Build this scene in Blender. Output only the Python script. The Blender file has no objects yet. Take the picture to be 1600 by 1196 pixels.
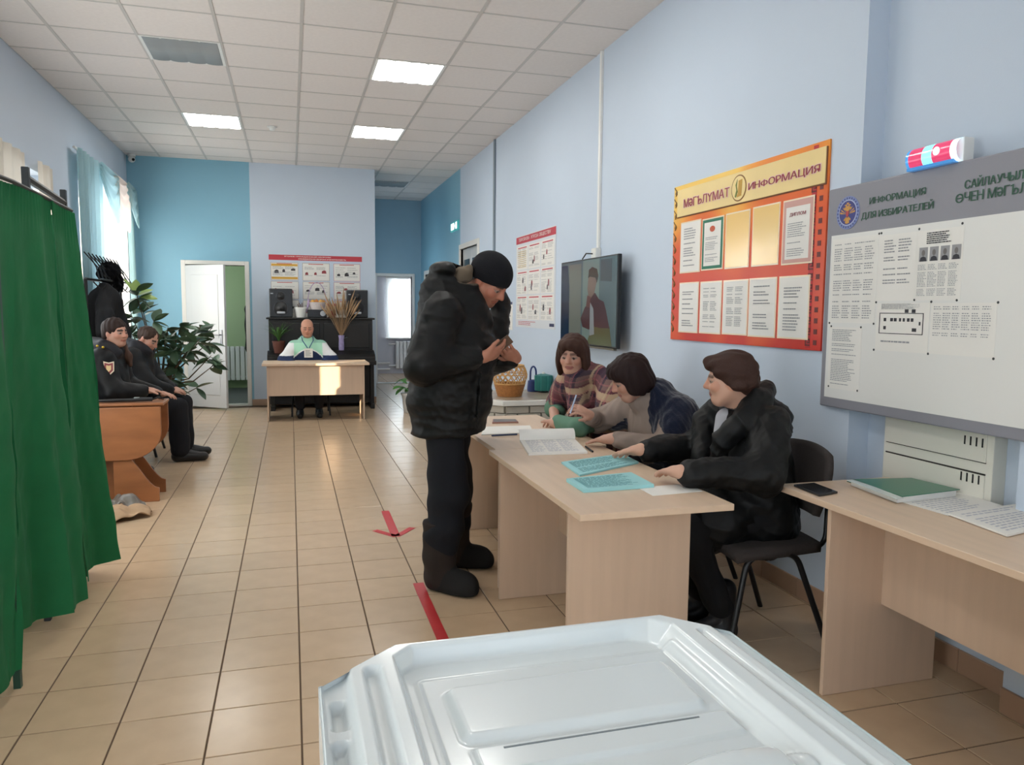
import bpy, bmesh, math, random
import numpy as np
from mathutils import Vector, Matrix

# ------------------------------------------------------------------ camera, world, lights, exposure
scene = bpy.context.scene
C = scene.collection
CAM_Z = 1.4235
F_PX, YAW, PITCH, ROLL = 1189.5, 0.2828, 0.0945, 0.0088
_fw = np.array([math.sin(YAW)*math.cos(PITCH), math.cos(YAW)*math.cos(PITCH), -math.sin(PITCH)])
_rt0 = np.array([math.cos(YAW), -math.sin(YAW), 0.0]); _up0 = np.cross(_rt0, _fw)
_rt = _rt0*math.cos(ROLL) + _up0*math.sin(ROLL)
_up = -_rt0*math.sin(ROLL) + _up0*math.cos(ROLL)
cam_data = bpy.data.cameras.new('camera')
cam_data.sensor_fit = 'HORIZONTAL'; cam_data.sensor_width = 36.0
cam_data.lens = F_PX/1600*36.0
cam_data.clip_start = 0.05; cam_data.clip_end = 100
cam = bpy.data.objects.new('camera', cam_data); C.objects.link(cam)
cam.matrix_world = Matrix(((_rt[0], _up[0], -_fw[0], 0), (_rt[1], _up[1], -_fw[1], 0), (_rt[2], _up[2], -_fw[2], CAM_Z), (0, 0, 0, 1)))
scene.camera = cam

scene.view_settings.view_transform = 'Standard'
scene.view_settings.look = 'None'
scene.view_settings.gamma = 1.0
scene.view_settings.use_curve_mapping = False
scene.view_settings.exposure = 0.24

world = bpy.data.worlds.new('winter_sky'); scene.world = world
world.use_nodes = True
wn = world.node_tree.nodes; wn['Background'].inputs[0].default_value = (0.86, 0.92, 1.0, 1); wn['Background'].inputs[1].default_value = 2.2

SUN_DIR = Vector((0.70, 0.70, -0.215)).normalized()          # travels into the room from the left windows
sd = bpy.data.lights.new('sun', 'SUN'); sd.energy = 14; sd.angle = 0.009; sd.color = (1.0, 0.80, 0.56)
so = bpy.data.objects.new('sun', sd); C.objects.link(so)
so.rotation_euler = SUN_DIR.to_track_quat('-Z', 'Y').to_euler(); so.location = (-8, -2, 6)

def area(name, loc, direction, sx, sy, energy, color):
    d = bpy.data.lights.new(name, 'AREA'); d.shape = 'RECTANGLE'; d.size = sx; d.size_y = sy; d.energy = energy; d.color = color
    o = bpy.data.objects.new(name, d); C.objects.link(o); o.location = loc
    o.rotation_euler = Vector(direction).to_track_quat('-Z', 'Z').to_euler()
    return o
DAY = (0.85, 0.935, 1.0)
# area lamps added as daylight, most hung just inside the windows, before the curtains
area('daylight_window_left_far', (-2.04, 10.3, 1.85), (1, 0, 0.05), 2.2, 1.7, 12, DAY)
area('daylight_window_left_behind_pair', (-2.04, 7.2, 1.75), (1, 0, 0.1), 1.1, 1.5, 12, DAY)
area('daylight_window_left_middle', (-2.04, 4.7, 1.7), (1, 0.05, 0.12), 2.2, 1.6, 52, DAY)
area('daylight_window_left_near', (-2.04, 0.1, 1.7), (1, 0.2, 0.12), 2.2, 1.6, 64, DAY)
area('daylight_window_behind', (0.1, -2.5, 1.75), (0, 1, 0.1), 3.4, 1.7, 3, DAY)
area('daylight_window_end_room', (2.45, 17.3, 1.5), (-0.1, -1, -0.1), 1.1, 1.3, 60, DAY)
area('passage_fill_lamp', (1.27, 13.3, 1.75), (1, 0.1, 0.15), 1.0, 1.2, 9, DAY)  # lamp added to brighten the dim passage
area('green_room_fill_lamp', (-1.9, 13.2, 1.6), (1, 0, 0), 1.0, 1.2, 14, DAY)  # added fill lamp; the green room has no window

# ------------------------------------------------------------------ pixel to place (the distance is always given by X, Y or Z)
def _ray(x, y): return _fw + _rt*(x-800)/F_PX - _up*(y-598)/F_PX
def W(x, y, X=None, Y=None, Z=None):
    r = _ray(x, y)
    if X is not None: k = X/r[0]
    elif Y is not None: k = Y/r[1]
    else: k = (Z-CAM_Z)/r[2]
    return Vector((r[0]*k, r[1]*k, r[2]*k+CAM_Z))

# ------------------------------------------------------------------ materials
def lin(c):
    return tuple(((v/255)/12.92 if v/255 <= 0.04045 else ((v/255+0.055)/1.055)**2.4) for v in c)
MATS = {}
def M(name, rgb=(200, 200, 200), rough=0.6, metal=0.0, spec=0.5, var=0.0, vscale=6.0, stretch=(1, 1, 1), bump=0.0, bscale=60.0,
      emit=0.0, trans=0.0, sheen=0.0, coat=0.0, rand=0.0):
    if name in MATS: return MATS[name]
    m = bpy.data.materials.new(name); m.use_nodes = True; MATS[name] = m
    nt = m.node_tree; b = nt.nodes['Principled BSDF']; L = nt.links
    col = lin(rgb) + (1,)
    b.inputs['Base Color'].default_value = col; b.inputs['Roughness'].default_value = rough
    b.inputs['Metallic'].default_value = metal; b.inputs['Specular IOR Level'].default_value = spec
    if sheen: b.inputs['Sheen Weight'].default_value = sheen
    if coat: b.inputs['Coat Weight'].default_value = coat; b.inputs['Coat Roughness'].default_value = 0.08
    if emit:
        b.inputs['Emission Color'].default_value = col; b.inputs['Emission Strength'].default_value = emit
    tc = mp = None
    if var or bump:
        tc = nt.nodes.new('ShaderNodeTexCoord'); mp = nt.nodes.new('ShaderNodeMapping')
        mp.inputs['Scale'].default_value = stretch; L.new(tc.outputs['Object'], mp.inputs['Vector'])
    out = None
    if var:
        n = nt.nodes.new('ShaderNodeTexNoise'); n.inputs['Scale'].default_value = vscale; n.inputs['Detail'].default_value = 5
        L.new(mp.outputs['Vector'], n.inputs['Vector'])
        mr = nt.nodes.new('ShaderNodeMapRange'); mr.inputs['To Min'].default_value = 1-var; mr.inputs['To Max'].default_value = 1+var
        mr.inputs['From Min'].default_value = 0.25; mr.inputs['From Max'].default_value = 0.75
        L.new(n.outputs['Fac'], mr.inputs['Value']); out = mr.outputs['Result']
    if rand:
        oi = nt.nodes.new('ShaderNodeObjectInfo'); mr2 = nt.nodes.new('ShaderNodeMapRange')
        mr2.inputs['To Min'].default_value = 1-rand; mr2.inputs['To Max'].default_value = 1+rand
        L.new(oi.outputs['Random'], mr2.inputs['Value'])
        if out is not None:
            mm = nt.nodes.new('ShaderNodeMath'); mm.operation = 'MULTIPLY'; L.new(out, mm.inputs[0]); L.new(mr2.outputs['Result'], mm.inputs[1]); out = mm.outputs[0]
        else: out = mr2.outputs['Result']
    if out is not None:
        vm = nt.nodes.new('ShaderNodeVectorMath'); vm.operation = 'SCALE'; vm.inputs[0].default_value = col[:3]
        L.new(out, vm.inputs['Scale']); L.new(vm.outputs['Vector'], b.inputs['Base Color'])
    if bump:
        n2 = nt.nodes.new('ShaderNodeTexNoise'); n2.inputs['Scale'].default_value = bscale; n2.inputs['Detail'].default_value = 4
        L.new(mp.outputs['Vector'], n2.inputs['Vector'])
        bp = nt.nodes.new('ShaderNodeBump'); bp.inputs['Strength'].default_value = bump; bp.inputs['Distance'].default_value = 0.01
        L.new(n2.outputs['Fac'], bp.inputs['Height']); L.new(bp.outputs['Normal'], b.inputs['Normal'])
    if trans:
        tr = nt.nodes.new('ShaderNodeBsdfTranslucent'); tr.inputs['Color'].default_value = col
        mx = nt.nodes.new('ShaderNodeMixShader'); mx.inputs[0].default_value = trans
        o = nt.nodes['Material Output']; L.new(b.outputs[0], mx.inputs[1]); L.new(tr.outputs[0], mx.inputs[2]); L.new(mx.outputs[0], o.inputs[0])
    return m
def glass_mat(name='window_glass', tint=(0.96, 0.98, 1.0)):
    if name in MATS: return MATS[name]
    m = bpy.data.materials.new(name); m.use_nodes = True; MATS[name] = m; nt = m.node_tree
    nt.nodes.remove(nt.nodes['Principled BSDF'])
    t = nt.nodes.new('ShaderNodeBsdfTransparent'); t.inputs[0].default_value = tint + (1,)
    g = nt.nodes.new('ShaderNodeBsdfGlossy'); g.inputs['Roughness'].default_value = 0.03
    mx = nt.nodes.new('ShaderNodeMixShader'); L = nt.links; mx.inputs[0].default_value = 0.05
    L.new(t.outputs[0], mx.inputs[1]); L.new(g.outputs[0], mx.inputs[2])
    L.new(mx.outputs[0], nt.nodes['Material Output'].inputs[0])
    return m
def attr_mat(name, rough=0.55, sss=0.0, spec=0.4):
    if name in MATS: return MATS[name]
    m = bpy.data.materials.new(name); m.use_nodes = True; MATS[name] = m; nt = m.node_tree; b = nt.nodes['Principled BSDF']
    a = nt.nodes.new('ShaderNodeAttribute'); a.attribute_name = 'Col'; nt.links.new(a.outputs['Color'], b.inputs['Base Color'])
    b.inputs['Roughness'].default_value = rough; b.inputs['Specular IOR Level'].default_value = spec
    return m

# ------------------------------------------------------------------ objects
def wloc(o):
    v = Vector((0, 0, 0))
    while o is not None: v = v + Vector(o.location); o = o.parent
    return v
def thing(name, label, cat, loc=(0, 0, 0), group=None):
    o = bpy.data.objects.new(name, None); C.objects.link(o); o.location = loc; o.empty_display_size = 0.1
    o['label'] = label; o['category'] = cat
    if group: o['group'] = group
    return o
def tag(o, label=None, cat=None, group=None, kind=None):
    if label: o['label'] = label
    if cat: o['category'] = cat
    if group: o['group'] = group
    if kind: o['kind'] = kind
    return o
def dup(root, loc=None, rotz=None, label=None):
    r = root.copy(); C.objects.link(r)
    if loc is not None: r.location = loc
    if rotz is not None: r.rotation_euler = (0, 0, rotz)
    if label: r['label'] = label
    for ch in list(root.children):
        c = ch.copy(); C.objects.link(c); c.parent = r
        for g in ch.children:
            d = g.copy(); C.objects.link(d); d.parent = c
    return r
def link(name, me, mat, parent=None, loc=(0, 0, 0), kind=None):
    o = bpy.data.objects.new(name, me); C.objects.link(o); o.location = loc
    if mat is not None and not me.materials: me.materials.append(mat)
    if parent is not None: o.parent = parent
    if kind: o['kind'] = kind
    return o

class B:
    """collects shapes given in world coordinates; build() makes ONE mesh object"""
    def __init__(s): s.bm = bmesh.new()
    def _hull(s, pts, faces):
        vs = [s.bm.verts.new(p) for p in pts]
        for f in faces:
            try: s.bm.faces.new([vs[i] for i in f])
            except ValueError: pass
        return vs
    def box(s, x0, x1, y0, y1, z0, z1):
        s._hull([(x0, y0, z0), (x1, y0, z0), (x1, y1, z0), (x0, y1, z0), (x0, y0, z1), (x1, y0, z1), (x1, y1, z1), (x0, y1, z1)],
                [(0, 3, 2, 1), (4, 5, 6, 7), (0, 1, 5, 4), (1, 2, 6, 5), (2, 3, 7, 6), (3, 0, 4, 7)]); return s
    def obox(s, c, size, R=None):
        c = Vector(c); R = R or Matrix.Identity(3); hx, hy, hz = size[0]/2, size[1]/2, size[2]/2
        pts = [c + R @ Vector(p) for p in [(-hx, -hy, -hz), (hx, -hy, -hz), (hx, hy, -hz), (-hx, hy, -hz), (-hx, -hy, hz), (hx, -hy, hz), (hx, hy, hz), (-hx, hy, hz)]]
        s._hull(pts, [(0, 3, 2, 1), (4, 5, 6, 7), (0, 1, 5, 4), (1, 2, 6, 5), (2, 3, 7, 6), (3, 0, 4, 7)]); return s
    def quad(s, *p): s._hull(p, [tuple(range(len(p)))]); return s
    def tube(s, pts, r, seg=8, cap=True, closed=False):
        pts = [Vector(p) for p in pts]; n = len(pts); rs = r if isinstance(r, (list, tuple)) else [r]*n
        rings = []; ref = None
        for i, p in enumerate(pts):
            a = pts[i-1] if (i > 0 or closed) else p; b = pts[(i+1) % n] if (i < n-1 or closed) else p
            t = (b-a).normalized()
            if ref is None:
                ref = t.cross(Vector((0, 0, 1)))
                if ref.length < 0.1: ref = t.cross(Vector((1, 0, 0)))
            u = (ref - t*ref.dot(t)).normalized(); ref = u; v = t.cross(u)
            rings.append([s.bm.verts.new(p + (u*math.cos(2*math.pi*k/seg) + v*math.sin(2*math.pi*k/seg))*rs[i]) for k in range(seg)])
        m = n if closed else n-1
        for i in range(m):
            A, Bq = rings[i], rings[(i+1) % n]
            for k in range(seg):
                try: s.bm.faces.new([A[k], A[(k+1) % seg], Bq[(k+1) % seg], Bq[k]])
                except ValueError: pass
        if cap and not closed:
            s.bm.faces.new(rings[0][::-1]); s.bm.faces.new(rings[-1])
        return s
    def lathe(s, prof, c=(0, 0, 0), seg=20, sx=1.0, sy=1.0, a0=0.0):
        c = Vector(c); rings = []
        for r, z in prof:
            if r < 1e-5: rings.append([s.bm.verts.new(c + Vector((0, 0, z)))])
            else: rings.append([s.bm.verts.new(c + Vector((r*sx*math.cos(a0+2*math.pi*k/seg), r*sy*math.sin(a0+2*math.pi*k/seg), z))) for k in range(seg)])
        for A, Bq in zip(rings[:-1], rings[1:]):
            for k in range(seg):
                f = [A[k % len(A)], A[(k+1) % len(A)], Bq[(k+1) % len(Bq)], Bq[k % len(Bq)]]
                g = []
                for q in f:
                    if q not in g: g.append(q)
                if len(g) > 2:
                    try: s.bm.faces.new(g)
                    except ValueError: pass
        return s
    def prism(s, poly, o, u, v, depth):
        """2-D polygon poly in the frame o + a*u + b*v, given a thickness along u x v (depth may be negative)"""
        o, u, v = Vector(o), Vector(u), Vector(v); n = u.cross(v).normalized()*depth
        a = [s.bm.verts.new(o + u*p[0] + v*p[1]) for p in poly]; b = [s.bm.verts.new(q.co + n) for q in a]
        s.bm.faces.new(a[::-1]); s.bm.faces.new(b); k = len(a)
        for i in range(k): s.bm.faces.new([a[i], a[(i+1) % k], b[(i+1) % k], b[i]])
        return s
    def grid(s, fn, nu, nv, closed_u=False):
        vs = [[s.bm.verts.new(fn(i/(nu if closed_u else nu-1) if nu > 1 else 0, j/(nv-1))) for j in range(nv)] for i in range(nu)]
        for i in range(nu if closed_u else nu-1):
            for j in range(nv-1):
                s.bm.faces.new([vs[i][j], vs[(i+1) % nu][j], vs[(i+1) % nu][j+1], vs[i][j+1]])
        return s
    def ball(s, c, r, sub=2, sx=1, sy=1, sz=1, R=None):
        m = Matrix.Translation(Vector(c)) @ ((R.to_4x4() if R else Matrix.Identity(4)) @ Matrix.Diagonal((r*sx, r*sy, r*sz, 1)))
        bmesh.ops.create_icosphere(s.bm, subdivisions=sub, radius=1, matrix=m); return s
    def build(s, name, mat, parent=None, bevel=0.0, seg=2, smooth=False, solid=0.0, origin=None, kind=None, label=None):
        bm = s.bm
        bmesh.ops.recalc_face_normals(bm, faces=bm.faces)
        if solid:
            me0 = None
            bmesh.ops.solidify(bm, geom=list(bm.faces), thickness=solid)
            bmesh.ops.recalc_face_normals(bm, faces=bm.faces)
        if bevel:
            es = [e for e in bm.edges if len(e.link_faces) == 2 and e.calc_face_angle(0) > 0.5]
            bmesh.ops.bevel(bm, geom=es, offset=bevel, segments=seg, profile=0.5, affect='EDGES', clamp_overlap=True)
        off = wloc(parent) if parent is not None else Vector((0, 0, 0))
        loc = Vector(origin) if origin is not None else off
        if origin is not None and parent is not None: loc = Vector(origin)
        bmesh.ops.translate(bm, verts=bm.verts, vec=-loc)
        me = bpy.data.meshes.new(name); bm.to_mesh(me); bm.free()
        if smooth: me.shade_smooth()
        o = link(name, me, mat, parent, loc=(loc-off), kind=kind)
        if smooth == 'auto':
            try: me.set_sharp_from_angle(angle=math.radians(40))
            except Exception: pass
        if label: o['label'] = label
        return o
def bx(name, mat, x0, x1, y0, y1, z0, z1, parent=None, bevel=0.0, **k):
    return B().box(min(x0, x1), max(x0, x1), min(y0, y1), max(y0, y1), min(z0, z1), max(z0, z1)).build(name, mat, parent, bevel=bevel, **k)
def share(name, proto, parent, loc):
    o = bpy.data.objects.new(name, proto.data); C.objects.link(o); o.parent = parent; o.location = Vector(loc) - wloc(parent); return o
def rotz(a): return Matrix.Rotation(a, 3, 'Z')

# flat lettering: glyphs of the built-in font, set one by one and fitted into a rectangle o + a*u + b*v
GLYPHS = {}
def _raw(ch):
    cu = bpy.data.curves.new('glyph', 'FONT'); cu.body = ch; cu.resolution_u = 3
    t = bpy.data.objects.new('tmp_text', cu); C.objects.link(t)
    dg = bpy.context.evaluated_depsgraph_get(); me = bpy.data.meshes.new_from_object(t.evaluated_get(dg))
    vs = np.array([v.co[:2] for v in me.vertices]).reshape(-1, 2); fs = [tuple(p.vertices) for p in me.polygons]
    bpy.data.objects.remove(t); bpy.data.curves.remove(cu); bpy.data.meshes.remove(me)
    return vs, fs
def glyph(ch):
    if ch in GLYPHS: return GLYPHS[ch]
    def bar(vs, fs, x0, x1, y0, y1):
        n = len(vs); return np.concatenate([vs, [(x0, y0), (x1, y0), (x1, y1), (x0, y1)]]), fs+[(n, n+1, n+2, n+3)]
    H = 0.73 if ch == 'H' else GLYPHS.get('capH') or GLYPHS.setdefault('capH', float(_raw('H')[0][:, 1].max()))
    sub = {'Ф': 'O', 'Ө': 'O', 'Ъ': 'Ь', 'Ә': 'e', 'Ү': 'Y'}.get(ch, ch)
    vs, fs = _raw(sub); st = H*0.13
    if ch == 'Ф':
        c = (vs[:, 1].max()+vs[:, 1].min())/2; vs = np.stack([vs[:, 0], (vs[:, 1]-c)*0.74+c], 1); x = (vs[:, 0].max()+vs[:, 0].min())/2; vs, fs = bar(vs, fs, x-st/2, x+st/2, 0, H)
    if ch == 'Ө': y = H/2; x0, x1 = vs[:, 0].min()+st*0.8, vs[:, 0].max()-st*0.8; vs, fs = bar(vs, fs, x0, x1, y-st/2, y+st/2)
    if ch == 'Ъ': x0 = vs[:, 0].min(); vs, fs = bar(vs, fs, x0-H*0.2, x0, H-st, H)
    if ch == 'Ә':
        mn, mx = vs.min(0), vs.max(0); vs = np.stack([mx[0]-vs[:, 0], (mx[1]-vs[:, 1])/(mx[1]-mn[1])*H], 1); vs[:, 0] *= 1.2
    vs = vs-np.array([vs[:, 0].min(), 0]); GLYPHS[ch] = (vs, fs, float(vs[:, 0].max())); return GLYPHS[ch]
def lettering(name, text, o, u, v, w, h, mat, parent, thick=0.001, bold=0.0, shear=0.0):
    pts, faces, x = [], [], 0.0
    for ch in text:
        if ch == ' ': x += 0.28; continue
        vs, fs, wd = glyph(ch); n = len(pts); pts += [(p[0]+x, p[1]) for p in vs]; faces += [tuple(i+n for i in f) for f in fs]; x += wd+0.085
    co = np.array(pts); mn, mx = co.min(0), co.max(0)
    a = (co[:, 0]-mn[0])/(mx[0]-mn[0])*w; b = (co[:, 1]-mn[1])/(mx[1]-mn[1])*h
    o, u, v = Vector(o), Vector(u).normalized(), Vector(v).normalized(); nn = u.cross(v); off = np.array(wloc(parent)); VV = []; FF = []
    for k, du in enumerate((0.0,) if not bold else (-bold*h, 0.0, bold*h)):       # heavier strokes: the same letters set twice more, a hair apart
        P = np.array(o)[None] + (a+du)[:, None]*np.array(u)[None] + b[:, None]*np.array(v)[None] + np.array(nn)[None]*(thick+0.0004*k) - off[None]
        for q, f in enumerate(faces):                                             # no two faces share a plane
            FF.append(tuple(range(len(VV), len(VV)+len(f)))); VV += [tuple(P[i]+np.array(nn)*((q*7) % 61)*6e-6) for i in f]
    m2 = bpy.data.meshes.new(name); m2.from_pydata(VV, [], FF); m2.update()
    return link(name, m2, mat, parent)
# rows of small print on a sheet: one mesh of thin bars (too small to read in the photograph)
def print_rows(name, o, u, v, w, h, rows, mat, parent, seed=1, fill=0.55, gap=0.12, lift=0.0012, cols=1):
    rnd = random.Random(seed); b = B(); o, u, v = Vector(o), Vector(u).normalized(), Vector(v).normalized(); n = u.cross(v)*lift
    rh = h/rows; cw = w/cols
    for i in range(rows):
        if rnd.random() < gap: continue
        for c in range(cols):
            x = c*cw + cw*0.04; end = (c+1)*cw - cw*0.06 - rnd.random()*cw*0.3
            while x < end:
                l = min(end-x, w*rnd.uniform(0.03, 0.11)/max(1, cols*0.5)); y = h - (i+0.5)*rh
                hh = rh*fill/2
                b.quad(o+u*x+v*(y-hh)+n, o+u*(x+l)+v*(y-hh)+n, o+u*(x+l)+v*(y+hh)+n, o+u*x+v*(y+hh)+n)
                x += l + w*0.012
    return b.build(name, mat, parent, kind='stuff')
# ------------------------------------------------------------------ the room
XL, XR, YB, YF, ZC = -2.12, 2.43, 11.68, -2.6, 3.486
YE = 14.7                                            # end wall of the passage
U_R, V_R = Vector((0, -1, 0)), Vector((0, 0, 1))       # right wall: reading direction and up
U_B = Vector((1, 0, 0))
m_pale = M('pale_blue_paint', (197, 210, 225), 0.55, var=0.015, vscale=2.0, bump=0.05, bscale=180)
m_blue = M('sky_blue_paint', (130, 180, 202), 0.5, var=0.02, vscale=2.0, bump=0.05, bscale=180)
m_green = M('green_room_paint', (172, 194, 150), 0.6)
m_white = M('white_plastic_gloss', (232, 232, 228), 0.3)
m_frame = M('white_door_frame', (226, 224, 218), 0.35)
m_grout = M('floor_grout', (96, 78, 62), 0.9)
m_tile = M('beige_floor_tile', (194, 168, 139), 0.22, spec=0.5, var=0.05, vscale=9, bump=0.012, bscale=30, rand=0.035)
m_base = M('baseboard_tile', (168, 136, 112), 0.3, var=0.05, rand=0.04)
m_ceil = M('ceiling_panel', (228, 222, 218), 0.95, var=0.03, vscale=30, bump=0.1, bscale=120, rand=0.02)
m_rail = M('ceiling_rail', (196, 192, 188), 0.5)
m_dim = M('dim_ceiling_panel', (150, 156, 158), 0.5, var=0.03)

def struct(o): o['kind'] = 'structure'; return o
def wall(name, mat, axis, p0, p1, a0, a1, z0=0.0, z1=ZC+0.12, holes=()):
    """wall slab between planes p0..p1 on the axis, spanning a0..a1, with rectangular holes (a0,a1,z0,z1)"""
    b = B(); cuts = sorted({a0, a1} | {h[0] for h in holes} | {h[1] for h in holes})
    for s, e in zip(cuts[:-1], cuts[1:]):
        hs = sorted([(h[2], h[3]) for h in holes if h[0] <= s+1e-6 and h[1] >= e-1e-6]); z = z0
        for (q0, q1) in hs + [(z1, z1)]:
            if q0 > z+1e-6:
                if axis == 'x': b.box(p0, p1, s, e, z, q0)
                else: b.box(s, e, p0, p1, z, q0)
            z = max(z, q1)
    o = b.build(name, mat); return struct(o)

WIN1 = (9.1, 11.35, 0.95, 2.75); WINS = (6.75, 7.95, 0.9, 2.6); WINM = (3.6, 5.8, 0.9, 2.5); WINN = (-1.0, 1.2, 0.9, 2.5); WINF = (-1.6, 1.8, 0.9, 2.6)
wall('wall_left', m_pale, 'x', XL-0.35, XL, YF, YB, holes=(WIN1, WINS, WINM, WINN))
wall('wall_front', m_pale, 'y', YF-0.3, YF, XL-0.35, XR+0.4, holes=(WINF,))
DOORX = (-1.41, -0.62)
wall('wall_back', m_pale, 'y', YB, YB+0.16, -0.53, 1.238)
o = wall('wall_back_blue', m_blue, 'y', YB, YB+0.16, XL-0.35, -0.53, holes=((DOORX[0], DOORX[1], 0.0, 2.03),)); o['label'] = 'sky blue painted stretch of the back wall around the door'
wall('wall_passage_left', m_pale, 'x', 1.10, 1.238, YB+0.16, YE, holes=((12.75, 13.85, 1.1, 2.4),))  # hole made for the added passage window
wall('wall_passage_end', M('passage_blue_paint', (142, 176, 194), 0.5, var=0.02), 'y', YE, YE+0.14, 1.10, XR+0.4, holes=((1.585, 2.25, 0.0, 2.05),))
DOORR = (10.04, 11.12)
wall('wall_right', m_pale, 'x', XR, XR+0.35, 2.868, 11.17, holes=((DOORR[0], DOORR[1], 0.0, 2.31),))
wall('wall_right_blue', m_blue, 'x', XR, XR+0.35, 11.17, YE, holes=((13.25, 14.2, 0.0, 2.07),))
wall('wall_right_niche', m_pale, 'x', XR+0.11, XR+0.35, 2.02, 2.868)
wall('wall_right_near', m_pale, 'x', XR, XR+0.35, YF, 2.02)
# rooms behind the doors
b = B(); b.box(XL-0.35, -0.1, 14.35, 14.45, 0, 2.9); b.box(XL-0.45, XL-0.35, YB+0.16, 14.45, 0, 2.9); b.box(-0.2, -0.1, YB+0.16, 14.45, 0, 2.9)
o = struct(b.build('wall_green_room', m_green)); o['label'] = 'light green walls of the room behind the open door'
o = struct(bx('ceiling_green_room', m_ceil, XL-0.45, -0.1, YB+0.16, 14.45, 2.9, 3.0))
o = struct(bx('floor_green_room', M('dark_grey_linoleum', (74, 78, 82), 0.35, var=0.1), XL-0.45, -0.1, YB, 14.45, -0.06, 0.004))
b = B(); b.box(1.0, 1.1, YE+0.14, 17.0, 0, 2.9); b.box(3.2, 3.3, YE+0.14, 17.0, 0, 2.9)
struct(b.build('wall_end_room', M('end_room_paint', (200, 200, 206), 0.6)))
WINE = (2.06, 2.95, 0.80, 2.08)
wall('wall_end_room_back', M('end_room_paint'), 'y', 17.0, 17.2, 1.0, 3.3, 0, 2.9, holes=(WINE,))
struct(bx('ceiling_end_room', m_ceil, 1.0, 3.3, YE+0.14, 17.2, 2.9, 3.0))

# floor: slab of grout with single tiles on it
TX0, TY0, TS = -0.8891, 2.7698, 0.30
floor = struct(bx('floor', m_grout, XL-0.1, XR+1.0, YF, 17.2, -0.08, -0.004))
def tile_proto(name, mat, sx, sy, h, bev):
    b = B(); b.box(-sx/2, sx/2, -sy/2, sy/2, -h, 0)
    top = [f for f in b.bm.faces if f.calc_center_median().z > -1e-6]
    bmesh.ops.bevel(b.bm, geom=list(top[0].edges), offset=bev, segments=1, affect='EDGES')
    bot = [f for f in b.bm.faces if f.calc_center_median().z < -h+1e-6]
    bmesh.ops.delete(b.bm, geom=bot, context='FACES')
    bmesh.ops.recalc_face_normals(b.bm, faces=b.bm.faces)
    me = bpy.data.meshes.new(name); b.bm.to_mesh(me); b.bm.free(); me.materials.append(mat)
    return me
tile_me = tile_proto('tile', m_tile, TS-0.006, TS-0.006, 0.010, 0.0015)
cells = []
for i in range(-6, 14):
    for j in range(-18, 49):
        x = TX0 + (i+0.5)*TS; y = TY0 + (j+0.5)*TS
        if x-TS/2 < XL-TS*0.98 or x+TS/2 > XR+0.35: continue
        if y > YB-0.15 and x < 1.238: continue
        if y > YE-0.1 and not (1.0 < x < 3.3): continue
        # how large it shows in the photograph
        v = np.array([x, y, -CAM_Z]); d = v @ _fw; vis = 0
        if d > 0.3:
            px, py = 800+F_PX*(v @ _rt)/d, 598-F_PX*(v @ _up)/d
            if -60 < px < 1660 and py < 1240: vis = 1/(d*d*d)
            if py > 1010 and px > 640 and px < 1380 and py > 900+0.0*px: vis *= 0.02      # under the ballot box
            if px < 165 and py < 870: vis *= 0.02                          # behind the booth
        cells.append((vis, x, y))
cells.sort(reverse=True)
for k, (vis, x, y) in enumerate(cells[:300]):
    o = link('tile', tile_me, None, floor, loc=(x, y, 0))
b = B()
for vis, x, y in cells[300:]:
    b.box(x-TS/2+0.003, x+TS/2-0.003, y-TS/2+0.003, y+TS/2-0.003, -0.010, 0)
o = b.build('tiles_beyond', m_tile, floor, kind='stuff')

# baseboards of single ceramic pieces
def baseboard(name, axis, p, sgn, a0, a1, h=0.095, t=0.012):
    e = thing_struct(name, (p, a0, 0) if axis == 'x' else (a0, p, 0))
    n = max(1, round((a1-a0)/0.30)); L = (a1-a0)/n
    for k in range(n):
        s, f = a0+k*L+0.0012, a0+(k+1)*L-0.0012
        if axis == 'x': bx('tile', m_base, p, p+sgn*t, s, f, 0.0005, h, e, bevel=0.002, seg=1)
        else: bx('tile', m_base, s, f, p, p+sgn*t, 0.0005, h, e, bevel=0.002, seg=1)
def thing_struct(name, loc):
    o = bpy.data.objects.new(name, None); C.objects.link(o); o.location = loc; o['kind'] = 'structure'; return o
baseboard('baseboard_right', 'x', XR, -1, 2.868, 9.98)
baseboard('baseboard_niche', 'x', XR+0.11, -1, 2.02, 2.868)
baseboard('baseboard_right_near', 'x', XR, -1, 0.2, 2.02)
baseboard('baseboard_back', 'y', YB, -1, -0.56, 1.238)
baseboard('baseboard_back_blue', 'y', YB, -1, XL, -1.47)
baseboard('baseboard_left', 'x', XL, 1, 2.0, YB-0.02)
baseboard('baseboard_passage', 'y', YE, -1, 1.24, 1.53)
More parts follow.
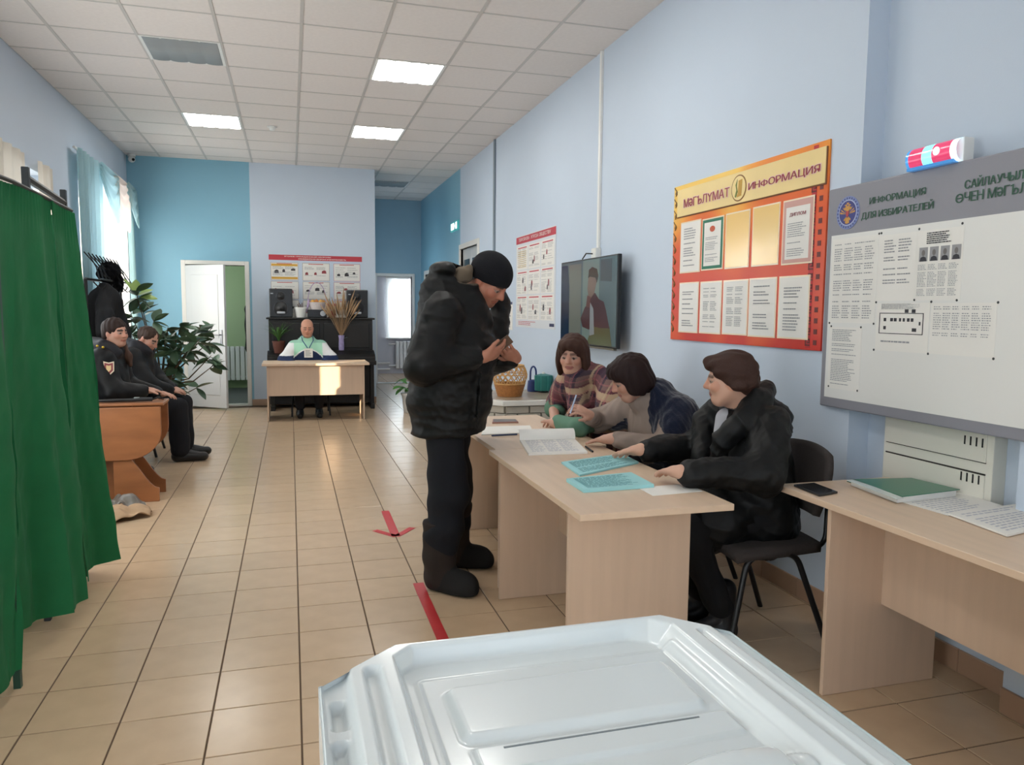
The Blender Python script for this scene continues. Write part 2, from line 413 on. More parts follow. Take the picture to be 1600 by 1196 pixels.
# lower painted step on the near corner of the niche
# ceiling: rails and single panels
CX0, CY0, CS = 0.114, 5.972, 0.60
ceil = struct(bx('ceiling', M('ceiling_void', (120, 118, 116), 0.9), XL-0.35, XR+0.35, YF-0.3, YE+0.14, ZC+0.03, ZC+0.2))
xs = [XL] + [CX0+CS*k for k in range(-3, 4)] + [XR+0.2]
ys = [YF] + [CY0+CS*k for k in range(-14, 15)] + [YE]
LIT = {(0.714, 6.572), (0.714, 8.972), (-1.086, 8.972), (0.714, 4.172), (-1.086, 4.172), (-1.086, 1.772)}
OFF = {(-1.086, 6.572), (1.314, 12.572), (0.714, 1.772)}
def near(s, x, y): return any(abs(x-a) < 0.05 and abs(y-c) < 0.05 for a, c in s)
pan = {}
for x0, x1 in zip(xs[:-1], xs[1:]):
    for y0, y1 in zip(ys[:-1], ys[1:]):
        if y0 > YB and x1 < 1.2: continue
        if near(LIT, x0, y0) or near(OFF, x0, y0): continue
        key = (round(x1-x0, 3), round(y1-y0, 3))
        if key not in pan:
            q = B().box(-key[0]/2+0.004, key[0]/2-0.004, -key[1]/2+0.004, key[1]/2-0.004, 0, 0.016); bmesh.ops.recalc_face_normals(q.bm, faces=q.bm.faces)
            me = bpy.data.meshes.new('ceiling_panel'); q.bm.to_mesh(me); q.bm.free(); me.materials.append(m_ceil); pan[key] = me
        link('ceiling_panel', pan[key], None, ceil, loc=((x0+x1)/2, (y0+y1)/2, ZC+0.004))
for x in xs[1:-1]: bx('rail', m_rail, x-0.012, x+0.012, YF, YE if x > 1.2 else YB, ZC, ZC+0.02, ceil)
for y in ys[1:-1]: bx('rail', m_rail, XL if y < YB else 1.238, XR+0.1, y-0.009, y+0.009, ZC+0.001, ZC+0.02, ceil)

def ceiling_light(x, y, lit, label, group=None):
    t = thing('ceiling_light', label, 'ceiling light', (x+0.3, y+0.3, ZC), group)
    fr = B()
    for a, c, d, e in ((x+0.005, x+0.595, y+0.005, y+0.03), (x+0.005, x+0.595, y+0.57, y+0.595), (x+0.005, x+0.03, y+0.03, y+0.57), (x+0.57, x+0.595, y+0.03, y+0.57)): fr.box(a, c, d, e, ZC-0.002, ZC+0.02)
    fr.build('frame', m_white, t)
    m = M('lit_diffuser', (255, 253, 248), 0.5, emit=LAMP) if lit else m_dim
    d = B()     # prismatic diffuser with four shallow waves
    d.grid(lambda a, c: Vector((x+0.02+0.56*a, y+0.02+0.56*c, ZC-0.001-0.006*abs(math.sin(a*math.pi*4)))), 33, 2)
    d.build('diffuser', m, t, solid=-0.004, smooth=True)
    return t
LAMP = 14.5
ceiling_light(0.714, 6.572, True, 'lit square ceiling light nearest the camera, right of the dead panel')
ceiling_light(0.714, 8.972, True, 'lit square ceiling light behind the nearest lit one, above the passage side')
ceiling_light(-1.086, 8.972, True, 'lit square ceiling light on the left, towards the window corner')
ceiling_light(-1.086, 6.572, False, 'unlit grey ceiling panel on the left near the camera')
ceiling_light(1.314, 12.572, False, 'unlit grey ceiling panel inside the dim passage')
for x, y, on, w_ in ((0.714, 4.172, True, 'lit square ceiling light, right one just ahead of the photographer'), (-1.086, 4.172, True, 'lit square ceiling light, left one just ahead of the photographer'), (0.714, 1.772, False, 'unlit grey ceiling panel, right one over the ballot box'), (-1.086, 1.772, True, 'lit square ceiling light, left one over the booth')): ceiling_light(x, y, on, w_)
# smoke detector and corner camera
t = thing('smoke_detector', 'small round white smoke detector on the ceiling', 'smoke detector', (-0.165, 9.33, ZC))
B().lathe([(0.0, -0.012), (0.05, -0.012), (0.055, 0.0)], (-0.165, 9.33, ZC), 20).build('base', m_white, t, smooth='auto')
B().lathe([(0.0, -0.045), (0.024, -0.042), (0.03, -0.03), (0.034, -0.012)], (-0.165, 9.33, ZC), 20).build('sensor_head', m_white, t, smooth='auto')
t = thing('security_camera', 'small white dome camera in the corner by the window', 'camera', (-2.03, 11.6, 3.43))
B().ball((-2.03, 11.58, 3.42), 0.045, 3).build('housing', m_white, t, smooth=True)
B().lathe([(0.05, 0.0), (0.05, 0.03), (0.0, 0.03)], (-2.03, 11.58, 3.455), 16).build('mount', m_white, t)
B().ball((-2.005, 11.545, 3.41), 0.02, 2).build('lens', M('black_gloss', (12, 12, 14), 0.15), t, smooth=True)

# windows
def window_x(name, X, hole, panes=2, depth=0.09):
    y0, y1, z0, z1 = hole; t = thing_struct(name, (X-0.2, (y0+y1)/2, z0)); f = 0.07
    fr = B(); fr.box(X-0.25, X-0.25+depth, y0, y1, z0, z0+f); fr.box(X-0.25, X-0.25+depth, y0, y1, z1-f, z1)
    fr.box(X-0.25, X-0.25+depth, y0, y0+f, z0+f, z1-f); fr.box(X-0.25, X-0.25+depth, y1-f, y1, z0+f, z1-f)
    fr.build('window_frame', m_frame, t, bevel=0.006)
    w = (y1-y0-2*f)/panes
    for k in range(panes):
        a = y0+f+k*w
        if k: bx('mullion', m_frame, X-0.25, X-0.25+depth, a-0.035, a+0.035, z0+f, z1-f, t, bevel=0.006)
        bx('pane', glass_mat(), X-0.215, X-0.209, a+0.03*(k > 0), a+w-0.03*(k < panes-1), z0+f, z1-f, t)
    bx('window_sill', m_frame, X-0.16, X+0.10, y0-0.06, y1+0.06, z0-0.03, z0, t, bevel=0.008)
    return t
def added_passage_window():  # unseen window added to go with the passage fill lamp
    t = thing_struct('added_window_7', (1.17, 13.3, 1.1)); f = B()
    for q in ((12.75, 13.85, 1.1, 1.16), (12.75, 13.85, 2.34, 2.4), (12.75, 12.81, 1.16, 2.34), (13.79, 13.85, 1.16, 2.34)): f.box(1.14, 1.20, q[0], q[1], q[2], q[3])
    f.build('window_frame', m_frame, t, bevel=0.005); bx('pane', glass_mat(), 1.167, 1.173, 12.81, 13.79, 1.16, 2.34, t)
added_passage_window()
window_x('window_1', XL, WIN1, 3); window_x('window_2', XL, WINS, 2); window_x('window_3', XL, WINM, 3); window_x('window_4', XL, WINN, 3)
t = thing_struct('window_5', (0.1, YF-0.15, 0.9))
fr = B(); x0, x1, z0, z1 = WINF
for q in ((x0, x1, z0, z0+0.07), (x0, x1, z1-0.07, z1), (x0, x0+0.07, z0+0.07, z1-0.07), (x1-0.07, x1, z0+0.07, z1-0.07)): fr.box(q[0], q[1], YF-0.2, YF-0.12, q[2], q[3])
fr.build('window_frame', m_frame, t, bevel=0.006)
for k in range(3):
    w = (x1-x0-0.14)/3; a = x0+0.07+k*w
    bx('pane', glass_mat(), a+0.02, a+w-0.02, YF-0.163, YF-0.157, z0+0.07, z1-0.07, t)
    if k: bx('mullion', m_frame, a-0.03, a+0.03, YF-0.2, YF-0.12, z0+0.07, z1-0.07, t, bevel=0.006)
# window of the end room with vertical blind slats
t = thing_struct('window_6', (2.4, 17.0, 0.8)); x0, x1, z0, z1 = WINE
fr = B()
for q in ((x0, x1, z0, z0+0.06), (x0, x1, z1-0.06, z1), (x0, x0+0.06, z0+0.06, z1-0.06), (x1-0.06, x1, z0+0.06, z1-0.06)): fr.box(q[0], q[1], 17.05, 17.12, q[2], q[3])
fr.build('window_frame', m_frame, t, bevel=0.006)
bx('pane', glass_mat(), x0+0.06, x1-0.06, 17.08, 17.086, z0+0.06, z1-0.06, t)
bx('window_sill', m_frame, x0-0.05, x1+0.05, 16.88, 17.05, z0-0.03, z0, t, bevel=0.006)
t = thing('vertical_blind', 'white vertical slat blind over the bright window beyond the passage', 'blind', (2.3, 16.93, 0.78))
m_slat = M('blind_fabric', (240, 240, 238), 0.8, trans=0.55)
bx('head_rail', m_white, 2.02, 3.0, 16.92, 16.96, 2.1, 2.14, t)
for k in range(12): B().obox((2.06+k*0.078, 16.94, 1.45), (0.084, 0.002, 1.29), rotz(0.35)).build('slat', m_slat, t)

# doors
def frame_y(name, x0, x1, y, z1, w=0.06, d=0.2, y2=None):
    t = thing_struct(name, ((x0+x1)/2, y, 0)); b = B()
    b.box(x0-w, x0, y-0.02, y+d, 0, z1+w); b.box(x1, x1+w, y-0.02, y+d, 0, z1+w); b.box(x0, x1, y-0.02, y+d, z1, z1+w)
    b.build('door_frame', m_frame, t, bevel=0.006); return t
d1 = frame_y('door_1', DOORX[0], DOORX[1], YB, 2.03)
bx('threshold', m_frame, DOORX[0], DOORX[1], YB-0.015, YB+0.17, 0, 0.02, d1)
hinge = Vector((-1.40, YB-0.03, 0.0)); tip = Vector((-0.865, 11.25, 0.0)); dv = (tip-hinge); dl = dv.length; ang = math.atan2(dv.y, dv.x); R = rotz(ang)
def leafpt(a, d, z): return hinge + R @ Vector((a, d, z))
m_door = M('white_door_leaf', (206, 209, 210), 0.25, coat=0.2)
lf = B().obox(leafpt(dl/2, 0, 1.02), (dl, 0.04, 1.99), R).build('door_leaf', m_door, d1, bevel=0.004)
for (a0, a1, z0, z1) in ((0.1, dl-0.1, 0.2, 0.85), (0.1, dl-0.1, 1.0, 1.88)):
    B().obox(leafpt((a0+a1)/2, -0.021, (z0+z1)/2), (a1-a0, 0.012, z1-z0), R).build('raised_panel', m_door, lf, bevel=0.01)
m_metal = M('brushed_metal', (150, 152, 156), 0.3, metal=1.0)
h = B().obox(leafpt(dl-0.06, -0.026, 1.02), (0.035, 0.012, 0.2), R); h.tube([leafpt(dl-0.06, -0.03, 1.05), leafpt(dl-0.06, -0.065, 1.05), leafpt(dl-0.17, -0.065, 1.05)], 0.009)
h.build('door_handle', m_metal, lf)
d2 = frame_y('door_2', 1.585, 2.25, YE, 2.05, 0.055, 0.16)
bx('threshold', m_frame, 1.585, 2.25, YE-0.01, YE+0.15, -0.004, 0.012, d2)
def door_x(name, y0, y1, z1, glass):
    t = thing_struct(name, (XR, (y0+y1)/2, 0)); b = B(); w = 0.07
    b.box(XR-0.02, XR+0.1, y0-w, y0, 0, z1+w); b.box(XR-0.02, XR+0.1, y1, y1+w, 0, z1+w); b.box(XR-0.02, XR+0.1, y0, y1, z1, z1+w)
    b.build('door_frame', m_frame, t, bevel=0.006)
    half = (y0+y1)/2
    for a, c in ((y0, half), (half, y1)):
        l = bx('door_leaf', m_door, XR+0.03, XR+0.07, a+0.003, c-0.003, 0.01, z1-0.003, t, bevel=0.003)
        if glass:
            bx('glass_panel', M('dark_door_glass', (46, 60, 64), 0.1), XR+0.02, XR+0.03, a+0.1, c-0.1, 1.35, z1-0.16, l)
        bx('raised_panel', m_door, XR+0.02, XR+0.032, a+0.1, c-0.1, 0.2, 1.15, l, bevel=0.008)
    B().tube([(XR+0.03, half-0.05, 1.02), (XR-0.03, half-0.05, 1.02), (XR-0.03, half-0.16, 1.02)], 0.009).build('door_handle', m_metal, t)
    return t
door_x('door_3', DOORR[0], DOORR[1], 2.31, True)
door_x('door_4', 13.25, 14.2, 2.07, False)

# radiators (ribbed panels)
def radiator(label, x0, x1, y, z0, z1, face=-1):
    t = thing('radiator', label, 'radiator', ((x0+x1)/2, y, z0)); n = max(3, round((x1-x0)/0.08)); w = (x1-x0)/n
    for k in range(n): bx('rib', m_white, x0+k*w+0.006, x0+(k+1)*w-0.006, y-0.05, y+0.05, z0, z1, t, bevel=0.012)
    for z in (z0+0.06, z1-0.06): B().tube([(x0-0.15, y, z), (x1, y, z)], 0.016).build('pipe', m_white, t, smooth='auto')
    return t
radiator('white ribbed radiator under the blind beyond the passage', 2.22, 2.95, 16.9, 0.12, 0.72)
radiator('white ribbed radiator in the green room behind the open door', -1.2, -0.45, 14.25, 0.15, 0.75)
t = thing('heating_pipe', 'white heating pipes along the wall beyond the passage', 'pipe', (1.6, 16.95, 0.1))
for z in (0.1, 0.24): B().tube([(1.12, 16.95, z), (2.1, 16.95, z)], 0.02).build('pipe', m_white, t, smooth='auto')
# ------------------------------------------------------------------ furniture
m_lam = M('beige_laminate', (205, 179, 155), 0.42, var=0.05, vscale=26, stretch=(1, 1, 0.08))
m_lamtop = M('beige_laminate_top', (214, 188, 162), 0.38, var=0.05, vscale=30, stretch=(1, 0.06, 1))
m_edge = M('laminate_edge_band', (206, 176, 142), 0.45)
m_blk = M('black_metal', (22, 22, 24), 0.4, metal=0.2)
TH = 0.735
def desk_y(name, label, x0, x1, y0, y1, ya, yb, inset=0.03, pw=None, modx=None, modz=0.33):
    """desk whose long side runs along Y: top, two end panels, modesty panel"""
    t = thing(name, label, 'desk', ((x0+x1)/2, (y0+y1)/2, 0), None)
    top = bx('desk_top', m_lamtop, x0, x1, y0, y1, TH-0.024, TH, t, bevel=0.0015, seg=1)
    px1 = x0+inset+(pw or (x1-x0-2*inset))
    for y in (ya, yb):
        bx('end_panel', m_lam, x0+inset, px1, y, y+0.018, 0.001, TH-0.0245, t, bevel=0.001, seg=1)
    mx = modx if modx is not None else (x0+x1)/2
    bx('modesty_panel', m_lam, mx, mx+0.018, ya+0.018, yb, modz, TH-0.0245, t)
    return t
desk_y('office_desk', 'beige laminate desk nearest the camera at the table row, holding the blue ballot sheets', 0.93, 1.525, 2.36, 3.60, 2.56, 3.51, 0.035, 0.50, 1.27)
desk_y('office_desk', 'beige laminate desk at the far end of the table row, holding the pink-edged phone', 0.965, 1.56, 3.605, 4.77, 3.66, 4.72, 0.035, 0.50, 1.30)
desk_y('office_desk', 'beige laminate desk at the right edge with the green folder', 1.87, 2.415, 1.15, 2.60, 1.40, 2.285, 0.01, 0.51, 2.125)
# desk at the back, long side along X, modesty panel towards the camera
t = thing('office_desk', 'beige laminate desk at the back with a sunlit front, before the piano', 'desk', (0.31, 10.25, 0))
bx('desk_top', m_lamtop, -0.355, 0.965, 9.90, 10.55, TH-0.03, TH, t, bevel=0.003)
for x in (-0.30, 0.885): bx('end_panel', m_lam, x, x+0.018, 9.94, 10.50, 0.001, TH-0.03, t, bevel=0.001, seg=1)
bx('modesty_panel', m_lam, -0.282, 0.885, 9.95, 9.966, 0.325, TH-0.03, t)

# stacking chair with padded seat and back (front towards +Y at rotation 0)
def chair(loc, rz, label, group='black stacking office chairs'):
    if 'proto' in chair.__dict__: return dup(chair.proto, loc, rz, label)
    t = thing('office_chair', label, 'chair', (0, 0, 0), group)
    m_pad = M('charcoal_chair_fabric', (58, 52, 50), 0.95, var=0.12, vscale=90, bump=0.2, bscale=400)
    def pad(a, b):
        x = (a-0.5)*2; y = (b-0.5)*2
        return Vector((x*0.235*(1-0.1*max(0, -y)), y*0.21, 0.455+0.012*(1-x*x)-0.02*max(0, y-0.55)))
    B().grid(pad, 14, 12).build('seat', m_pad, t, solid=0.04, smooth=True)
    def back(a, b):
        x = (a-0.5)*2; z = b; w = 0.235*(0.86+0.3*z-0.28*z**3)
        return Vector((x*w, -0.235-0.05*z+0.035*x*x, 0.565+0.29*z-0.03*z*x*x))
    B().grid(back, 16, 12).build('backrest', m_pad, t, solid=0.03, smooth=True)
    def arc(pts, n=6, rad=0.06):
        out = [Vector(pts[0])]
        for i in range(1, len(pts)-1):
            p, q, r = Vector(pts[i-1]), Vector(pts[i]), Vector(pts[i+1])
            a = q+(p-q).normalized()*min(rad, (p-q).length/2); b = q+(r-q).normalized()*min(rad, (r-q).length/2)
            out += [a*(1-k/n)**2+q*2*(k/n)*(1-k/n)+b*(k/n)**2 for k in range(n+1)]
        return out+[Vector(pts[-1])]
    chair.arc = arc
    for s in (-1, 1):
        B().tube(arc([(s*0.245, 0.25, 0.0), (s*0.215, 0.15, 0.425), (s*0.215, -0.08, 0.425), (s*0.245, -0.24, 0.0)]), 0.0125, 10).build('leg_frame', m_blk, t, smooth='auto')
        B().tube(arc([(s*0.17, 0.1, 0.425), (s*0.17, -0.26, 0.425), (s*0.16, -0.275, 0.74)]), 0.011, 10).build('back_support', m_blk, t, smooth='auto')
    for y in (0.12, -0.06): B().tube([(-0.215, y, 0.425), (0.215, y, 0.425)], 0.010).build('crossbar', m_blk, t, smooth='auto')
    t.location = loc; t.rotation_euler = (0, 0, rz)
    chair.proto = t
    return t
PI = math.pi
chair((1.93, 2.86, 0), PI/2, 'black chair under the woman in the puffer coat, nearest the camera')
chair((2.03, 3.72, 0), PI/2, 'black chair under the woman with the pen')
chair((2.02, 4.52, 0), PI/2+0.15, 'black chair under the woman in the plaid shawl')
chair((0.24, 10.62, 0), PI, 'black chair under the man behind the back desk')
chair((-1.50, 7.00, 0), -PI/2, 'black chair under the uniformed woman beside the orange table')
chair((-1.50, 8.05, 0), -PI/2, 'black chair under the uniformed man who looks down')

# ------------------------------------------------------------------ ballot box in front
m_bal = M('white_ballot_plastic', (212, 219, 220), 0.2, coat=0.2)
ZB = 0.95
t = thing('ballot_box', 'large white plastic ballot box with a ribbed lid in the foreground', 'ballot box', (0.325, 0.66, 0))
def octo(i, xa=0.025, xb=0.625, ya=0.20, yb=1.045, c=0.095):
    a, b_, d, e = xa+i, xb-i, ya+i, yb-i
    return [(a, d), (b_, d), (b_, e-c*0.85), (b_-c*0.8, e), (a+c*1.15, e), (a, e-c)]
def ring(bm, pts, z): return [bm.verts.new((p[0], p[1], z)) for p in pts]
def shell(levels, cap=True):
    b = B(); rings = [ring(b.bm, octo(i), z) for i, z in levels]
    for A, Q in zip(rings[:-1], rings[1:]):
        for k in range(6): b.bm.faces.new([A[k], A[(k+1) % 6], Q[(k+1) % 6], Q[k]])
    if cap: b.bm.faces.new(rings[-1])
    return b
shell([(0.07, 0.0), (0.035, 0.80), (0.012, 0.885)]).build('body', M('ballot_body_plastic', (214, 222, 226), 0.3), t, bevel=0.012)
shell([(0.004, 0.86), (0.0, 0.862), (0.0, ZB-0.004), (0.003, ZB-0.001)], cap=False).build('lid_skirt', m_bal, t, bevel=0.002)
# moulded lid: one surface with a sunk tray, a raised slot plate, ribs and grooves
def sst(v, w): q = np.clip(v/w, 0, 1); return q*q*(3-2*q)
def inrect(x, y, x0, x1, y0, y1, r=0.01):
    dx = np.maximum(x0+r-x, x-x1+r); dy = np.maximum(y0+r-y, y-y1+r); return np.sqrt(np.maximum(dx, 0)**2+np.maximum(dy, 0)**2)+np.minimum(np.maximum(dx, dy), 0)-r
gx = np.linspace(0.025, 0.625, 201); gy = np.linspace(0.20, 1.045, 283); X_, Y_ = np.meshgrid(gx, gy, indexing='ij')
c_ = 0.095; outer = np.maximum.reduce([0.025-X_, X_-0.625, Y_-1.045, 0.20-Y_, ((0.025+c_*1.15-X_)*c_+(Y_-1.045)*c_*1.15)/math.hypot(c_, c_*1.15), ((X_-0.625+c_*0.8)*c_*0.85+(Y_-1.045)*c_*0.8)/math.hypot(c_*0.85, c_*0.8)])
tray = np.maximum.reduce([0.128-X_, X_-0.552, Y_-1.038, 0.23-Y_, (0.155-X_+Y_-1.038)*0.707, (X_-0.525+Y_-1.038)*0.707])
Z_ = np.full_like(X_, ZB-0.001)
wid = 0.010+0.024*sst(X_-0.48, 0.06)
Z_ -= 0.028*np.clip(-tray/wid, 0, 1)**0.8*(tray < 0)
Z_ += 0.0018*(np.abs(inrect(X_, Y_, 0.156, 0.540, 0.15, 0.985, 0.01)) < 0.0024)*(tray < -0.012)
Z_ += 0.010*sst(-inrect(X_, Y_, 0.180, 0.508, 0.812, 0.950, 0.02), 0.014)
Z_ += 0.005*sst(-inrect(X_, Y_, 0.188, 0.520, 0.752, 0.808, 0.008), 0.006)
Z_ += 0.010*sst(-inrect(X_, Y_, 0.20, 0.520, 0.15, 0.700, 0.02), 0.018)
Z_ += 0.022*np.clip(1-((X_-0.455)/0.085)**2-((Y_-0.665)/0.055)**2, 0, 1)**0.5
Z_ -= 0.014*sst(-inrect(X_, Y_, 0.083, 0.108, 0.15, 0.992, 0.011), 0.006)
Z_ -= 0.010*sst(0.068-X_, 0.010)
Z_ -= 0.016*sst(-inrect(X_, Y_, 0.033, 0.056, 0.15, 0.835, 0.008), 0.006)+0.016*sst(-inrect(X_, Y_, 0.036, 0.058, 0.855, 0.925, 0.008), 0.006)
Z_ -= 0.007*sst(-inrect(X_, Y_, 0.577, 0.592, 0.15, 0.985, 0.006), 0.005)+0.006*sst(X_-0.605, 0.006)
Z_ += 0.009*sst(0.031-X_, 0.004)
ca, cb = c_/math.hypot(c_, c_*1.15), c_*1.15/math.hypot(c_, c_*1.15); cc_, cd = c_*0.85/math.hypot(c_*0.85, c_*0.8), c_*0.8/math.hypot(c_*0.85, c_*0.8)
dl_ = (0.025+c_*1.15-X_)*ca+(Y_-1.045)*cb; dr_ = (X_-0.625+c_*0.8)*cc_+(Y_-1.045)*cd
ok = outer < 0.0044
XS = X_+ca*np.maximum(dl_, 0)*ok-cc_*np.maximum(dr_, 0)*ok; YS = Y_-cb*np.maximum(dl_, 0)*ok-cd*np.maximum(dr_, 0)*ok
bl = B(); vid = {}
for i_ in range(len(gx)):
    for j_ in range(len(gy)):
        if ok[i_, j_]: vid[i_, j_] = bl.bm.verts.new((XS[i_, j_], YS[i_, j_], Z_[i_, j_]))
for i_ in range(len(gx)-1):
    for j_ in range(len(gy)-1):
        q = [vid.get(k) for k in ((i_, j_), (i_+1, j_), (i_+1, j_+1), (i_, j_+1))]; q = [v for v in q if v is not None]
        if len(q) > 2: bl.bm.faces.new(q)
bl.build('lid', m_bal, t, smooth=True)
bx('paper_slot', M('painted_slot_shade', (120, 128, 132), 0.6), 0.225, 0.475, 0.7935, 0.7962, ZB-0.030, ZB-0.0233, t)  # grey strip painted in for the shade inside the slot

# ------------------------------------------------------------------ voting booth with green curtains
t = thing('voting_booth', 'voting booth hung with dark green curtains at the left edge', 'booth', (-1.4, 3.5, 0))
m_curt = M('green_booth_cloth', (24, 108, 64), 0.9, trans=0.06, var=0.10, vscale=7, bump=0.25, bscale=26)
m_post = M('dark_booth_frame', (46, 50, 52), 0.45, metal=0.3)
def post(x, y, z1): return B().obox((x, y, z1/2), (0.028, 0.028, z1)).build('post', m_post, t, bevel=0.003)
for x, y, z in ((-1.085, 3.80, 2.02), (-1.11, 4.47, 2.02), (-1.80, 3.80, 1.95), (-1.80, 4.47, 1.95), (-1.03, 2.2, 1.86), (-1.8, 2.2, 1.86)): post(x, y, z)
B().obox((-1.005, 3.135, 0.93), (0.024, 0.024, 1.86)).build('post', M('green_booth_post', (28, 66, 52), 0.5), t)
for a, c in (((-1.085, 3.80, 1.975), (-1.11, 4.47, 1.955)), ((-1.085, 3.80, 1.93), (-1.80, 3.80, 1.93)), ((-1.11, 4.47, 1.93), (-1.80, 4.47, 1.93)), ((-1.03, 2.2, 1.86), (-1.085, 3.8, 1.90))):
    B().tube([a, c], 0.016, 6).build('rail', m_post, t)
bx('back_panel', M('booth_board', (190, 186, 180), 0.7), -1.82, -1.805, 2.2, 4.47, 0.1, 1.93, t)
# curtain panels: each given by its hem line and its straight rail line; folds deepen towards the hem
def curtain(hem, rail, seed, name='curtain', amp=0.035, folds=5.0, ztop=1.875):
    rnd = random.Random(seed); ph = [rnd.uniform(0, 6.28) for _ in range(6)]
    def along(pl, s):
        k = s*(len(pl)-1); i = min(int(k), len(pl)-2); f = k-i; f = f*f*(3-2*f)*0.5+f*0.5
        return Vector(pl[i])*(1-f)+Vector(pl[i+1])*f
    def fn(a, b):                   # a along, b from hem 0 to top 1
        lo = along(hem, a); hi = along(rail, a); k = b**0.8
        p = lo*(1-k)+hi*k
        w = (1-k)**0.7
        d = amp*(0.25+0.75*w)*(math.sin(a*folds*6.28+ph[0]+0.6*math.sin(b*3+ph[1]))+0.30*math.sin(a*folds*2.3*6.28+ph[2]+1.2*math.sin(b*4+ph[3])))
        gather = 0.006*math.sin(a*folds*16*6.28+ph[4])*max(0, (b-0.9)/0.1)
        tw = 0.012*math.sin(b*9+a*13+ph[5])+0.004*math.sin(b*31+a*17+ph[0])*math.sin(a*23-b*11+ph[1])+0.003*math.sin(b*52-a*29+ph[2])
        return p + Vector((d+gather+tw*w, 0.25*d, 0))
    return B().grid(fn, 90, 44).build(name, m_curt, t, smooth=True)
curtain([(-1.18, 2.15, 0.07), (-1.10, 2.7, 0.06), (-1.03, 3.04, 0.06), (-0.955, 3.12, 0.08)], [(-1.03, 2.15, 1.86), (-0.985, 3.30, 1.875)], 3, amp=0.03, folds=1.6)
curtain([(-1.07, 3.40, 0.11), (-1.05, 3.60, 0.08), (-0.985, 3.67, 0.07), (-0.922, 3.85, 0.07)], [(-0.985, 3.29, 1.875), (-0.975, 3.72, 1.87)], 5, amp=0.026, folds=1.1)
curtain([(-1.00, 4.02, 0.09), (-1.016, 4.28, 0.07), (-0.935, 4.40, 0.075)], [(-0.975, 3.71, 1.87), (-0.965, 4.03, 1.855)], 8, amp=0.02, folds=1.0)
curtain([(-0.94, 4.40, 0.075), (-1.3, 4.5, 0.07), (-1.78, 4.48, 0.07)], [(-0.965, 4.03, 1.855), (-1.3, 4.40, 1.87), (-1.78, 4.46, 1.88)], 9, amp=0.03, folds=4)
B().tube([(-1.03, 2.15, 1.875), (-0.985, 3.30, 1.885), (-0.97, 4.03, 1.868)], 0.008, 6).build('curtain_wire', m_post, t)

# ------------------------------------------------------------------ orange drop-leaf table
m_or = M('orange_veneer', (150, 94, 56), 0.4, var=0.2, vscale=12, stretch=(0.25, 1, 1), coat=0.2)
m_ored = M('orange_veneer_edge', (206, 140, 92), 0.45)
t = thing('folding_table', 'orange veneer folding table with a rounded hanging leaf beside the booth', 'table', (-1.45, 6.1, 0))
ZT = 0.73
bx('table_top', m_or, -1.95, -0.905, 6.02, 6.30, ZT-0.022, ZT, t, bevel=0.006)
def leafpoly(w, h, r, n=10):
    pts = [(0, 0), (0, -h)]
    for k in range(n+1):
        a = -PI/2+PI/2*k/n; pts.append((w-r+r*math.cos(a), -h+r*0.85+r*0.85*math.sin(a)))
    pts.append((w, 0)); return pts
B().prism(leafpoly(1.03, 0.385, 0.24), (-1.95, 6.0, ZT-0.026), (1, 0, 0), (0, 0, 1), 0.02).build('hanging_leaf', m_or, t, bevel=0.004)
B().prism(leafpoly(1.03, 0.385, 0.24), (-1.95, 6.345, ZT-0.026), (1, 0, 0), (0, 0, 1), 0.02).build('hanging_leaf', m_or, t, bevel=0.004)
bx('pedestal_panel', m_or, -1.75, -1.14, 6.15, 6.17, 0.001, ZT-0.024, t)
foot = [(0, 0.001), (0.30, 0.001), (0.30, 0.10)]
for k in range(9):
    u = k/8; foot.append((0.30-0.23*u, 0.10+0.25*(u*u*(3-2*u)) if u < 1 else 0.35))
foot += [(0.07, 0.66), (0, 0.66)]
for y in (5.99+0.01, 6.30): B().prism(foot, (-1.25, y, 0), (1, 0, 0), (0, 0, 1), -0.02).build('curved_foot', m_or, t, bevel=0.003)
for y in (6.0, 6.30): B().prism([(-p[0], p[1]) for p in foot][::-1], (-1.60, y, 0), (1, 0, 0), (0, 0, 1), -0.02).build('curved_foot', m_or, t, bevel=0.003)
# cloth bag lying on the floor by the table foot
def cloth(name, label, cat, c, sx, sy, mat, seed, h=0.07, rz=0.0):
    rnd = random.Random(seed); ph = [rnd.uniform(0, 6) for _ in range(6)]
    def fn(a, b):
        x = (a-0.5)*2; y = (b-0.5)*2; r = 1+0.12*math.sin(3*math.atan2(y, x)+ph[0])
        z = h*max(0, 1-(x*x+y*y)*0.75)*(0.7+0.5*math.sin(4*x+ph[1])*math.sin(3*y+ph[2])) + 0.012*math.sin(9*x+ph[3])+0.012*math.sin(8*y+5*x+ph[4])+0.026
        v = rotz(rz) @ Vector((x*sx*r, y*sy*r, 0)); return Vector(c)+v+Vector((0, 0, max(0.004, z)))
    o = B().grid(fn, 34, 28).build(name, mat, None, smooth=True, solid=0.004, origin=c); tag(o, label, cat); return o
cloth('floor_cloth', 'crumpled tan cloth on the floor beside the orange table foot', 'cloth', (-1.17, 5.55, 0), 0.22, 0.13, M('tan_cloth', (176, 146, 116), 0.9, var=0.15, vscale=8), 4, 0.05, 0.5)
cloth('plastic_bag', 'dark red and grey plastic bag bunched behind the tan cloth', 'bag', (-1.16, 5.83, 0), 0.13, 0.085, M('grey_plastic_bag', (120, 112, 104), 0.35, var=0.25, vscale=14), 11, 0.085, 0.2)

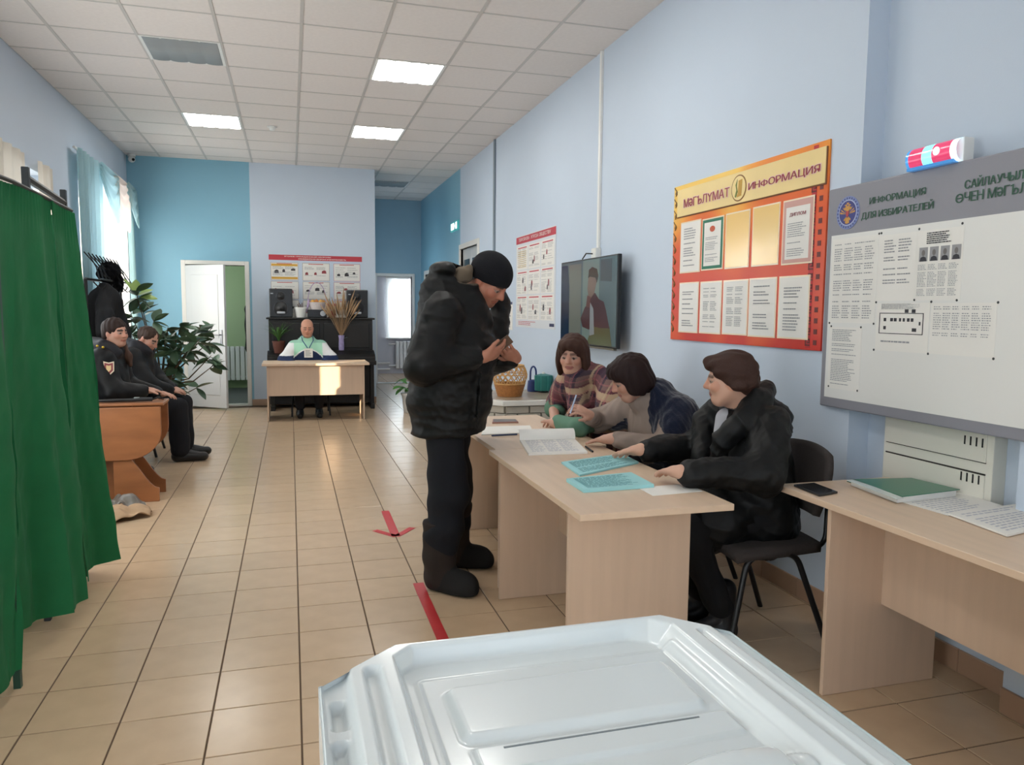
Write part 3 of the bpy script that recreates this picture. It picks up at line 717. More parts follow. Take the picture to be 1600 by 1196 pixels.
# ------------------------------------------------------------------ piano
m_pia = M('black_piano_lacquer', (13, 11, 10), 0.42)
t = thing('upright_piano', 'black upright piano against the back wall', 'piano', (0.42, 11.35, 0))
PX0, PX1 = -0.30, 1.145
bx('case', m_pia, PX0, PX1, 11.25, 11.64, 0.06, 1.27, t, bevel=0.006)
bx('lid', m_pia, PX0-0.03, PX1+0.03, 11.20, 11.66, 1.27, 1.295, t, bevel=0.006)
for a, c in ((PX0+0.05, 0.40), (0.45, PX1-0.05)): bx('front_panel', m_pia, a, c, 11.235, 11.252, 0.86, 1.22, t, bevel=0.008)
bx('key_bed', m_pia, PX0-0.03, PX1+0.02, 10.95, 11.25, 0.63, 0.69, t, bevel=0.006)
B().prism([(0, 0), (0.29, 0), (0.29, 0.14), (0.2, 0.135), (0.05, 0.09), (0.0, 0.05)], (PX0-0.02, 10.97, 0.69), (0, 1, 0), (0, 0, 1), PX1-PX0+0.03).build('fallboard', m_pia, t, bevel=0.006)
bx('lower_panel', m_pia, PX0+0.06, PX1-0.06, 11.235, 11.252, 0.16, 0.60, t, bevel=0.006)
for x in (PX0+0.02, PX1-0.06):
    B().prism([(0, 0.63), (0.06, 0.63), (0.06, 0.4), (0.045, 0.2), (0.06, 0.07), (0, 0.07)], (x, 10.99, 0), (0, 1, 0), (0, 0, 1), 0.05).build('leg', m_pia, t, bevel=0.004)
    bx('toe_block', m_pia, x-0.005, x+0.055, 10.97, 11.45, 0.0, 0.07, t, bevel=0.006)
for x in (0.33, 0.42, 0.51): B().tube([(x, 11.25, 0.09), (x, 11.13, 0.075)], 0.011, 8).build('pedal', M('old_brass', (150, 120, 60), 0.35, metal=1), t)
for x in (0.1, 0.72):       # sconce holders
    B().tube([(x, 11.235, 1.0), (x, 11.20, 1.0), (x+0.06, 11.18, 1.02)], 0.006, 6).build('candle_sconce', m_metal, t)
# ------------------------------------------------------------------ coat rack with hat and coat
t = thing('coat_rack', 'black metal coat rack with a lattice hat shelf before the window', 'coat rack', (-1.80, 9.2, 0))
RX, RY0, RY1, RZ = -1.88, 8.2, 9.75, 1.69
for y in (RY0, RY1): B().tube([(RX, y, 0.05), (RX, y, RZ)], 0.016, 8).build('post', m_blk, t)
for y in (RY0, RY1): B().tube([(RX-0.22, y, 0.02), (RX+0.22, y, 0.02)], 0.016, 8).build('foot', m_blk, t)
B().tube([(RX, RY0, RZ), (RX, RY1, RZ)], 0.014, 8).build('lower_rail', m_blk, t)
B().tube([(RX+0.12, RY0, RZ+0.0), (RX+0.12, RY1, RZ+0.0)], 0.010, 8).build('front_rail', m_blk, t)
n = 11
for k in range(n):
    a = RY0+(RY1-RY0)*k/(n-1)
    for s in (-1, 1):
        e = a+s*0.24
        if RY0-0.05 <= e <= RY1+0.05: B().tube([(RX+0.12, a, RZ), (RX+0.07, (a+e)/2, RZ+0.12), (RX-0.02, e, RZ+0.26)], 0.006, 5).build('lattice_bar', m_blk, t)
for y in (8.4, 8.65, 8.9, 9.15, 9.4, 9.65): B().tube([(RX+0.02, y, RZ-0.02), (RX+0.09, y, RZ-0.1), (RX+0.13, y, RZ-0.07), (RX+0.14, y, RZ-0.04)], 0.007, 6).build('hook', m_blk, t)
GAP0, GAP1 = 7.28, 7.62
# ------------------------------------------------------------------ things on the right wall
def RP(x, y, X): return W(x, y, X=X)
def rrect(tl, br, X):
    """rectangle on a plane X from two photo corners -> origin (lower left as read), width, height"""
    a, c = RP(*tl, X), RP(*br, X); return Vector((X, a.y, c.z)), a.y-c.y, a.z-c.z
def sheet(name, mat, o, w, h, th, parent, u=U_R, v=V_R, bevel=0.0):
    n = u.cross(v); b = B().prism([(0, 0), (w, 0), (w, h), (0, h)], o, u, v, th); return b.build(name, mat, parent, bevel=bevel)
m_paper = M('white_paper', (232, 230, 224), 0.7)
m_ink = M('grey_print', (152, 154, 158), 0.8); m_dark = M('dark_print', (60, 60, 66), 0.8)
def disc(name, mat, c, u, v, ru, rv, th, parent, n=36):
    c = Vector(c); poly = [(ru*math.cos(2*PI*k/n), rv*math.sin(2*PI*k/n)) for k in range(n)]
    return B().prism(poly, c, u, v, th).build(name, mat, parent)

# orange information stand
t = thing('information_stand', 'orange and red information stand with ten document pockets on the right wall', 'notice board', (XR, 3.82, 1.243))
X1 = XR-0.010
SY0, SY1, SZ0, SZ1 = 4.568, 3.072, 1.243, 2.230       # far edge, near edge, bottom, top
m = bpy.data.materials.new('orange_stand_print'); m.use_nodes = True; nt = m.node_tree; bs = nt.nodes['Principled BSDF']
tcn = nt.nodes.new('ShaderNodeTexCoord'); mp = nt.nodes.new('ShaderNodeMapping'); mp.inputs['Rotation'].default_value = (0.5, 0, 0)
nz = nt.nodes.new('ShaderNodeTexNoise'); nz.inputs['Scale'].default_value = 1.6; nz.inputs['Detail'].default_value = 1.5
wv = nt.nodes.new('ShaderNodeTexWave'); wv.inputs['Scale'].default_value = 1.3; wv.inputs['Distortion'].default_value = 5; wv.inputs['Detail'].default_value = 1
mxn = nt.nodes.new('ShaderNodeMath'); mxn.operation = 'ADD'; sx = nt.nodes.new('ShaderNodeSeparateXYZ')
rampn = nt.nodes.new('ShaderNodeValToRGB'); er = rampn.color_ramp; er.elements[0].position = 0.15; er.elements[0].color = lin((206, 50, 36))+(1,); er.elements[1].position = 0.95; er.elements[1].color = lin((244, 202, 96))+(1,)
e = er.elements.new(0.45); e.color = lin((226, 92, 40))+(1,); e = er.elements.new(0.7); e.color = lin((238, 150, 52))+(1,)
L = nt.links; L.new(tcn.outputs['Object'], mp.inputs[0]); L.new(mp.outputs[0], wv.inputs[0]); L.new(mp.outputs[0], nz.inputs[0]); L.new(tcn.outputs['Object'], sx.inputs[0])
ma = nt.nodes.new('ShaderNodeMath'); ma.operation = 'MULTIPLY_ADD'; ma.inputs[1].default_value = 0.62; ma.inputs[2].default_value = 0.02; L.new(sx.outputs['Z'], ma.inputs[0])
mb = nt.nodes.new('ShaderNodeMath'); mb.operation = 'MULTIPLY_ADD'; mb.inputs[1].default_value = 0.55; L.new(wv.outputs['Fac'], mb.inputs[0]); L.new(ma.outputs[0], mb.inputs[2]); L.new(mb.outputs[0], rampn.inputs[0])
L.new(rampn.outputs[0], bs.inputs['Base Color']); bs.inputs['Roughness'].default_value = 0.28
sheet('backing_board', m, (XR, SY0, SZ0), SY0-SY1, SZ1-SZ0, 0.010, t, bevel=0.001)
m_cream = M('cream_title_panel', (240, 214, 150), 0.3, var=0.08, vscale=3); m_maroon = M('maroon_lettering', (150, 42, 54), 0.4); m_gold = M('gold_print', (196, 150, 52), 0.35)
def cR(cx, cy): return (1040+cx*0.2925, 210+cy*0.2926)
a = RP(*cR(70, 300), X1); c = RP(*cR(858, 262), X1)
sheet('title_panel_edge', M('brown_edge', (120, 70, 40), 0.5), (X1, a.y+0.006, 2.024), a.y-c.y+0.012, 0.176, 0.004, t, bevel=0.002)
tp = sheet('title_panel', m_cream, (X1-0.004, a.y, 2.031), a.y-c.y, 0.170, 0.004, t, bevel=0.002)
X2 = X1-0.008
for txt, bl, tr, nm in (('МӘГЪЛҮМАТ', (98, 393), (342, 282), 'lettering'), ('ИНФОРМАЦИЯ', (443, 306), (828, 157), 'lettering')):
    p, q = RP(*cR(*bl), X2), RP(*cR(*tr), X2)
    lettering('lettering_outline', txt, Vector((X2, p.y+0.004, p.z-0.004)), U_R, V_R, p.y-q.y+0.008, q.z-p.z+0.008, M('pale_pink_outline', (232, 196, 190), 0.4), t, 0.0006, bold=0.09)
    lettering('lettering', txt, Vector((X2, p.y, p.z)), U_R, V_R, p.y-q.y, q.z-p.z, m_maroon, t, 0.0012, bold=0.045)
ec = RP(*cR(392, 287), X2)
disc('emblem_ring', M('bronze_ring', (140, 96, 40), 0.35), ec, U_R, V_R, 0.073, 0.073, 0.002, t)
disc('emblem_disc', M('cream_disc', (238, 214, 150), 0.35), ec+Vector((-0.002, 0, 0)), U_R, V_R, 0.066, 0.066, 0.001, t)
eb = B()                                # scroll, quill and leaf of the emblem
for poly in ([(-0.005, -0.035), (0.032, -0.03), (0.036, 0.045), (0.0, 0.04)], [(-0.012, -0.05), (0.03, -0.045), (0.03, -0.03), (-0.012, -0.035)]): eb.prism(poly, ec+Vector((-0.003, 0, 0)), U_R, V_R, 0.001)
eb.build('emblem_scroll', m_gold, t)
eb = B(); eb.prism([(-0.035, -0.045), (-0.02, -0.01), (-0.03, 0.02), (-0.012, 0.05), (-0.016, 0.01), (-0.006, -0.02), (-0.022, -0.05)], ec+Vector((-0.003, 0, 0)), U_R, V_R, 0.0012)
eb.build('emblem_leaf', M('olive_print', (120, 128, 60), 0.5), t)
# ornament bands: greek-key squares right, leafy curls left
m_orn = M('ornament_maroon', (110, 40, 36), 0.4); m_red = M('ornament_red', (190, 36, 44), 0.35)
ow = 0.10; sheet('ornament_band', m_red, (X1, SY1+ow+0.012, SZ0+0.01), 0.035, SZ1-SZ0-0.02, 0.0008, t)
ob = B(); n = 18
for k in range(n):
    z = SZ0+0.02+k*(SZ1-SZ0-0.04)/n; y = SY1+0.115
    s = 0.036
    for (p0, p1, q0, q1) in ((0, s, 0, 0.008), (0, 0.008, 0, s), (0, s, s-0.008, s), (s-0.008, s, 0.014, s), (0.014, s, 0.014, 0.021)):
        ob.prism([(p0, q0), (p1, q0), (p1, q1), (p0, q1)], (X1, y, z), U_R, V_R, 0.0012)
    ob.prism([(0.06, 0.006), (0.085, 0.006), (0.085, 0.03), (0.06, 0.03)], (X1, y, z), U_R, V_R, 0.0012)
ob.build('key_ornament', m_orn, t, kind='stuff')
ob = B()
for k in range(13):
    z = SZ0+0.05+k*0.073; y = SY0-0.025
    ob.tube([Vector((X1-0.001, y-0.018*math.sin(q*0.9), z+0.011*q)) for q in range(6)], 0.004, 5)
    ob.prism([(0.02, 0.0), (0.042, 0.018), (0.024, 0.036), (0.01, 0.018)], (X1, y+0.02, z), U_R, V_R, 0.001)
ob.build('leaf_ornament', M('olive_ornament', (124, 84, 36), 0.5), t, kind='stuff')
pk = [((88, 480), (180, 728)), ((203, 462), (302, 712)), ((330, 432), (440, 702)), ((475, 398), (598, 688)), ((638, 365), (778, 678)),
      ((80, 800), (168, 1056)), ((192, 795), (290, 1062)), ((315, 788), (430, 1068)), ((455, 778), (580, 1080)), ((615, 768), (755, 1090))]
kinds = ['print', 'green', 'empty', 'empty', 'diploma', 'print', 'table', 'table', 'print', 'print']
m_clear = M('clear_pocket', (246, 206, 130), 0.12, coat=0.6); m_pocket = M('pocket_edge', (244, 226, 196), 0.2)
for i, ((tl, br), kd) in enumerate(zip(pk, kinds)):
    o, w, h = rrect(cR(*tl), cR(*br), X1)
    pkt = sheet('pocket', m_pocket, o+Vector((0, 0.008, -0.008)), w+0.016, h+0.016, 0.003, t)
    if kd == 'empty':
        sheet('clear_window', m_clear, o+Vector((-0.003, 0, 0)), w, h, 0.001, pkt)
    else:
        pp = sheet('document', M('green_certificate', (44, 116, 92), 0.5) if kd == 'green' else M('diploma_paper', (206, 160, 150), 0.5) if kd == 'diploma' else m_paper, o+Vector((-0.003, 0, 0)), w, h, 0.001, pkt)
        q = o+Vector((-0.004, 0, 0)); rows = 22
        if kd in ('green', 'diploma'): sheet('inner_sheet', m_paper, q+Vector((0, -w*0.09, h*0.06)), w*0.82, h*0.84 if kd == 'diploma' else h*0.88, 0.0006, pkt)
        if kd == 'diploma': lettering('lettering', 'ДИПЛОМ', q+Vector((-0.0006, -w*0.22, h*0.74)), U_R, V_R, w*0.56, h*0.065, m_maroon, pkt, 0.0006, bold=0.04)
        if kd == 'green': disc('red_crest', M('red_crest', (196, 90, 60), 0.5), q+Vector((-0.0008, -w*0.5, h*0.8)), U_R, V_R, w*0.13, h*0.06, 0.0005, pkt)
        print_rows('print', q+Vector((-0.0008, -w*0.14, h*0.1)), U_R, V_R, w*0.72, h*(0.55 if kd in ('green', 'diploma') else 0.8), 16 if kd != 'table' else 24, m_ink, pkt, seed=40+i, fill=0.4, gap=0.3, cols=1 if kd != 'table' else 2)

# grey voters' board bridging the niche
t = thing('voter_board', 'large grey-framed white voters board with pinned papers above the right desk', 'notice board', (XR, 2.1, 0.99))
XG = XR-0.030; GY0, GY1, GZ0, GZ1 = 3.035, 1.15, 0.99, 1.990
m_gf = M('grey_board_frame', (138, 138, 146), 0.45, var=0.02)
sheet('grey_frame', m_gf, (XR, GY0, GZ0), GY0-GY1, GZ1-GZ0, 0.030, t, bevel=0.006)
sheet('white_field', M('white_board_field', (226, 226, 222), 0.4), (XG, 3.003, 1.035), 3.003-GY1-0.03, 0.742, 0.0015, t)
m_gtext = M('green_lettering', (44, 84, 66), 0.5)
def cG(cx, cy): return (1280+cx*0.2174, 200+cy*0.2174)
def cH(cx, cy): return (1270+cx*0.2174, 440+cy*0.2174)
for txt, bl, tr, hh, zz in (('ИНФОРМАЦИЯ', (362, 560), (768, 448), 0.034, (362, 560)), ('ДЛЯ ИЗБИРАТЕЛЕЙ', (305, 655), (825, 530), 0.042, (425, 640))):
    p, q, zb = RP(*cG(*bl), XG), RP(*cG(*tr), XG), RP(*cG(*zz), XG).z
    lettering('lettering', txt, Vector((XG, p.y, zb-(0.006 if 'Д' in txt else 0))), U_R, V_R, p.y-q.y, hh, m_gtext, t, 0.0012, bold=0.045)
for txt, bl, sp, hgt in (('САЙЛАУЧЫЛАР', (1047, 440), (1392, 8.0/11), 0.040), ('ӨЧЕН МӘГЪЛҮМАТ', (980, 545), (1440, 9.0/14), 0.036)):
    p, q = RP(*cG(*bl), XG), RP(*cG(sp[0], 400), XG)
    lettering('lettering', txt, Vector((XG, p.y, p.z)), U_R, V_R, (p.y-q.y)/sp[1]*1.06, hgt, m_gtext, t, 0.0012, bold=0.045)
# round emblem: blue ring, dark blue field, golden two-headed bird
ec = RP(*cG(208, 610), XG); r0 = 0.073
disc('emblem_ring', M('emblem_blue_ring', (122, 136, 186), 0.45), ec, U_R, V_R, r0, r0, 0.002, t)
disc('emblem_ring_line', M('emblem_pale_line', (196, 204, 222), 0.45), ec+Vector((-0.002, 0, 0)), U_R, V_R, r0*0.77, r0*0.77, 0.0006, t)
disc('emblem_field', M('emblem_dark_field', (58, 62, 128), 0.45), ec+Vector((-0.0026, 0, 0)), U_R, V_R, r0*0.73, r0*0.73, 0.0006, t)
eb = B(); o = ec+Vector((-0.0034, 0, 0)); k = r0*0.73
for s in (-1, 1):
    for q in range(7):                    # wing feathers
        a = 0.25+q*0.32; ca, sa = math.cos(a), math.sin(a); rr = k*(0.92-0.02*q)
        pl = [(s*(0.16*k), -0.1*k+0.06*k*q*0.5), (s*rr*ca*0.98-0.06*k*sa*s, rr*sa*0.8-0.22*k), (s*rr*ca, rr*sa*0.8-0.14*k), (s*rr*ca*0.98+0.05*k*sa*s, rr*sa*0.8-0.05*k)]
        eb.prism(pl if s > 0 else pl[::-1], o, U_R, V_R, 0.0004)
    pl = [(0, 0.1*k), (s*0.12*k, 0.12*k), (s*0.2*k, 0.55*k), (s*0.4*k, 0.62*k), (s*0.2*k, 0.72*k), (s*0.08*k, 0.6*k)]; eb.prism(pl if s > 0 else pl[::-1], o, U_R, V_R, 0.0006)
    pl = [(s*0.1*k, -0.3*k), (s*0.42*k, -0.55*k), (s*0.36*k, -0.68*k), (s*0.1*k, -0.5*k)]; eb.prism(pl if s > 0 else pl[::-1], o, U_R, V_R, 0.0006)
eb.prism([(-0.1*k, 0.66*k), (0.1*k, 0.66*k), (0.13*k, 0.86*k), (0, 0.8*k), (-0.13*k, 0.86*k)], o, U_R, V_R, 0.0006)
eb.prism([(-0.16*k, -0.4*k), (0.16*k, -0.4*k), (0.26*k, -0.85*k), (0, -0.92*k), (-0.26*k, -0.85*k)], o, U_R, V_R, 0.0006)
eb.build('golden_bird', M('emblem_gold', (206, 152, 66), 0.4), t)
eb = B(); eb.prism([(-0.17*k, 0.14*k), (0.17*k, 0.14*k), (0.17*k, -0.2*k), (0, -0.38*k), (-0.17*k, -0.2*k)], o+Vector((-0.0008, 0, 0)), U_R, V_R, 0.0004); eb.build('red_shield', M('emblem_red', (170, 60, 62), 0.4), t)
lt = B()
for q in range(26):
    a = 2*PI*q/26; c0 = ec+Vector((-0.0022, -math.cos(a)*r0*0.88, math.sin(a)*r0*0.88)); du = Vector((0, math.sin(a), math.cos(a))); dv2 = Vector((0, -math.cos(a), math.sin(a)))
    lt.quad(c0-du*0.004-dv2*0.004, c0+du*0.004-dv2*0.004, c0+du*0.004+dv2*0.004, c0-du*0.004+dv2*0.004)
lt.build('ring_marks', M('emblem_ring_marks', (70, 78, 132), 0.5), t)
XP = XG-0.0015
def paper(tl, br, lab, rows, cols=1, seed=0, top=0.9, left=0.06, wid=0.88, hh=0.82, gap=0.15, fill=0.42):
    o, w, h = rrect(tl, br, XP); p = sheet('pinned_paper', m_paper, o, w, h, 0.0008, t); tag(p, lab)
    print_rows('print', o+Vector((-0.0008, -w*left, h*(top-hh))), U_R, V_R, w*wid, h*hh, rows, m_ink, p, seed=seed, cols=cols, gap=gap, fill=fill); return p, o, w, h
paper((1302, 375), (1366, 506), 'sheet with a long printed table', 34, 4, 1, 0.97, 0.05, 0.9, 0.92)
paper((1374, 369), (1428, 470), 'sheet with a two-column list', 20, 2, 2, 0.93, 0.15, 0.75, 0.85, gap=0.3)
p, o, w, h = paper((1434, 362), (1500, 469), 'candidate sheet with four portraits', 22, 4, 3, 0.52, 0.05, 0.9, 0.48)
print_rows('print', o+Vector((-0.0008, -w*0.2, h*0.80)), U_R, V_R, w*0.6, h*0.17, 6, m_dark, p, seed=9, gap=0.05)
for k in range(4):
    q = o+Vector((-0.001, -w*(0.07+0.235*k), h*0.56)); pw, ph = w*0.19, h*0.2
    f = sheet('portrait', M('portrait_grey', (150, 150, 152), 0.6), q, pw, ph, 0.0004, p)
    bb = B().prism([(pw*(0.5+0.2*math.cos(a*PI/6)), ph*(0.6+0.22*math.sin(a*PI/6))) for a in range(12)], q+Vector((-0.0005, 0, 0)), U_R, V_R, 0.0003); bb.build('portrait_head', M('portrait_mid', (112, 108, 106), 0.6), f)
    B().prism([(pw*0.08, 0), (pw*0.92, 0), (pw*0.8, ph*0.28), (pw*0.5, ph*0.36), (pw*0.2, ph*0.28)], q+Vector((-0.0005, 0, 0)), U_R, V_R, 0.0003).build('portrait_shoulders', m_dark, f)
p, o, w, h = paper((1371, 474), (1449, 553), 'sheet with a framed room plan', 14, 1, 5, 0.99, 0.06, 0.85, 0.12, gap=0.0)
fb = B()
for (a0, b0, a1, b1) in ((0.06, 0.36, 0.9, 0.375), (0.06, 0.78, 0.9, 0.795), (0.06, 0.36, 0.075, 0.795), (0.885, 0.36, 0.9, 0.795)): fb.prism([(w*a0, h*b0), (w*a1, h*b0), (w*a1, h*b1), (w*a0, h*b1)], o+Vector((-0.001, 0, 0)), U_R, V_R, 0.0004)
for (a0, b0, sx_) in ((0.15, 0.62, 0.05), (0.28, 0.62, 0.055), (0.35, 0.62, 0.055), (0.45, 0.62, 0.04), (0.52, 0.62, 0.04), (0.6, 0.62, 0.05), (0.67, 0.62, 0.05), (0.55, 0.8, 0.07), (0.68, 0.8, 0.07), (0.15, 0.45, 0.05), (0.7, 0.42, 0.08), (0.82, 0.55, 0.03)):
    fb.prism([(w*a0, h*b0), (w*(a0+sx_), h*b0), (w*(a0+sx_), h*(b0+0.07)), (w*a0, h*(b0+0.07))], o+Vector((-0.001, 0, 0)), U_R, V_R, 0.0004)
fb.build('room_plan', m_dark, p)
print_rows('print', o+Vector((-0.0008, -w*0.08, h*0.17)), U_R, V_R, w*0.8, h*0.06, 1, m_ink, p, seed=12, gap=0)
paper((1456, 474), (1553, 560), 'sheet with a wide ruled table', 14, 6, 6, 0.95, 0.04, 0.9, 0.6)
paper((1297, 511), (1342, 613), 'narrow sheet of printed paragraphs pinned low on the board', 32, 1, 7, 0.97, 0.06, 0.86, 0.9, gap=0.12)
m_pin = M('dark_pin', (60, 62, 64), 0.4)
pin = None
for q in [cH(*v) for v in ((120, 298), (133, 322), (346, 330), (455, 150), (437, 304), (438, 491), (828, 520), (730, 133), (852, 146), (1035, 135), (1332, 151), (1298, 556), (113, 752), (320, 786))]+[cG(*v) for v in ((432, 760), (448, 757), (720, 727), (1030, 686))]:
    c = RP(*q, XP)
    if pin is None: pin = B().ball(c, 0.0052, 2, 0.6, 1, 1).build('pin', m_pin, t, smooth=True, origin=c); pin.location = c-wloc(t)
    else: share('pin', pin, t, c)
# lit alarm box on the board's top edge
t = thing('alarm_lamp', 'glowing red and cyan signal lamp box on top of the grey board', 'alarm lamp', (XR-0.02, 2.41, 1.985))
AY0, AY1, AZ0, AZ1, AX = 2.548, 2.305, 1.988, 2.078, XR-0.075
bx('housing', m_white, XR-0.03, XR+0.02, AY1, AY0, AZ0, AZ1, t, bevel=0.004)
def lens(y0, y1, name, mat, zs=1.0):
    def fn(a, b):
        th = -PI/2+PI*a; return Vector((XR-0.03-0.035*math.cos(th), y0+(y1-y0)*b, (AZ0+AZ1)/2+0.043*zs*math.sin(th)))
    o = B().grid(fn, 14, 2).build(name, mat, t, smooth=True); return o
lens(AY1, AY1+0.03, 'lens_end', M('lamp_clear_end', (214, 240, 248), 0.12, emit=0.9)); lens(AY1+0.03, AY1+0.115, 'lens_red', M('lamp_red_lens', (214, 70, 110), 0.12, emit=0.55))
lens(AY1+0.115, AY1+0.163, 'lens_cyan', M('lamp_cyan_lens', (140, 236, 236), 0.12, emit=0.9)); lens(AY1+0.163, AY0-0.014, 'lens_red', M('lamp_red_lens')); lens(AY0-0.014, AY0, 'lens_blue', M('lamp_blue_end', (70, 150, 214), 0.12, emit=0.6))
disc('printed_disc', M('lamp_white_disc', (236, 246, 246), 0.2, emit=0.8), (XR-0.066, AY1+0.09, 2.04), U_R, V_R, 0.016, 0.016, 0.001, t)
bx('base_strip', M('lamp_blue_strip', (70, 140, 206), 0.2, emit=0.35), XR-0.056, XR-0.03, AY1+0.02, AY0, AZ0, AZ0+0.012, t)
# metal switch cabinet in the niche
m_cab = M('cream_cabinet_enamel', (222, 220, 208), 0.35)
t = thing('switch_cabinet', 'cream metal switch cabinet with slotted doors in the niche', 'cabinet', (XR+0.05, 2.43, 0.42))
CX = XR+0.045; c0 = RP(1383, 655, CX).y; c1 = RP(1554, 690, CX).y
bx('case', m_cab, CX, XR+0.11, c1, c0, 0.40, 1.10, t, bevel=0.003)
dz = [(RP(1388, 690, CX).z, 1.08), (0.42, RP(1386, 707, CX).z)]
for k, (z0, z1) in enumerate(dz):
    d = bx('door', m_cab, CX-0.006, CX+0.001, c1+0.028, c0-0.016, z0, z1, t, bevel=0.0015, seg=1)
    sc = RP((1521, 1515)[k], (690, 747)[k], CX-0.006)
    for q in range(4): bx('vent_slot', M('black_slot', (18, 18, 18), 0.8), CX-0.0068, CX-0.005, sc.y+0.038-q*0.026-0.0035, sc.y+0.038-q*0.026+0.0035, sc.z-0.017, sc.z+0.017, d)
bx('door_gap', M('dark_gap', (52, 48, 44), 0.8), CX-0.003, CX+0.001, c1+0.028, c0-0.016, dz[1][1], dz[1][1]+0.006, t)
bx('door_gap', M('dark_gap'), CX-0.003, CX+0.001, c1+0.028, c0-0.016, dz[0][0]-0.003, dz[0][0], t)

# television on an arm, its cable duct and lead
t = thing('television', 'wall television showing a man in a plum jacket above the seated women', 'television', (XR, 5.8, 1.15))
TX, TY0, TY1, TZ0, TZ1 = 2.31, 6.415, 5.19, 1.145, 1.845
bx('tv_body', M('tv_black', (16, 17, 19), 0.35), TX, TX+0.03, TY1, TY0, TZ0, TZ1, t, bevel=0.004)
bx('tv_rear', M('tv_black'), TX+0.03, TX+0.06, TY1+0.2, TY0-0.2, TZ0+0.02, TZ0+0.35, t, bevel=0.006)
bx('wall_bracket', m_blk, TX+0.03, XR, 5.7, 5.9, 1.42, 1.6, t)
bx('soundbar_lip', M('tv_lip', (92, 86, 74), 0.4), TX-0.006, TX+0.02, TY1+0.04, TY0-0.1, TZ0-0.014, TZ0, t)
so_ = Vector((TX-0.0015, TY0-0.012, TZ0+0.014)); sw, sh = TY0-TY1-0.024, TZ1-TZ0-0.026
def scr(name, rgb, poly, lift, parent=None):
    return B().prism([(p[0]*sw, p[1]*sh) for p in poly], so_+Vector((-lift, 0, 0)), U_R, V_R, 0.0004).build(name, M('screen_'+name+str(rgb[0])+str(rgb[2]), tuple(int(c*0.8) for c in rgb), 0.12, emit=0.12), parent or t)
s0 = scr('screen', (96, 116, 120), [(0, 0), (1, 0), (1, 1), (0, 1)], 0)
scr('picture_curtain', (28, 52, 78), [(0, 0), (0.17, 0), (0.17, 0.72), (0.13, 0.97), (0, 0.97)], 0.0006, s0)
scr('picture_wall', (120, 128, 120), [(0.18, 0.0), (0.40, 0.0), (0.40, 0.97), (0.16, 0.97)], 0.0006, s0)
scr('picture_door', (124, 146, 142), [(0.43, 0), (0.72, 0), (0.72, 1), (0.43, 1)], 0.0008, s0)
scr('picture_frame', (78, 88, 92), [(0.74, 0.74), (0.92, 0.72), (0.92, 0.98), (0.74, 0.98)], 0.0008, s0)
scr('picture_trousers', (98, 96, 66), [(0.52, 0.0), (0.94, 0.0), (0.90, 0.22), (0.66, 0.24), (0.56, 0.1)], 0.0010, s0)
scr('picture_jacket', (84, 56, 62), [(0.40, 0.30), (0.44, 0.20), (0.56, 0.17), (0.60, 0.22), (0.72, 0.2), (0.90, 0.2), (0.84, 0.4), (0.80, 0.5), (0.72, 0.53), (0.66, 0.60), (0.58, 0.62), (0.52, 0.46), (0.48, 0.44)], 0.0012, s0)
scr('picture_shirt', (150, 158, 164), [(0.57, 0.1), (0.65, 0.12), (0.63, 0.42), (0.57, 0.5)], 0.0014, s0)
scr('picture_face', (132, 112, 102), [(0.52, 0.66), (0.54, 0.56), (0.58, 0.54), (0.64, 0.60), (0.68, 0.74), (0.66, 0.84), (0.54, 0.84)], 0.0016, s0)
scr('picture_hair', (62, 52, 46), [(0.53, 0.78), (0.56, 0.8), (0.66, 0.78), (0.68, 0.72), (0.705, 0.8), (0.68, 0.88), (0.60, 0.91), (0.54, 0.88)], 0.0018, s0)
scr('picture_hand', (116, 80, 78), [(0.50, 0.44), (0.57, 0.43), (0.58, 0.56), (0.52, 0.58)], 0.0020, s0)
t = thing('cable_duct', 'white vertical cable duct running from the ceiling to the television', 'cable duct', (XR, 5.84, 1.85))
bx('duct', m_white, XR-0.022, XR, 5.82, 5.855, 1.93, ZC, t, bevel=0.003)
bx('socket_box', m_white, XR-0.05, XR, 5.80, 5.90, 1.84, 1.935, t, bevel=0.006)
B().tube([(XR-0.05, 5.86, 1.89), (XR-0.06, 5.98, 1.90), (XR-0.06, 6.06, 1.86), (XR-0.07, 6.02, 1.80)], 0.006, 6).build('power_lead', m_blk, t, smooth=True)
o = bx('wall_pipe', M('grey_pipe_paint', (126, 138, 148), 0.4), XR-0.025, XR, 9.14, 9.19, 2.0, ZC, None, bevel=0.008, origin=(XR, 9.16, 2.0)); tag(o, 'thin grey vertical pipe on the right wall behind the standing man', 'pipe')

# safety poster on the right wall
t = thing('safety_poster', 'white safety poster in nine panels under a red header, left of the television', 'poster', (XR, 7.56, 1.243))
QY0, QY1, QZ0, QZ1 = 8.22, 6.90, 1.243, 2.232; qw, qh = QY0-QY1, QZ1-QZ0
sheet('poster_sheet', M('poster_grey_white', (212, 216, 220), 0.45), (XR, QY0, QZ0), qw, qh, 0.004, t)
m_prd = M('poster_red', (190, 52, 66), 0.45); m_pb = M('poster_black', (52, 46, 50), 0.5)
XQ = XR-0.004
sheet('red_header', m_prd, (XQ, QY0, QZ1-0.085), qw, 0.075, 0.0008, t)
lettering('lettering', 'ТЕРРОРИЗМ - УГРОЗА ОБЩЕСТВУ', Vector((XQ-0.0008, QY0-0.09, QZ1-0.068)), U_R, V_R, qw-0.24, 0.042, m_paper, t, 0.0006, bold=0.04)
rnd = random.Random(7)
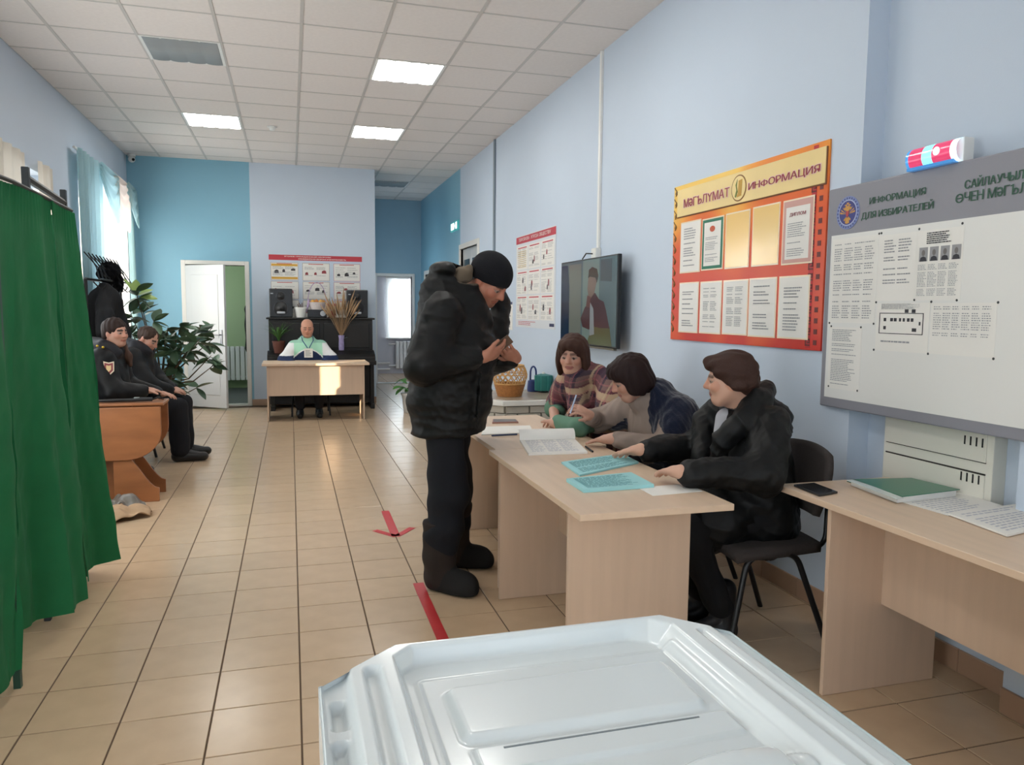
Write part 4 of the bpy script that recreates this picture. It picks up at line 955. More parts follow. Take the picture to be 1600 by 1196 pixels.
for r in range(3):
    for c in range(3):
        w, h = 0.40, 0.255; o = Vector((XQ, QY0-0.03-c*0.425, QZ1-0.1-(r+1)*0.268)); p = sheet('poster_panel', m_paper, o, w, h, 0.0008, t)
        sheet('panel_heading', m_prd, o+Vector((-0.0008, -w*0.1, h*0.9)), w*0.8, h*0.045, 0.0004, p)
        print_rows('print', o+Vector((-0.0009, -0.015, 0.01)), U_R, V_R, w-0.03, h*0.85, 20, m_ink, p, seed=r*3+c, gap=0.35, fill=0.3, cols=2)
        pics = B(); pics2 = B()
        for k in range(2 if (r, c) != (0, 0) else 0):
            x = w*rnd.uniform(0.15, 0.75); y = h*rnd.uniform(0.12, 0.5); a = w*rnd.uniform(0.06, 0.11); e = h*rnd.uniform(0.16, 0.34)
            (pics if k else pics2).prism([(x, y), (x+a*1.2, y), (x+a*1.3, y+e*0.7), (x+a*0.9, y+e), (x+a*0.2, y+e*0.9), (x-a*0.1, y+e*0.4)], o+Vector((-0.0012, 0, 0)), U_R, V_R, 0.0004)
        if (r, c) == (0, 0):
            for k in range(9): pics.prism([(w*0.12, h*(0.1+k*0.08)), (w*0.85, h*(0.1+k*0.08)), (w*0.85, h*(0.13+k*0.08)), (w*0.12, h*(0.13+k*0.08))], o+Vector((-0.0012, 0, 0)), U_R, V_R, 0.0004)
            pics2.bm.free(); pics.build('picture', M('poster_yellow', (206, 180, 120), 0.5), p)
        else: pics.build('picture', M('poster_dark_red', (146, 56, 62), 0.5), p); pics2.build('picture', m_pb, p)
print_rows('print', Vector((XQ-0.0004, QY0-0.08, QZ0+0.02)), U_R, V_R, 0.7, 0.05, 3, m_prd, t, seed=4, gap=0, fill=0.4)
sheet('logo_block', M('navy_print', (44, 48, 86), 0.5), (XQ, QY1+0.16, QZ0+0.025), 0.14, 0.03, 0.0006, t)
# wall calendar behind the standing man
t = thing('wall_calendar', 'pale wall calendar with a dark blue head, half hidden by the standing man', 'calendar', (XR, 8.6, 1.2))
sheet('calendar_sheet', m_paper, (XR, 8.95, 1.2), 0.59, 0.32, 0.004, t); sheet('calendar_head', M('navy_print'), (XR-0.004, 8.95, 1.49), 0.59, 0.03, 0.001, t)
print_rows('print', Vector((XR-0.0042, 8.92, 1.22)), U_R, V_R, 0.52, 0.25, 8, m_ink, t, seed=3, cols=3)
# green exit sign in the passage
t = thing('exit_sign', 'small glowing exit sign high on the blue passage wall', 'exit sign', (XR, 11.5, 2.6))
bx('sign_body', M('exit_sign_teal', (60, 150, 150), 0.3, emit=0.5), XR-0.03, XR, 11.24, 11.76, 2.615, 2.755, t, bevel=0.004)
B().prism([(0.02, 0.02), (0.24, 0.02), (0.3, 0.07), (0.24, 0.12), (0.02, 0.12)], (XR-0.03, 11.72, 2.615), U_R, V_R, 0.001).build('arrow', M('exit_sign_white', (235, 250, 250), 0.3, emit=1.2), t)
B().prism([(0.34, 0.02), (0.45, 0.02), (0.45, 0.12), (0.34, 0.12)], (XR-0.03, 11.72, 2.615), U_R, V_R, 0.001).build('door_symbol', M('exit_sign_white'), t)

# civil defence poster on the back wall
t = thing('defence_poster', 'wide poster of six cards under a red header above the piano', 'poster', (0.375, YB, 1.30))
PW = 1.30; PX = -0.275; YP = YB-0.004
sheet('red_header', m_prd, (PX-0.015, YB, 2.125), PW+0.03, 0.075, 0.004, t, U_B)
lettering('lettering', 'УГОЛОК ГРАЖДАНСКОЙ ОБОРОНЫ', Vector((PX+0.2, YP, 2.167)), U_B, V_R, 0.66, 0.024, m_paper, t, 0.0008, bold=0.03)
lettering('lettering', 'ГРАЖДАНСКАЯ ОБОРОНА И БЕЗОПАСНОСТЬ', Vector((PX+0.4, YP, 2.133)), U_B, V_R, 0.68, 0.022, m_paper, t, 0.0008, bold=0.03)
for c in range(3):
    for r in range(3):
        w, h = 0.385, 0.255; o = Vector((PX+0.01+c*0.445, YB, 2.105-(r+1)*0.272)); p = sheet('card', m_paper, o, w, h, 0.003, t, U_B); q = o+Vector((0, -0.003, 0))
        bd = B()
        for e in ((0, w, 0, 0.004), (0, w, h-0.004, h), (0, 0.004, 0, h), (w-0.004, w, 0, h)): bd.prism([(e[0], e[2]), (e[1], e[2]), (e[1], e[3]), (e[0], e[3])], q, U_B, V_R, 0.0005)
        bd.build('card_border', m_prd if c == 2 else M('card_brown', (150, 120, 80), 0.5), p)
        if c == 0 and r == 0:
            for z in (0.80, 0.06): sheet('yellow_band', M('poster_gold', (214, 164, 60), 0.5), q+Vector((0.01, -0.0005, h*z)), w-0.02, h*0.13, 0.0006, p, U_B)
        sheet('card_heading', m_prd, q+Vector((w*0.22, -0.0008, h*0.92)), w*0.55, h*0.035, 0.0005, p, U_B)
        print_rows('print', q+Vector((0.02, -0.0006, h*0.2)), U_B, V_R, w-0.04, h*0.6, 10, m_ink, p, seed=20+c*3+r, gap=0.45, fill=0.35, cols=2)
        for k in range(3):
            x = w*(0.08+0.3*k+rnd.uniform(0, 0.08)); z = h*rnd.uniform(0.25, 0.55); a = w*rnd.uniform(0.1, 0.18); e = h*rnd.uniform(0.12, 0.22)
            B().prism([(x, z), (x+a, z), (x+a*0.9, z+e*0.8), (x+a*0.5, z+e), (x+a*0.05, z+e*0.7)], q+Vector((0, -0.0012, 0)), U_B, V_R, 0.0005).build('picture', m_pb if (c+r) % 2 == 0 else M('poster_dark_red'), p)

# ------------------------------------------------------------------ window draperies
m_teal = M('teal_voile', (176, 208, 214), 0.8, trans=0.5, var=0.06); m_crm = M('cream_voile', (244, 226, 214), 0.8, trans=0.5)
m_tulle = M('white_tulle', (250, 250, 250), 0.9, trans=0.75)
def drape(name, label, mat, X, y0, y1, z0, z1, yb0, yb1, folds, amp=0.03, group=None, parent=None):
    def fn(a, b):
        y = (yb0+(yb1-yb0)*a)*(1-b)+(y0+(y1-y0)*a)*b
        return Vector((X+amp*math.sin(a*folds*2*PI)+0.3*amp*math.sin(a*folds*5)*(1-a)*a*4, y, z0+(z1-z0)*b))
    o = B().grid(fn, int(folds*8)+2, 14).build(name, mat, parent, smooth=True, origin=None if parent else (X, (y0+y1)/2, z0))
    if label: tag(o, label, 'curtain', group)
    return o
t = thing('window_drapery', 'teal and cream swagged drapery framing the bright window by the corner', 'curtain', (XL+0.08, 10.1, 0.9))
B().tube([(XL+0.06, 8.75, 3.02), (XL+0.06, 11.55, 3.02)], 0.014, 8).build('curtain_rod', m_white, t)
drape('side_drape', None, m_teal, XL+0.09, 8.76, 9.75, 0.95, 3.02, 8.85, 9.62, 6, 0.035, parent=t)
drape('side_drape', None, m_teal, XL+0.09, 11.2, 11.52, 0.95, 3.02, 11.32, 11.54, 3, 0.03, parent=t)
def swag(name, mat, y0, y1, dip0, dip1, X, ztop=3.02):
    def fn(a, b):
        th = math.sin(PI*a); z = ztop-b*(dip0+(dip1-dip0)*b)*(0.25+0.75*th)
        return Vector((X+0.06*th*b+0.014*math.sin(b*26), y0+(y1-y0)*a, z+0.01*math.sin(b*22+a*4)))
    B().grid(fn, 24, 26).build(name, mat, t, smooth=True)
swag('teal_swag', m_teal, 9.55, 10.45, 0.3, 0.62, XL+0.13); swag('cream_swag', m_crm, 10.2, 11.15, 0.35, 0.66, XL+0.12); swag('teal_swag', m_teal, 10.95, 11.5, 0.3, 0.55, XL+0.14)
drape('tulle_curtain', 'sheer white tulle hanging across the bright corner window', m_tulle, XL+0.035, 9.0, 11.45, 0.93, 2.98, 9.0, 11.45, 14, 0.012)
# cream curtains added to block the sun; one gap lets a single bar through
for y0, y1, lab in ((6.65, GAP0, 'near half of the added sun-blocking cream curtain on the window behind the uniformed pair'), (GAP1, 8.05, 'far half of the added sun-blocking cream curtain on the window behind the uniformed pair'), (3.5, 5.9, 'added sun-blocking cream curtain on the window behind the green booth'), (-1.1, 1.3, 'added sun-blocking cream curtain on the left window level with the camera')):
    drape('sun_block_curtain', lab, M('cream_lined_curtain', (232, 224, 210), 0.9, trans=0.25), XL+0.04, y0, y1, 0.85, 2.68, y0, y1, max(2, round((y1-y0)*5)), 0.018)
# ------------------------------------------------------------------ people: smooth implicit bodies turned into one mesh each
def V(*a): return np.array(a, float)
def nrm(v): v = np.array(v, float); return v/np.linalg.norm(v)
def frame(f, u):
    f = nrm(f); u = np.array(u, float); u = nrm(u-f*np.dot(u, f)); r = np.cross(f, u); return np.stack([r, f, u], 1)   # columns right, forward, up
class Sdf:
    def __init__(s): s.p = []
    def cone(s, a, b, ra, rb, k=0.025, col=None, sq=None):
        s.p.append(('cone', np.array(a, float), np.array(b, float), ra, rb, k, col, sq)); return s
    def chain(s, pts, rs, k=0.025, col=None, sq=None):
        for i in range(len(pts)-1): s.cone(pts[i], pts[i+1], rs[i], rs[i+1], k, col, sq)
        return s
    def ell(s, c, r, R=None, k=0.025, col=None): s.p.append(('ell', np.array(c, float), np.array(r, float), np.eye(3) if R is None else R, None, k, col, None)); return s
    def cut(s, c, r, R=None, k=0.01, col=None): s.p.append(('cut', np.array(c, float), np.array(r, float), np.eye(3) if R is None else R, None, k, col, None)); return s
    def half(s, p0, n, k=0.008, col=None): s.p.append(('half', np.array(p0, float), nrm(n), None, None, k, col, None)); return s   # removes the side n points to
    @staticmethod
    def dist(pr, P):
        t = pr[0]
        if t == 'cone':
            a, b, ra, rb, sq = pr[1], pr[2], pr[3], pr[4], pr[7]; sc = 1.0
            if sq is not None:
                ax, fa = np.asarray(sq[0], P.dtype), sq[1]; P = P + ((P-a) @ ax)[..., None]*(1/fa-1)*ax; b = b+((b-a) @ ax)*(1/fa-1)*ax; sc = min(1.0, fa)
            ba = b-a; h = np.clip(((P-a) @ ba)/max(1e-9, ba @ ba), 0, 1)
            q = P-a-h[..., None]*ba
            return (np.sqrt((q*q).sum(-1))-(ra+(rb-ra)*h))*sc
        if t in ('ell', 'cut'):
            q = ((P-pr[1]) @ pr[3])/pr[2]; k0 = np.sqrt((q*q).sum(-1)); q2 = q/pr[2]; k1 = np.sqrt((q2*q2).sum(-1))
            return k0*(k0-1)/np.maximum(k1, 1e-6)
        return (P-pr[1]) @ pr[2]
    def bounds(s, pr):
        if pr[0] == 'cone':
            f = 1.0 if pr[7] is None else max(1.0, pr[7][1]); r = max(pr[3], pr[4])*f; return np.minimum(pr[1], pr[2])-r, np.maximum(pr[1], pr[2])+r
        r = np.abs(pr[3]) @ pr[2]; return pr[1]-r, pr[1]+r
    def mesh(s, vox):
        bs = [s.bounds(p) for p in s.p if p[0] in ('cone', 'ell')]
        lo = np.min([b[0] for b in bs], 0)-3*vox; hi = np.max([b[1] for b in bs], 0)+3*vox
        n = np.ceil((hi-lo)/vox).astype(int)+1
        D = np.full(n, 0.06, np.float32); ax = [lo[i]+np.arange(n[i])*vox for i in range(3)]
        for p in s.p:
            k = p[5]
            if p[0] == 'half':
                a0, a1 = np.zeros(3, int), n
            else:
                b0, b1 = s.bounds(p); m = k+2*vox+0.012
                a0 = np.maximum(0, np.floor((b0-m-lo)/vox).astype(int)); a1 = np.minimum(n, np.ceil((b1+m-lo)/vox).astype(int)+1)
            if (a1 <= a0).any(): continue
            sl = tuple(slice(a0[i], a1[i]) for i in range(3))
            g = [ax[i][sl[i]].astype(np.float32) for i in range(3)]
            if p[0] == 'half':
                q = p[2].astype(np.float32); d = ((g[0]-p[1][0])*q[0])[:, None, None]+((g[1]-p[1][1])*q[1])[None, :, None]+((g[2]-p[1][2])*q[2])[None, None, :]
            else:
                G = np.empty((len(g[0]), len(g[1]), len(g[2]), 3), np.float32); G[..., 0] = g[0][:, None, None]; G[..., 1] = g[1][None, :, None]; G[..., 2] = g[2][None, None, :]
                d = s.dist(tuple(v.astype(np.float32) if isinstance(v, np.ndarray) else v for v in p), G)
            c = D[sl]; d = d.astype(np.float32)
            if p[0] in ('cone', 'ell'):
                h = np.maximum(k-np.abs(c-d), 0)/k; D[sl] = np.minimum(c, d)-h*h*k*0.25
            else:
                d = -d if p[0] == 'cut' else d
                h = np.maximum(k-np.abs(c-d), 0)/k; D[sl] = np.maximum(c, d)+h*h*k*0.25
        S = D < 0
        cnt = np.zeros(n-1, np.int8)
        for i in (0, 1):
            for j in (0, 1):
                for l in (0, 1): cnt += S[i:n[0]-1+i, j:n[1]-1+j, l:n[2]-1+l]
        act = (cnt > 0) & (cnt < 8); cells = np.argwhere(act); idx = np.full(n-1, -1, np.int64); idx[act] = np.arange(len(cells))
        off = np.array([(i, j, l) for i in (0, 1) for j in (0, 1) for l in (0, 1)]); cv = np.stack([D[tuple((cells+o).T)] for o in off], 1)
        acc = np.zeros((len(cells), 3)); num = np.zeros(len(cells))
        for a in range(8):
            for b in range(a+1, 8):
                if np.abs(off[a]-off[b]).sum() != 1: continue
                va, vb = cv[:, a], cv[:, b]; m = (va < 0) != (vb < 0); tt = va[m]/(va[m]-vb[m])
                acc[m] += off[a]+(off[b]-off[a])*tt[:, None]; num[m] += 1
        verts = lo+(cells+acc/num[:, None])*vox
        faces = []
        for axn in range(3):
            o1, o2 = (axn+1) % 3, (axn+2) % 3
            A = [slice(None)]*3; Bq = [slice(None)]*3; A[axn] = slice(0, n[axn]-1); Bq[axn] = slice(1, n[axn])
            df = S[tuple(A)] != S[tuple(Bq)]; e = np.argwhere(df)
            e = e[(e[:, o1] > 0) & (e[:, o2] > 0) & (e[:, o1] < n[o1]-1) & (e[:, o2] < n[o2]-1)]
            ins = S[tuple(e.T)]
            def cell(d1, d2): q = e.copy(); q[:, o1] += d1; q[:, o2] += d2; return idx[tuple(q.T)]
            f = np.stack([cell(-1, -1), cell(0, -1), cell(0, 0), cell(-1, 0)], 1)
            f[~ins] = f[~ins][:, ::-1]; faces.append(f)
        return verts, np.concatenate(faces)
    def colours(s, Vt, default):
        best = np.full(len(Vt), 1e9); col = np.tile(np.array(lin(default)), (len(Vt), 1))
        for p in s.p:
            if p[6] is None: continue
            d = s.dist(p, Vt)
            if p[0] == 'cut' : d = np.abs(d)-0.002
            m = d < best; best[m] = d[m]; col[m] = lin(p[6])
        return col
def waves(P, freq, seed, n=7):
    r = np.random.RandomState(seed); o = np.zeros(len(P))
    for i in range(n):
        d = r.normal(size=3); d /= np.linalg.norm(d); o += np.sin(P @ d*freq*(0.6+0.9*r.rand())+r.rand()*6.28)
    return o/n**0.5
def vnormals(Vt, F):
    a = Vt[F[:, 2]]-Vt[F[:, 0]]; b = Vt[F[:, 3]]-Vt[F[:, 1]]; fn = np.cross(a, b); N = np.zeros_like(Vt)
    for k in range(4):
        for c in range(3): N[:, c] += np.bincount(F[:, k], fn[:, c], len(Vt))
    return N/np.maximum(1e-12, np.linalg.norm(N, axis=1))[:, None]
def sdf_obj(name, S, vox, mat, parent, default=(128, 128, 128), disp=None, recol=None, smooth=2):
    Vt, F = S.mesh(vox)
    if smooth:                        # light relaxation of the grid
        E = np.concatenate([F[:, [0, 1]], F[:, [1, 2]], F[:, [2, 3]], F[:, [3, 0]]]); deg = np.bincount(E[:, 0], minlength=len(Vt))+np.bincount(E[:, 1], minlength=len(Vt))
        for _ in range(smooth):
            A = np.stack([np.bincount(E[:, 0], Vt[E[:, 1], c], len(Vt))+np.bincount(E[:, 1], Vt[E[:, 0], c], len(Vt)) for c in range(3)], 1)/np.maximum(1, deg)[:, None]
            Vt = Vt*0.45+A*0.55
    col = S.colours(Vt, default)
    if recol is not None: col = recol(Vt, col)
    if disp is not None: Vt = Vt+vnormals(Vt, F)*disp(Vt)[:, None]
    me = bpy.data.meshes.new(name); off = np.array(wloc(parent))
    me.vertices.add(len(Vt)); me.vertices.foreach_set('co', (Vt-off).astype(np.float32).ravel())
    me.loops.add(F.size); me.loops.foreach_set('vertex_index', F.astype(np.int32).ravel())
    me.polygons.add(len(F)); me.polygons.foreach_set('loop_start', np.arange(0, F.size, 4, dtype=np.int32)); me.polygons.foreach_set('loop_total', np.full(len(F), 4, np.int32))
    me.update(calc_edges=True); me.validate(); me.shade_smooth()
    at = me.color_attributes.new('Col', 'FLOAT_COLOR', 'POINT'); at.data.foreach_set('color', np.concatenate([col, np.ones((len(col), 1))], 1).astype(np.float32).ravel())
    return link(name, me, mat, parent)
def attr_cloth(name, rough=0.8, bump=0.25, bscale=220, spec=0.3, sheen=0.0):
    if name in MATS: return MATS[name]
    m = attr_mat(name, rough, spec=spec); nt = m.node_tree; L = nt.links; b = nt.nodes['Principled BSDF']
    tc = nt.nodes.new('ShaderNodeTexCoord'); n = nt.nodes.new('ShaderNodeTexNoise'); n.inputs['Scale'].default_value = bscale; n.inputs['Detail'].default_value = 3
    bp = nt.nodes.new('ShaderNodeBump'); bp.inputs['Strength'].default_value = bump; bp.inputs['Distance'].default_value = 0.004
    L.new(tc.outputs['Object'], n.inputs['Vector']); L.new(n.outputs['Fac'], bp.inputs['Height']); L.new(bp.outputs['Normal'], b.inputs['Normal'])
    if sheen: b.inputs['Sheen Weight'].default_value = sheen
    return m
m_skin = attr_cloth('skin', 0.5, 0.06, 300, 0.4); m_hair = attr_cloth('hair', 0.62, 0.5, 160, 0.22)
m_wool = attr_cloth('woven_cloth', 0.85, 0.25, 300); m_nylon = attr_cloth('coat_nylon', 0.55, 0.22, 45, 0.28); m_leather = attr_cloth('boot_leather', 0.42, 0.15, 120, 0.4)

class Head:
    def __init__(s, c, f, u=(0, 0, 1), sc=1.0): s.c = np.array(c, float); s.R = frame(f, u); s.sc = sc
    def __call__(s, x, y, z): return s.c+s.R @ (np.array([x, y, z])*s.sc)
    def r(s, *v): return np.array(v)*s.sc
def head(S, H, skin, male=True, brow=(60, 44, 36), lip=None, closed=False, smile=0.0):
    R = H.R; lip = lip or tuple(int(c*k) for c, k in zip(skin, (0.90, 0.78, 0.76) if male else (0.84, 0.68, 0.66))); dk = (52, 36, 30); red = tuple(int(c*k) for c, k in zip(skin, (0.99, 0.93, 0.91)))
    S.ell(H(0, -0.012, 0.035), H.r(0.074, 0.093, 0.080), R, 0.03, skin)
    S.ell(H(0, 0.030, -0.035), H.r(0.057, 0.058, 0.072), R, 0.03, skin)
    S.ell(H(0, 0.052, -0.088), H.r(0.032 if male else 0.027, 0.026, 0.022), R, 0.03, skin)
    sh = tuple(int(c*0.90) for c in skin)
    for s in (-1, 1):
        S.cone(H(s*0.05, 0.0, -0.045), H(s*0.025, 0.048, -0.088), 0.022*H.sc, 0.018*H.sc, 0.03, skin)
        S.ell(H(s*0.037, 0.058, -0.024), H.r(0.024, 0.022, 0.022), R, 0.025, red)
        S.ell(H(s*0.073, -0.010, -0.012), H.r(0.009, 0.019, 0.029), R, 0.010, red)
        S.cut(H(s*0.032, 0.097, 0.006), H.r(0.018, 0.018, 0.011), R, 0.016)
        S.ell(H(s*0.031, 0.074, 0.003), H.r(0.0135, 0.0105, 0.0062), R, 0.003, sh if closed else (150, 130, 120))
        S.ell(H(s*0.031, 0.0805, 0.002 if not closed else -0.003), H.r(0.0085 if not closed else 0.012, 0.0055, 0.0045 if not closed else 0.0018), R, 0.002, dk)
        S.cone(H(s*0.016, 0.0805, 0.011), H(s*0.045, 0.072, 0.008), 0.0042*H.sc, 0.0035*H.sc, 0.006, sh)   # upper lid
        S.cone(H(s*0.017, 0.0845, 0.0262), H(s*0.048, 0.071, 0.0235), 0.0040*H.sc, 0.0028*H.sc, 0.012, brow)
    S.cone(H(0, 0.082, 0.016), H(0, 0.104, -0.022), 0.0075*H.sc, 0.0115*H.sc, 0.016, red)
    for s in (-1, 1): S.ell(H(s*0.011, 0.092, -0.027), H.r(0.008, 0.010, 0.0075), R, 0.008, red)
    S.ell(H(0, 0.0815, -0.053), H.r(0.023, 0.009, 0.0042), R, 0.006, lip); S.ell(H(0, 0.0805, -0.061), H.r(0.020, 0.009, 0.0048), R, 0.006, lip)
    S.cone(H(-0.024, 0.081, -0.057), H(0.024, 0.081, -0.057), 0.0016, 0.0016, 0.002, tuple(int(c*0.7) for c in lip))
def neck(S, H, base, r=0.055, skin=None): S.cone(H(0, -0.02, -0.06), base, r*0.95, r*1.1, 0.03, skin)
def hand(S, w, d, n, side, skin, curl=(0.3, 0.3, 0.3, 0.3), sc=1.0, thumb=0.5, nail=None, spread=0.05):
    """w wrist, d finger direction, n back-of-hand direction, side = +1 if the thumb is on the d x n side"""
    d = nrm(d); n = np.array(n, float); n = nrm(n-d*np.dot(n, d)); sv = np.cross(d, n)*side; w = np.array(w, float)
    R = np.stack([d, sv, n], 1)
    S.ell(w+d*0.046*sc, V(0.054, 0.041, 0.0165)*sc, R, 0.012, skin); S.cone(w, w+d*0.04*sc, 0.024*sc, 0.024*sc, 0.02, skin)
    for i, ln in enumerate((0.070, 0.079, 0.073, 0.056)):
        base = w+d*(0.084-0.004*abs(i-1))*sc+sv*(0.030-0.0205*i)*sc; p = base-d*0.02*sc; a = 0.0; dirv = nrm(d+sv*spread*(1.5-i)); q0 = p; r = 0.0092*sc
        S.cone(p, base, r*1.05, r, 0.008, skin); q0 = base
        for j, fr in enumerate((0.45, 0.31, 0.24)):
            a += curl[i]*(0.9 if j == 0 else 1.0); dd = dirv*math.cos(a)-n*math.sin(a); q1 = q0+dd*ln*fr*sc; S.cone(q0, q1, r, r*0.9, 0.004, skin); q0 = q1; r *= 0.92
        if nail is not None: S.ell(q0+n*0.004*sc, V(0.006, 0.006, 0.006)*sc, None, 0.002, nail)
    tb = w+d*0.026*sc+sv*0.033*sc; td = nrm(d*0.72+sv*0.62-n*0.28*thumb*2)
    S.cone(w+d*0.015*sc+sv*0.015*sc, tb, 0.016*sc, 0.0135*sc, 0.012, skin); t1 = tb+td*0.036*sc; td2 = nrm(td+d*0.5-n*thumb*0.5-sv*0.25); S.cone(tb, t1, 0.0125*sc, 0.0105*sc, 0.006, skin); S.cone(t1, t1+td2*0.032*sc, 0.0105*sc, 0.0085*sc, 0.004, skin)
def body_core(S, skin, pel, chest, nk, side, fwd, sh, el, wr, hip, kn, an, toe, slim=0.82, inner=(40, 40, 44)):
    up = nrm(np.array(nk, float)-np.array(pel, float)); R = np.stack([nrm(side), nrm(fwd), up], 1)
    S.ell(pel, V(0.155, 0.11, 0.12)*slim, R, 0.05, inner); S.ell(chest, V(0.16, 0.105, 0.19)*slim, R, 0.05, inner); S.cone(pel, chest, 0.11*slim, 0.115*slim, 0.05, inner)
    S.cone(chest, nk, 0.09*slim, 0.055, 0.04, inner)
    for i in (0, 1):
        S.cone(nk, sh[i], 0.05*slim, 0.055*slim, 0.04, inner); S.cone(sh[i], el[i], 0.052*slim, 0.042*slim, 0.02, inner); S.cone(el[i], wr[i], 0.042*slim, 0.027, 0.02, skin)
        S.chain([hip[i], kn[i], an[i]], [0.085*slim, 0.058*slim, 0.040*slim], 0.03, inner); S.cone(an[i], toe[i], 0.038*slim, 0.028*slim, 0.02, inner)
def A(v): return np.array(v, float)
def PW(x, y, Yp): return A(W(x, y, Y=Yp))
def PZ(x, y, z): return A(W(x, y, Z=z))

# ---------------------------------------------------------------- standing man in the dark coat
def man_standing():
    t = thing('person', 'standing man in a dark hooded coat, black knit cap and felt boots', 'person', (0.78, 3.80, 0))
    skin = (176, 120, 98)
    fwd = nrm((0.93, -0.30, 0)); side = np.cross(fwd, V(0, 0, 1)); up = V(0, 0, 1)     # side = his right, towards the camera
    pel = V(0.765, 3.82, 0.93); chest = V(0.745, 3.81, 1.30); nk = V(0.855, 3.80, 1.49)
    shR = V(0.70, 3.61, 1.42); shL = V(0.82, 3.99, 1.42); elR = PW(664, 572, 3.54); wrR = PW(756, 558, 3.56); elL = V(0.90, 4.04, 1.10); wrL = PW(806, 560, 3.80)
    hipR = pel+side*0.09; hipL = pel-side*0.09; knR = V(0.745, 3.72, 0.50); knL = V(0.845, 4.02, 0.50); anR = V(0.715, 3.72, 0.09); anL = V(0.86, 4.06, 0.09); toeR = V(0.845, 3.585, 0.05); toeL = V(1.03, 3.98, 0.05)
    H = Head(PW(765, 440, 3.76), (0.54, -0.56, -0.62), (0.3, -0.3, 0.9), 1.07)
    S = Sdf(); body_core(S, skin, pel, chest, nk, side, fwd, (shR, shL), (elR, elL), (wrR, wrL), (hipR, hipL), (knR, knL), (anR, anL), (toeR, toeL)); head(S, H, skin, True); neck(S, H, nk, 0.058, skin)
    hand(S, wrR, nrm(PW(790, 546, 3.60)-wrR), (-0.1, -0.7, -0.6), -1, skin, (0.28, 0.32, 0.38, 0.45), 1.0, 0.3)
    hand(S, wrL, nrm(PW(778, 540, 3.68)-wrL), (0.55, 0.25, -0.55), -1, skin, (0.55, 0.5, 0.5, 0.5), 1.0, 0.3)
    sdf_obj('body', S, 0.0045, m_skin, t, skin)
    ink = (13, 14, 15); S = Sdf(); sq = (fwd, 0.97)
    S.chain([V(0.80, 3.80, 1.40), V(0.795, 3.81, 1.22), V(0.775, 3.81, 0.98), V(0.765, 3.81, 0.74)], [0.185, 0.222, 0.205, 0.195], 0.06, ink, sq)
    S.cone(V(0.78, 3.80, 1.40), nk-V(0.01, 0, 0.0), 0.16, 0.11, 0.06, ink); S.half(V(0.77, 3.81, 0.79), V(0.04, 0.0, -1), 0.012)
    S.chain([shR+side*0.01, elR, wrR+ (elR-wrR)*0.16], [0.098, 0.092, 0.058], 0.04, ink); S.chain([shL, elL, wrL+(elL-wrL)*0.10], [0.105, 0.092, 0.055], 0.04, ink)
    # hood lying on the back, standing collar
    hc = PW(703, 440, 3.80); S.ell(hc, (0.105, 0.15, 0.075), frame((1, -0.1, 0.25), (0, 0, 1)), 0.05, ink); S.ell(PW(695, 421, 3.78), (0.075, 0.12, 0.04), None, 0.04, ink)
    S.cut(PW(728, 425, 3.74), (0.075, 0.085, 0.07), frame((1, -0.3, 0.5), (0, 0, 1)), 0.02, (92, 82, 70))
    S.cone(PW(738, 474, 3.70), PW(758, 505, 3.72), 0.05, 0.05, 0.03, ink); S.chain([PW(770, 440, 3.96), PW(782, 475, 3.93), PW(776, 520, 3.86)], [0.05, 0.055, 0.07], 0.04, ink)
    S.cut(H(0, 0.03, -0.03), H.r(0.075, 0.115, 0.095), H.R, 0.015)
    S.chain([PW(752, 585, 3.60), PW(748, 630, 3.60), PW(746, 668, 3.61)], [0.010, 0.010, 0.010], 0.012, (9, 10, 11))
    sdf_obj('coat', S, 0.0075, m_nylon, t, ink, lambda P: 0.006*waves(P*V(1, 1, 1.8), 22, 3)-0.005*np.abs(waves(P*V(1, 1, 1.5), 38, 5))-0.0018*np.abs(waves(P*V(1, 1, 1.8), 75, 6)))
    S = Sdf(); S.ell(PW(722, 430, 3.735), (0.045, 0.06, 0.042), frame((1, -0.3, 0.6), (0, 0, 1)), 0.02, (104, 92, 78)); sdf_obj('hood_lining', S, 0.006, m_wool, t, (104, 92, 78), lambda P: 0.006*waves(P, 120, 8))
    nav = (22, 24, 30); S = Sdf(); sqp = (side, 0.95)
    for h_, k_, a_ in ((hipR, knR, anR), (hipL, knL, anL)): S.chain([h_, k_, a_+V(0, 0, 0.16)], [0.100, 0.096, 0.086], 0.04, nav)
    S.half(V(0, 0, 0.90), (0, 0, 1)); sdf_obj('trousers', S, 0.008, m_wool, t, nav, lambda P: 0.009*waves(P*V(0.5, 0.5, 1.6), 30, 11))
    for a_, to, nm in ((anR, toeR, 'R'), (anL, toeL, 'L')):
        S = Sdf(); d = nrm(to-a_-V(0, 0, (to-a_)[2])); felt = (44, 36, 32); rub = (32, 31, 31)
        S.chain([a_+V(0, 0, 0.27), a_+V(0, 0, 0.09)-d*0.01, a_+V(0, 0, -0.01)-d*0.01], [0.092, 0.082, 0.08], 0.03, felt)
        S.cone(a_+d*0.0+V(0, 0, -0.03), a_+d*0.155+V(0, 0, -0.035), 0.075, 0.062, 0.03, rub, (np.cross(d, V(0, 0, 1)), 0.85)); S.cone(a_-d*0.02+V(0, 0, -0.05), a_+d*0.16+V(0, 0, -0.055), 0.062, 0.055, 0.02, rub)
        S.half(V(0, 0, 0.003), (0, 0, -1), 0.006); S.half(a_+V(0, 0, 0.275), (0, 0, 1), 0.01); sdf_obj('felt_boot', S, 0.0075, m_leather if False else m_wool, t, felt, lambda P: 0.003*waves(P, 50, 4))
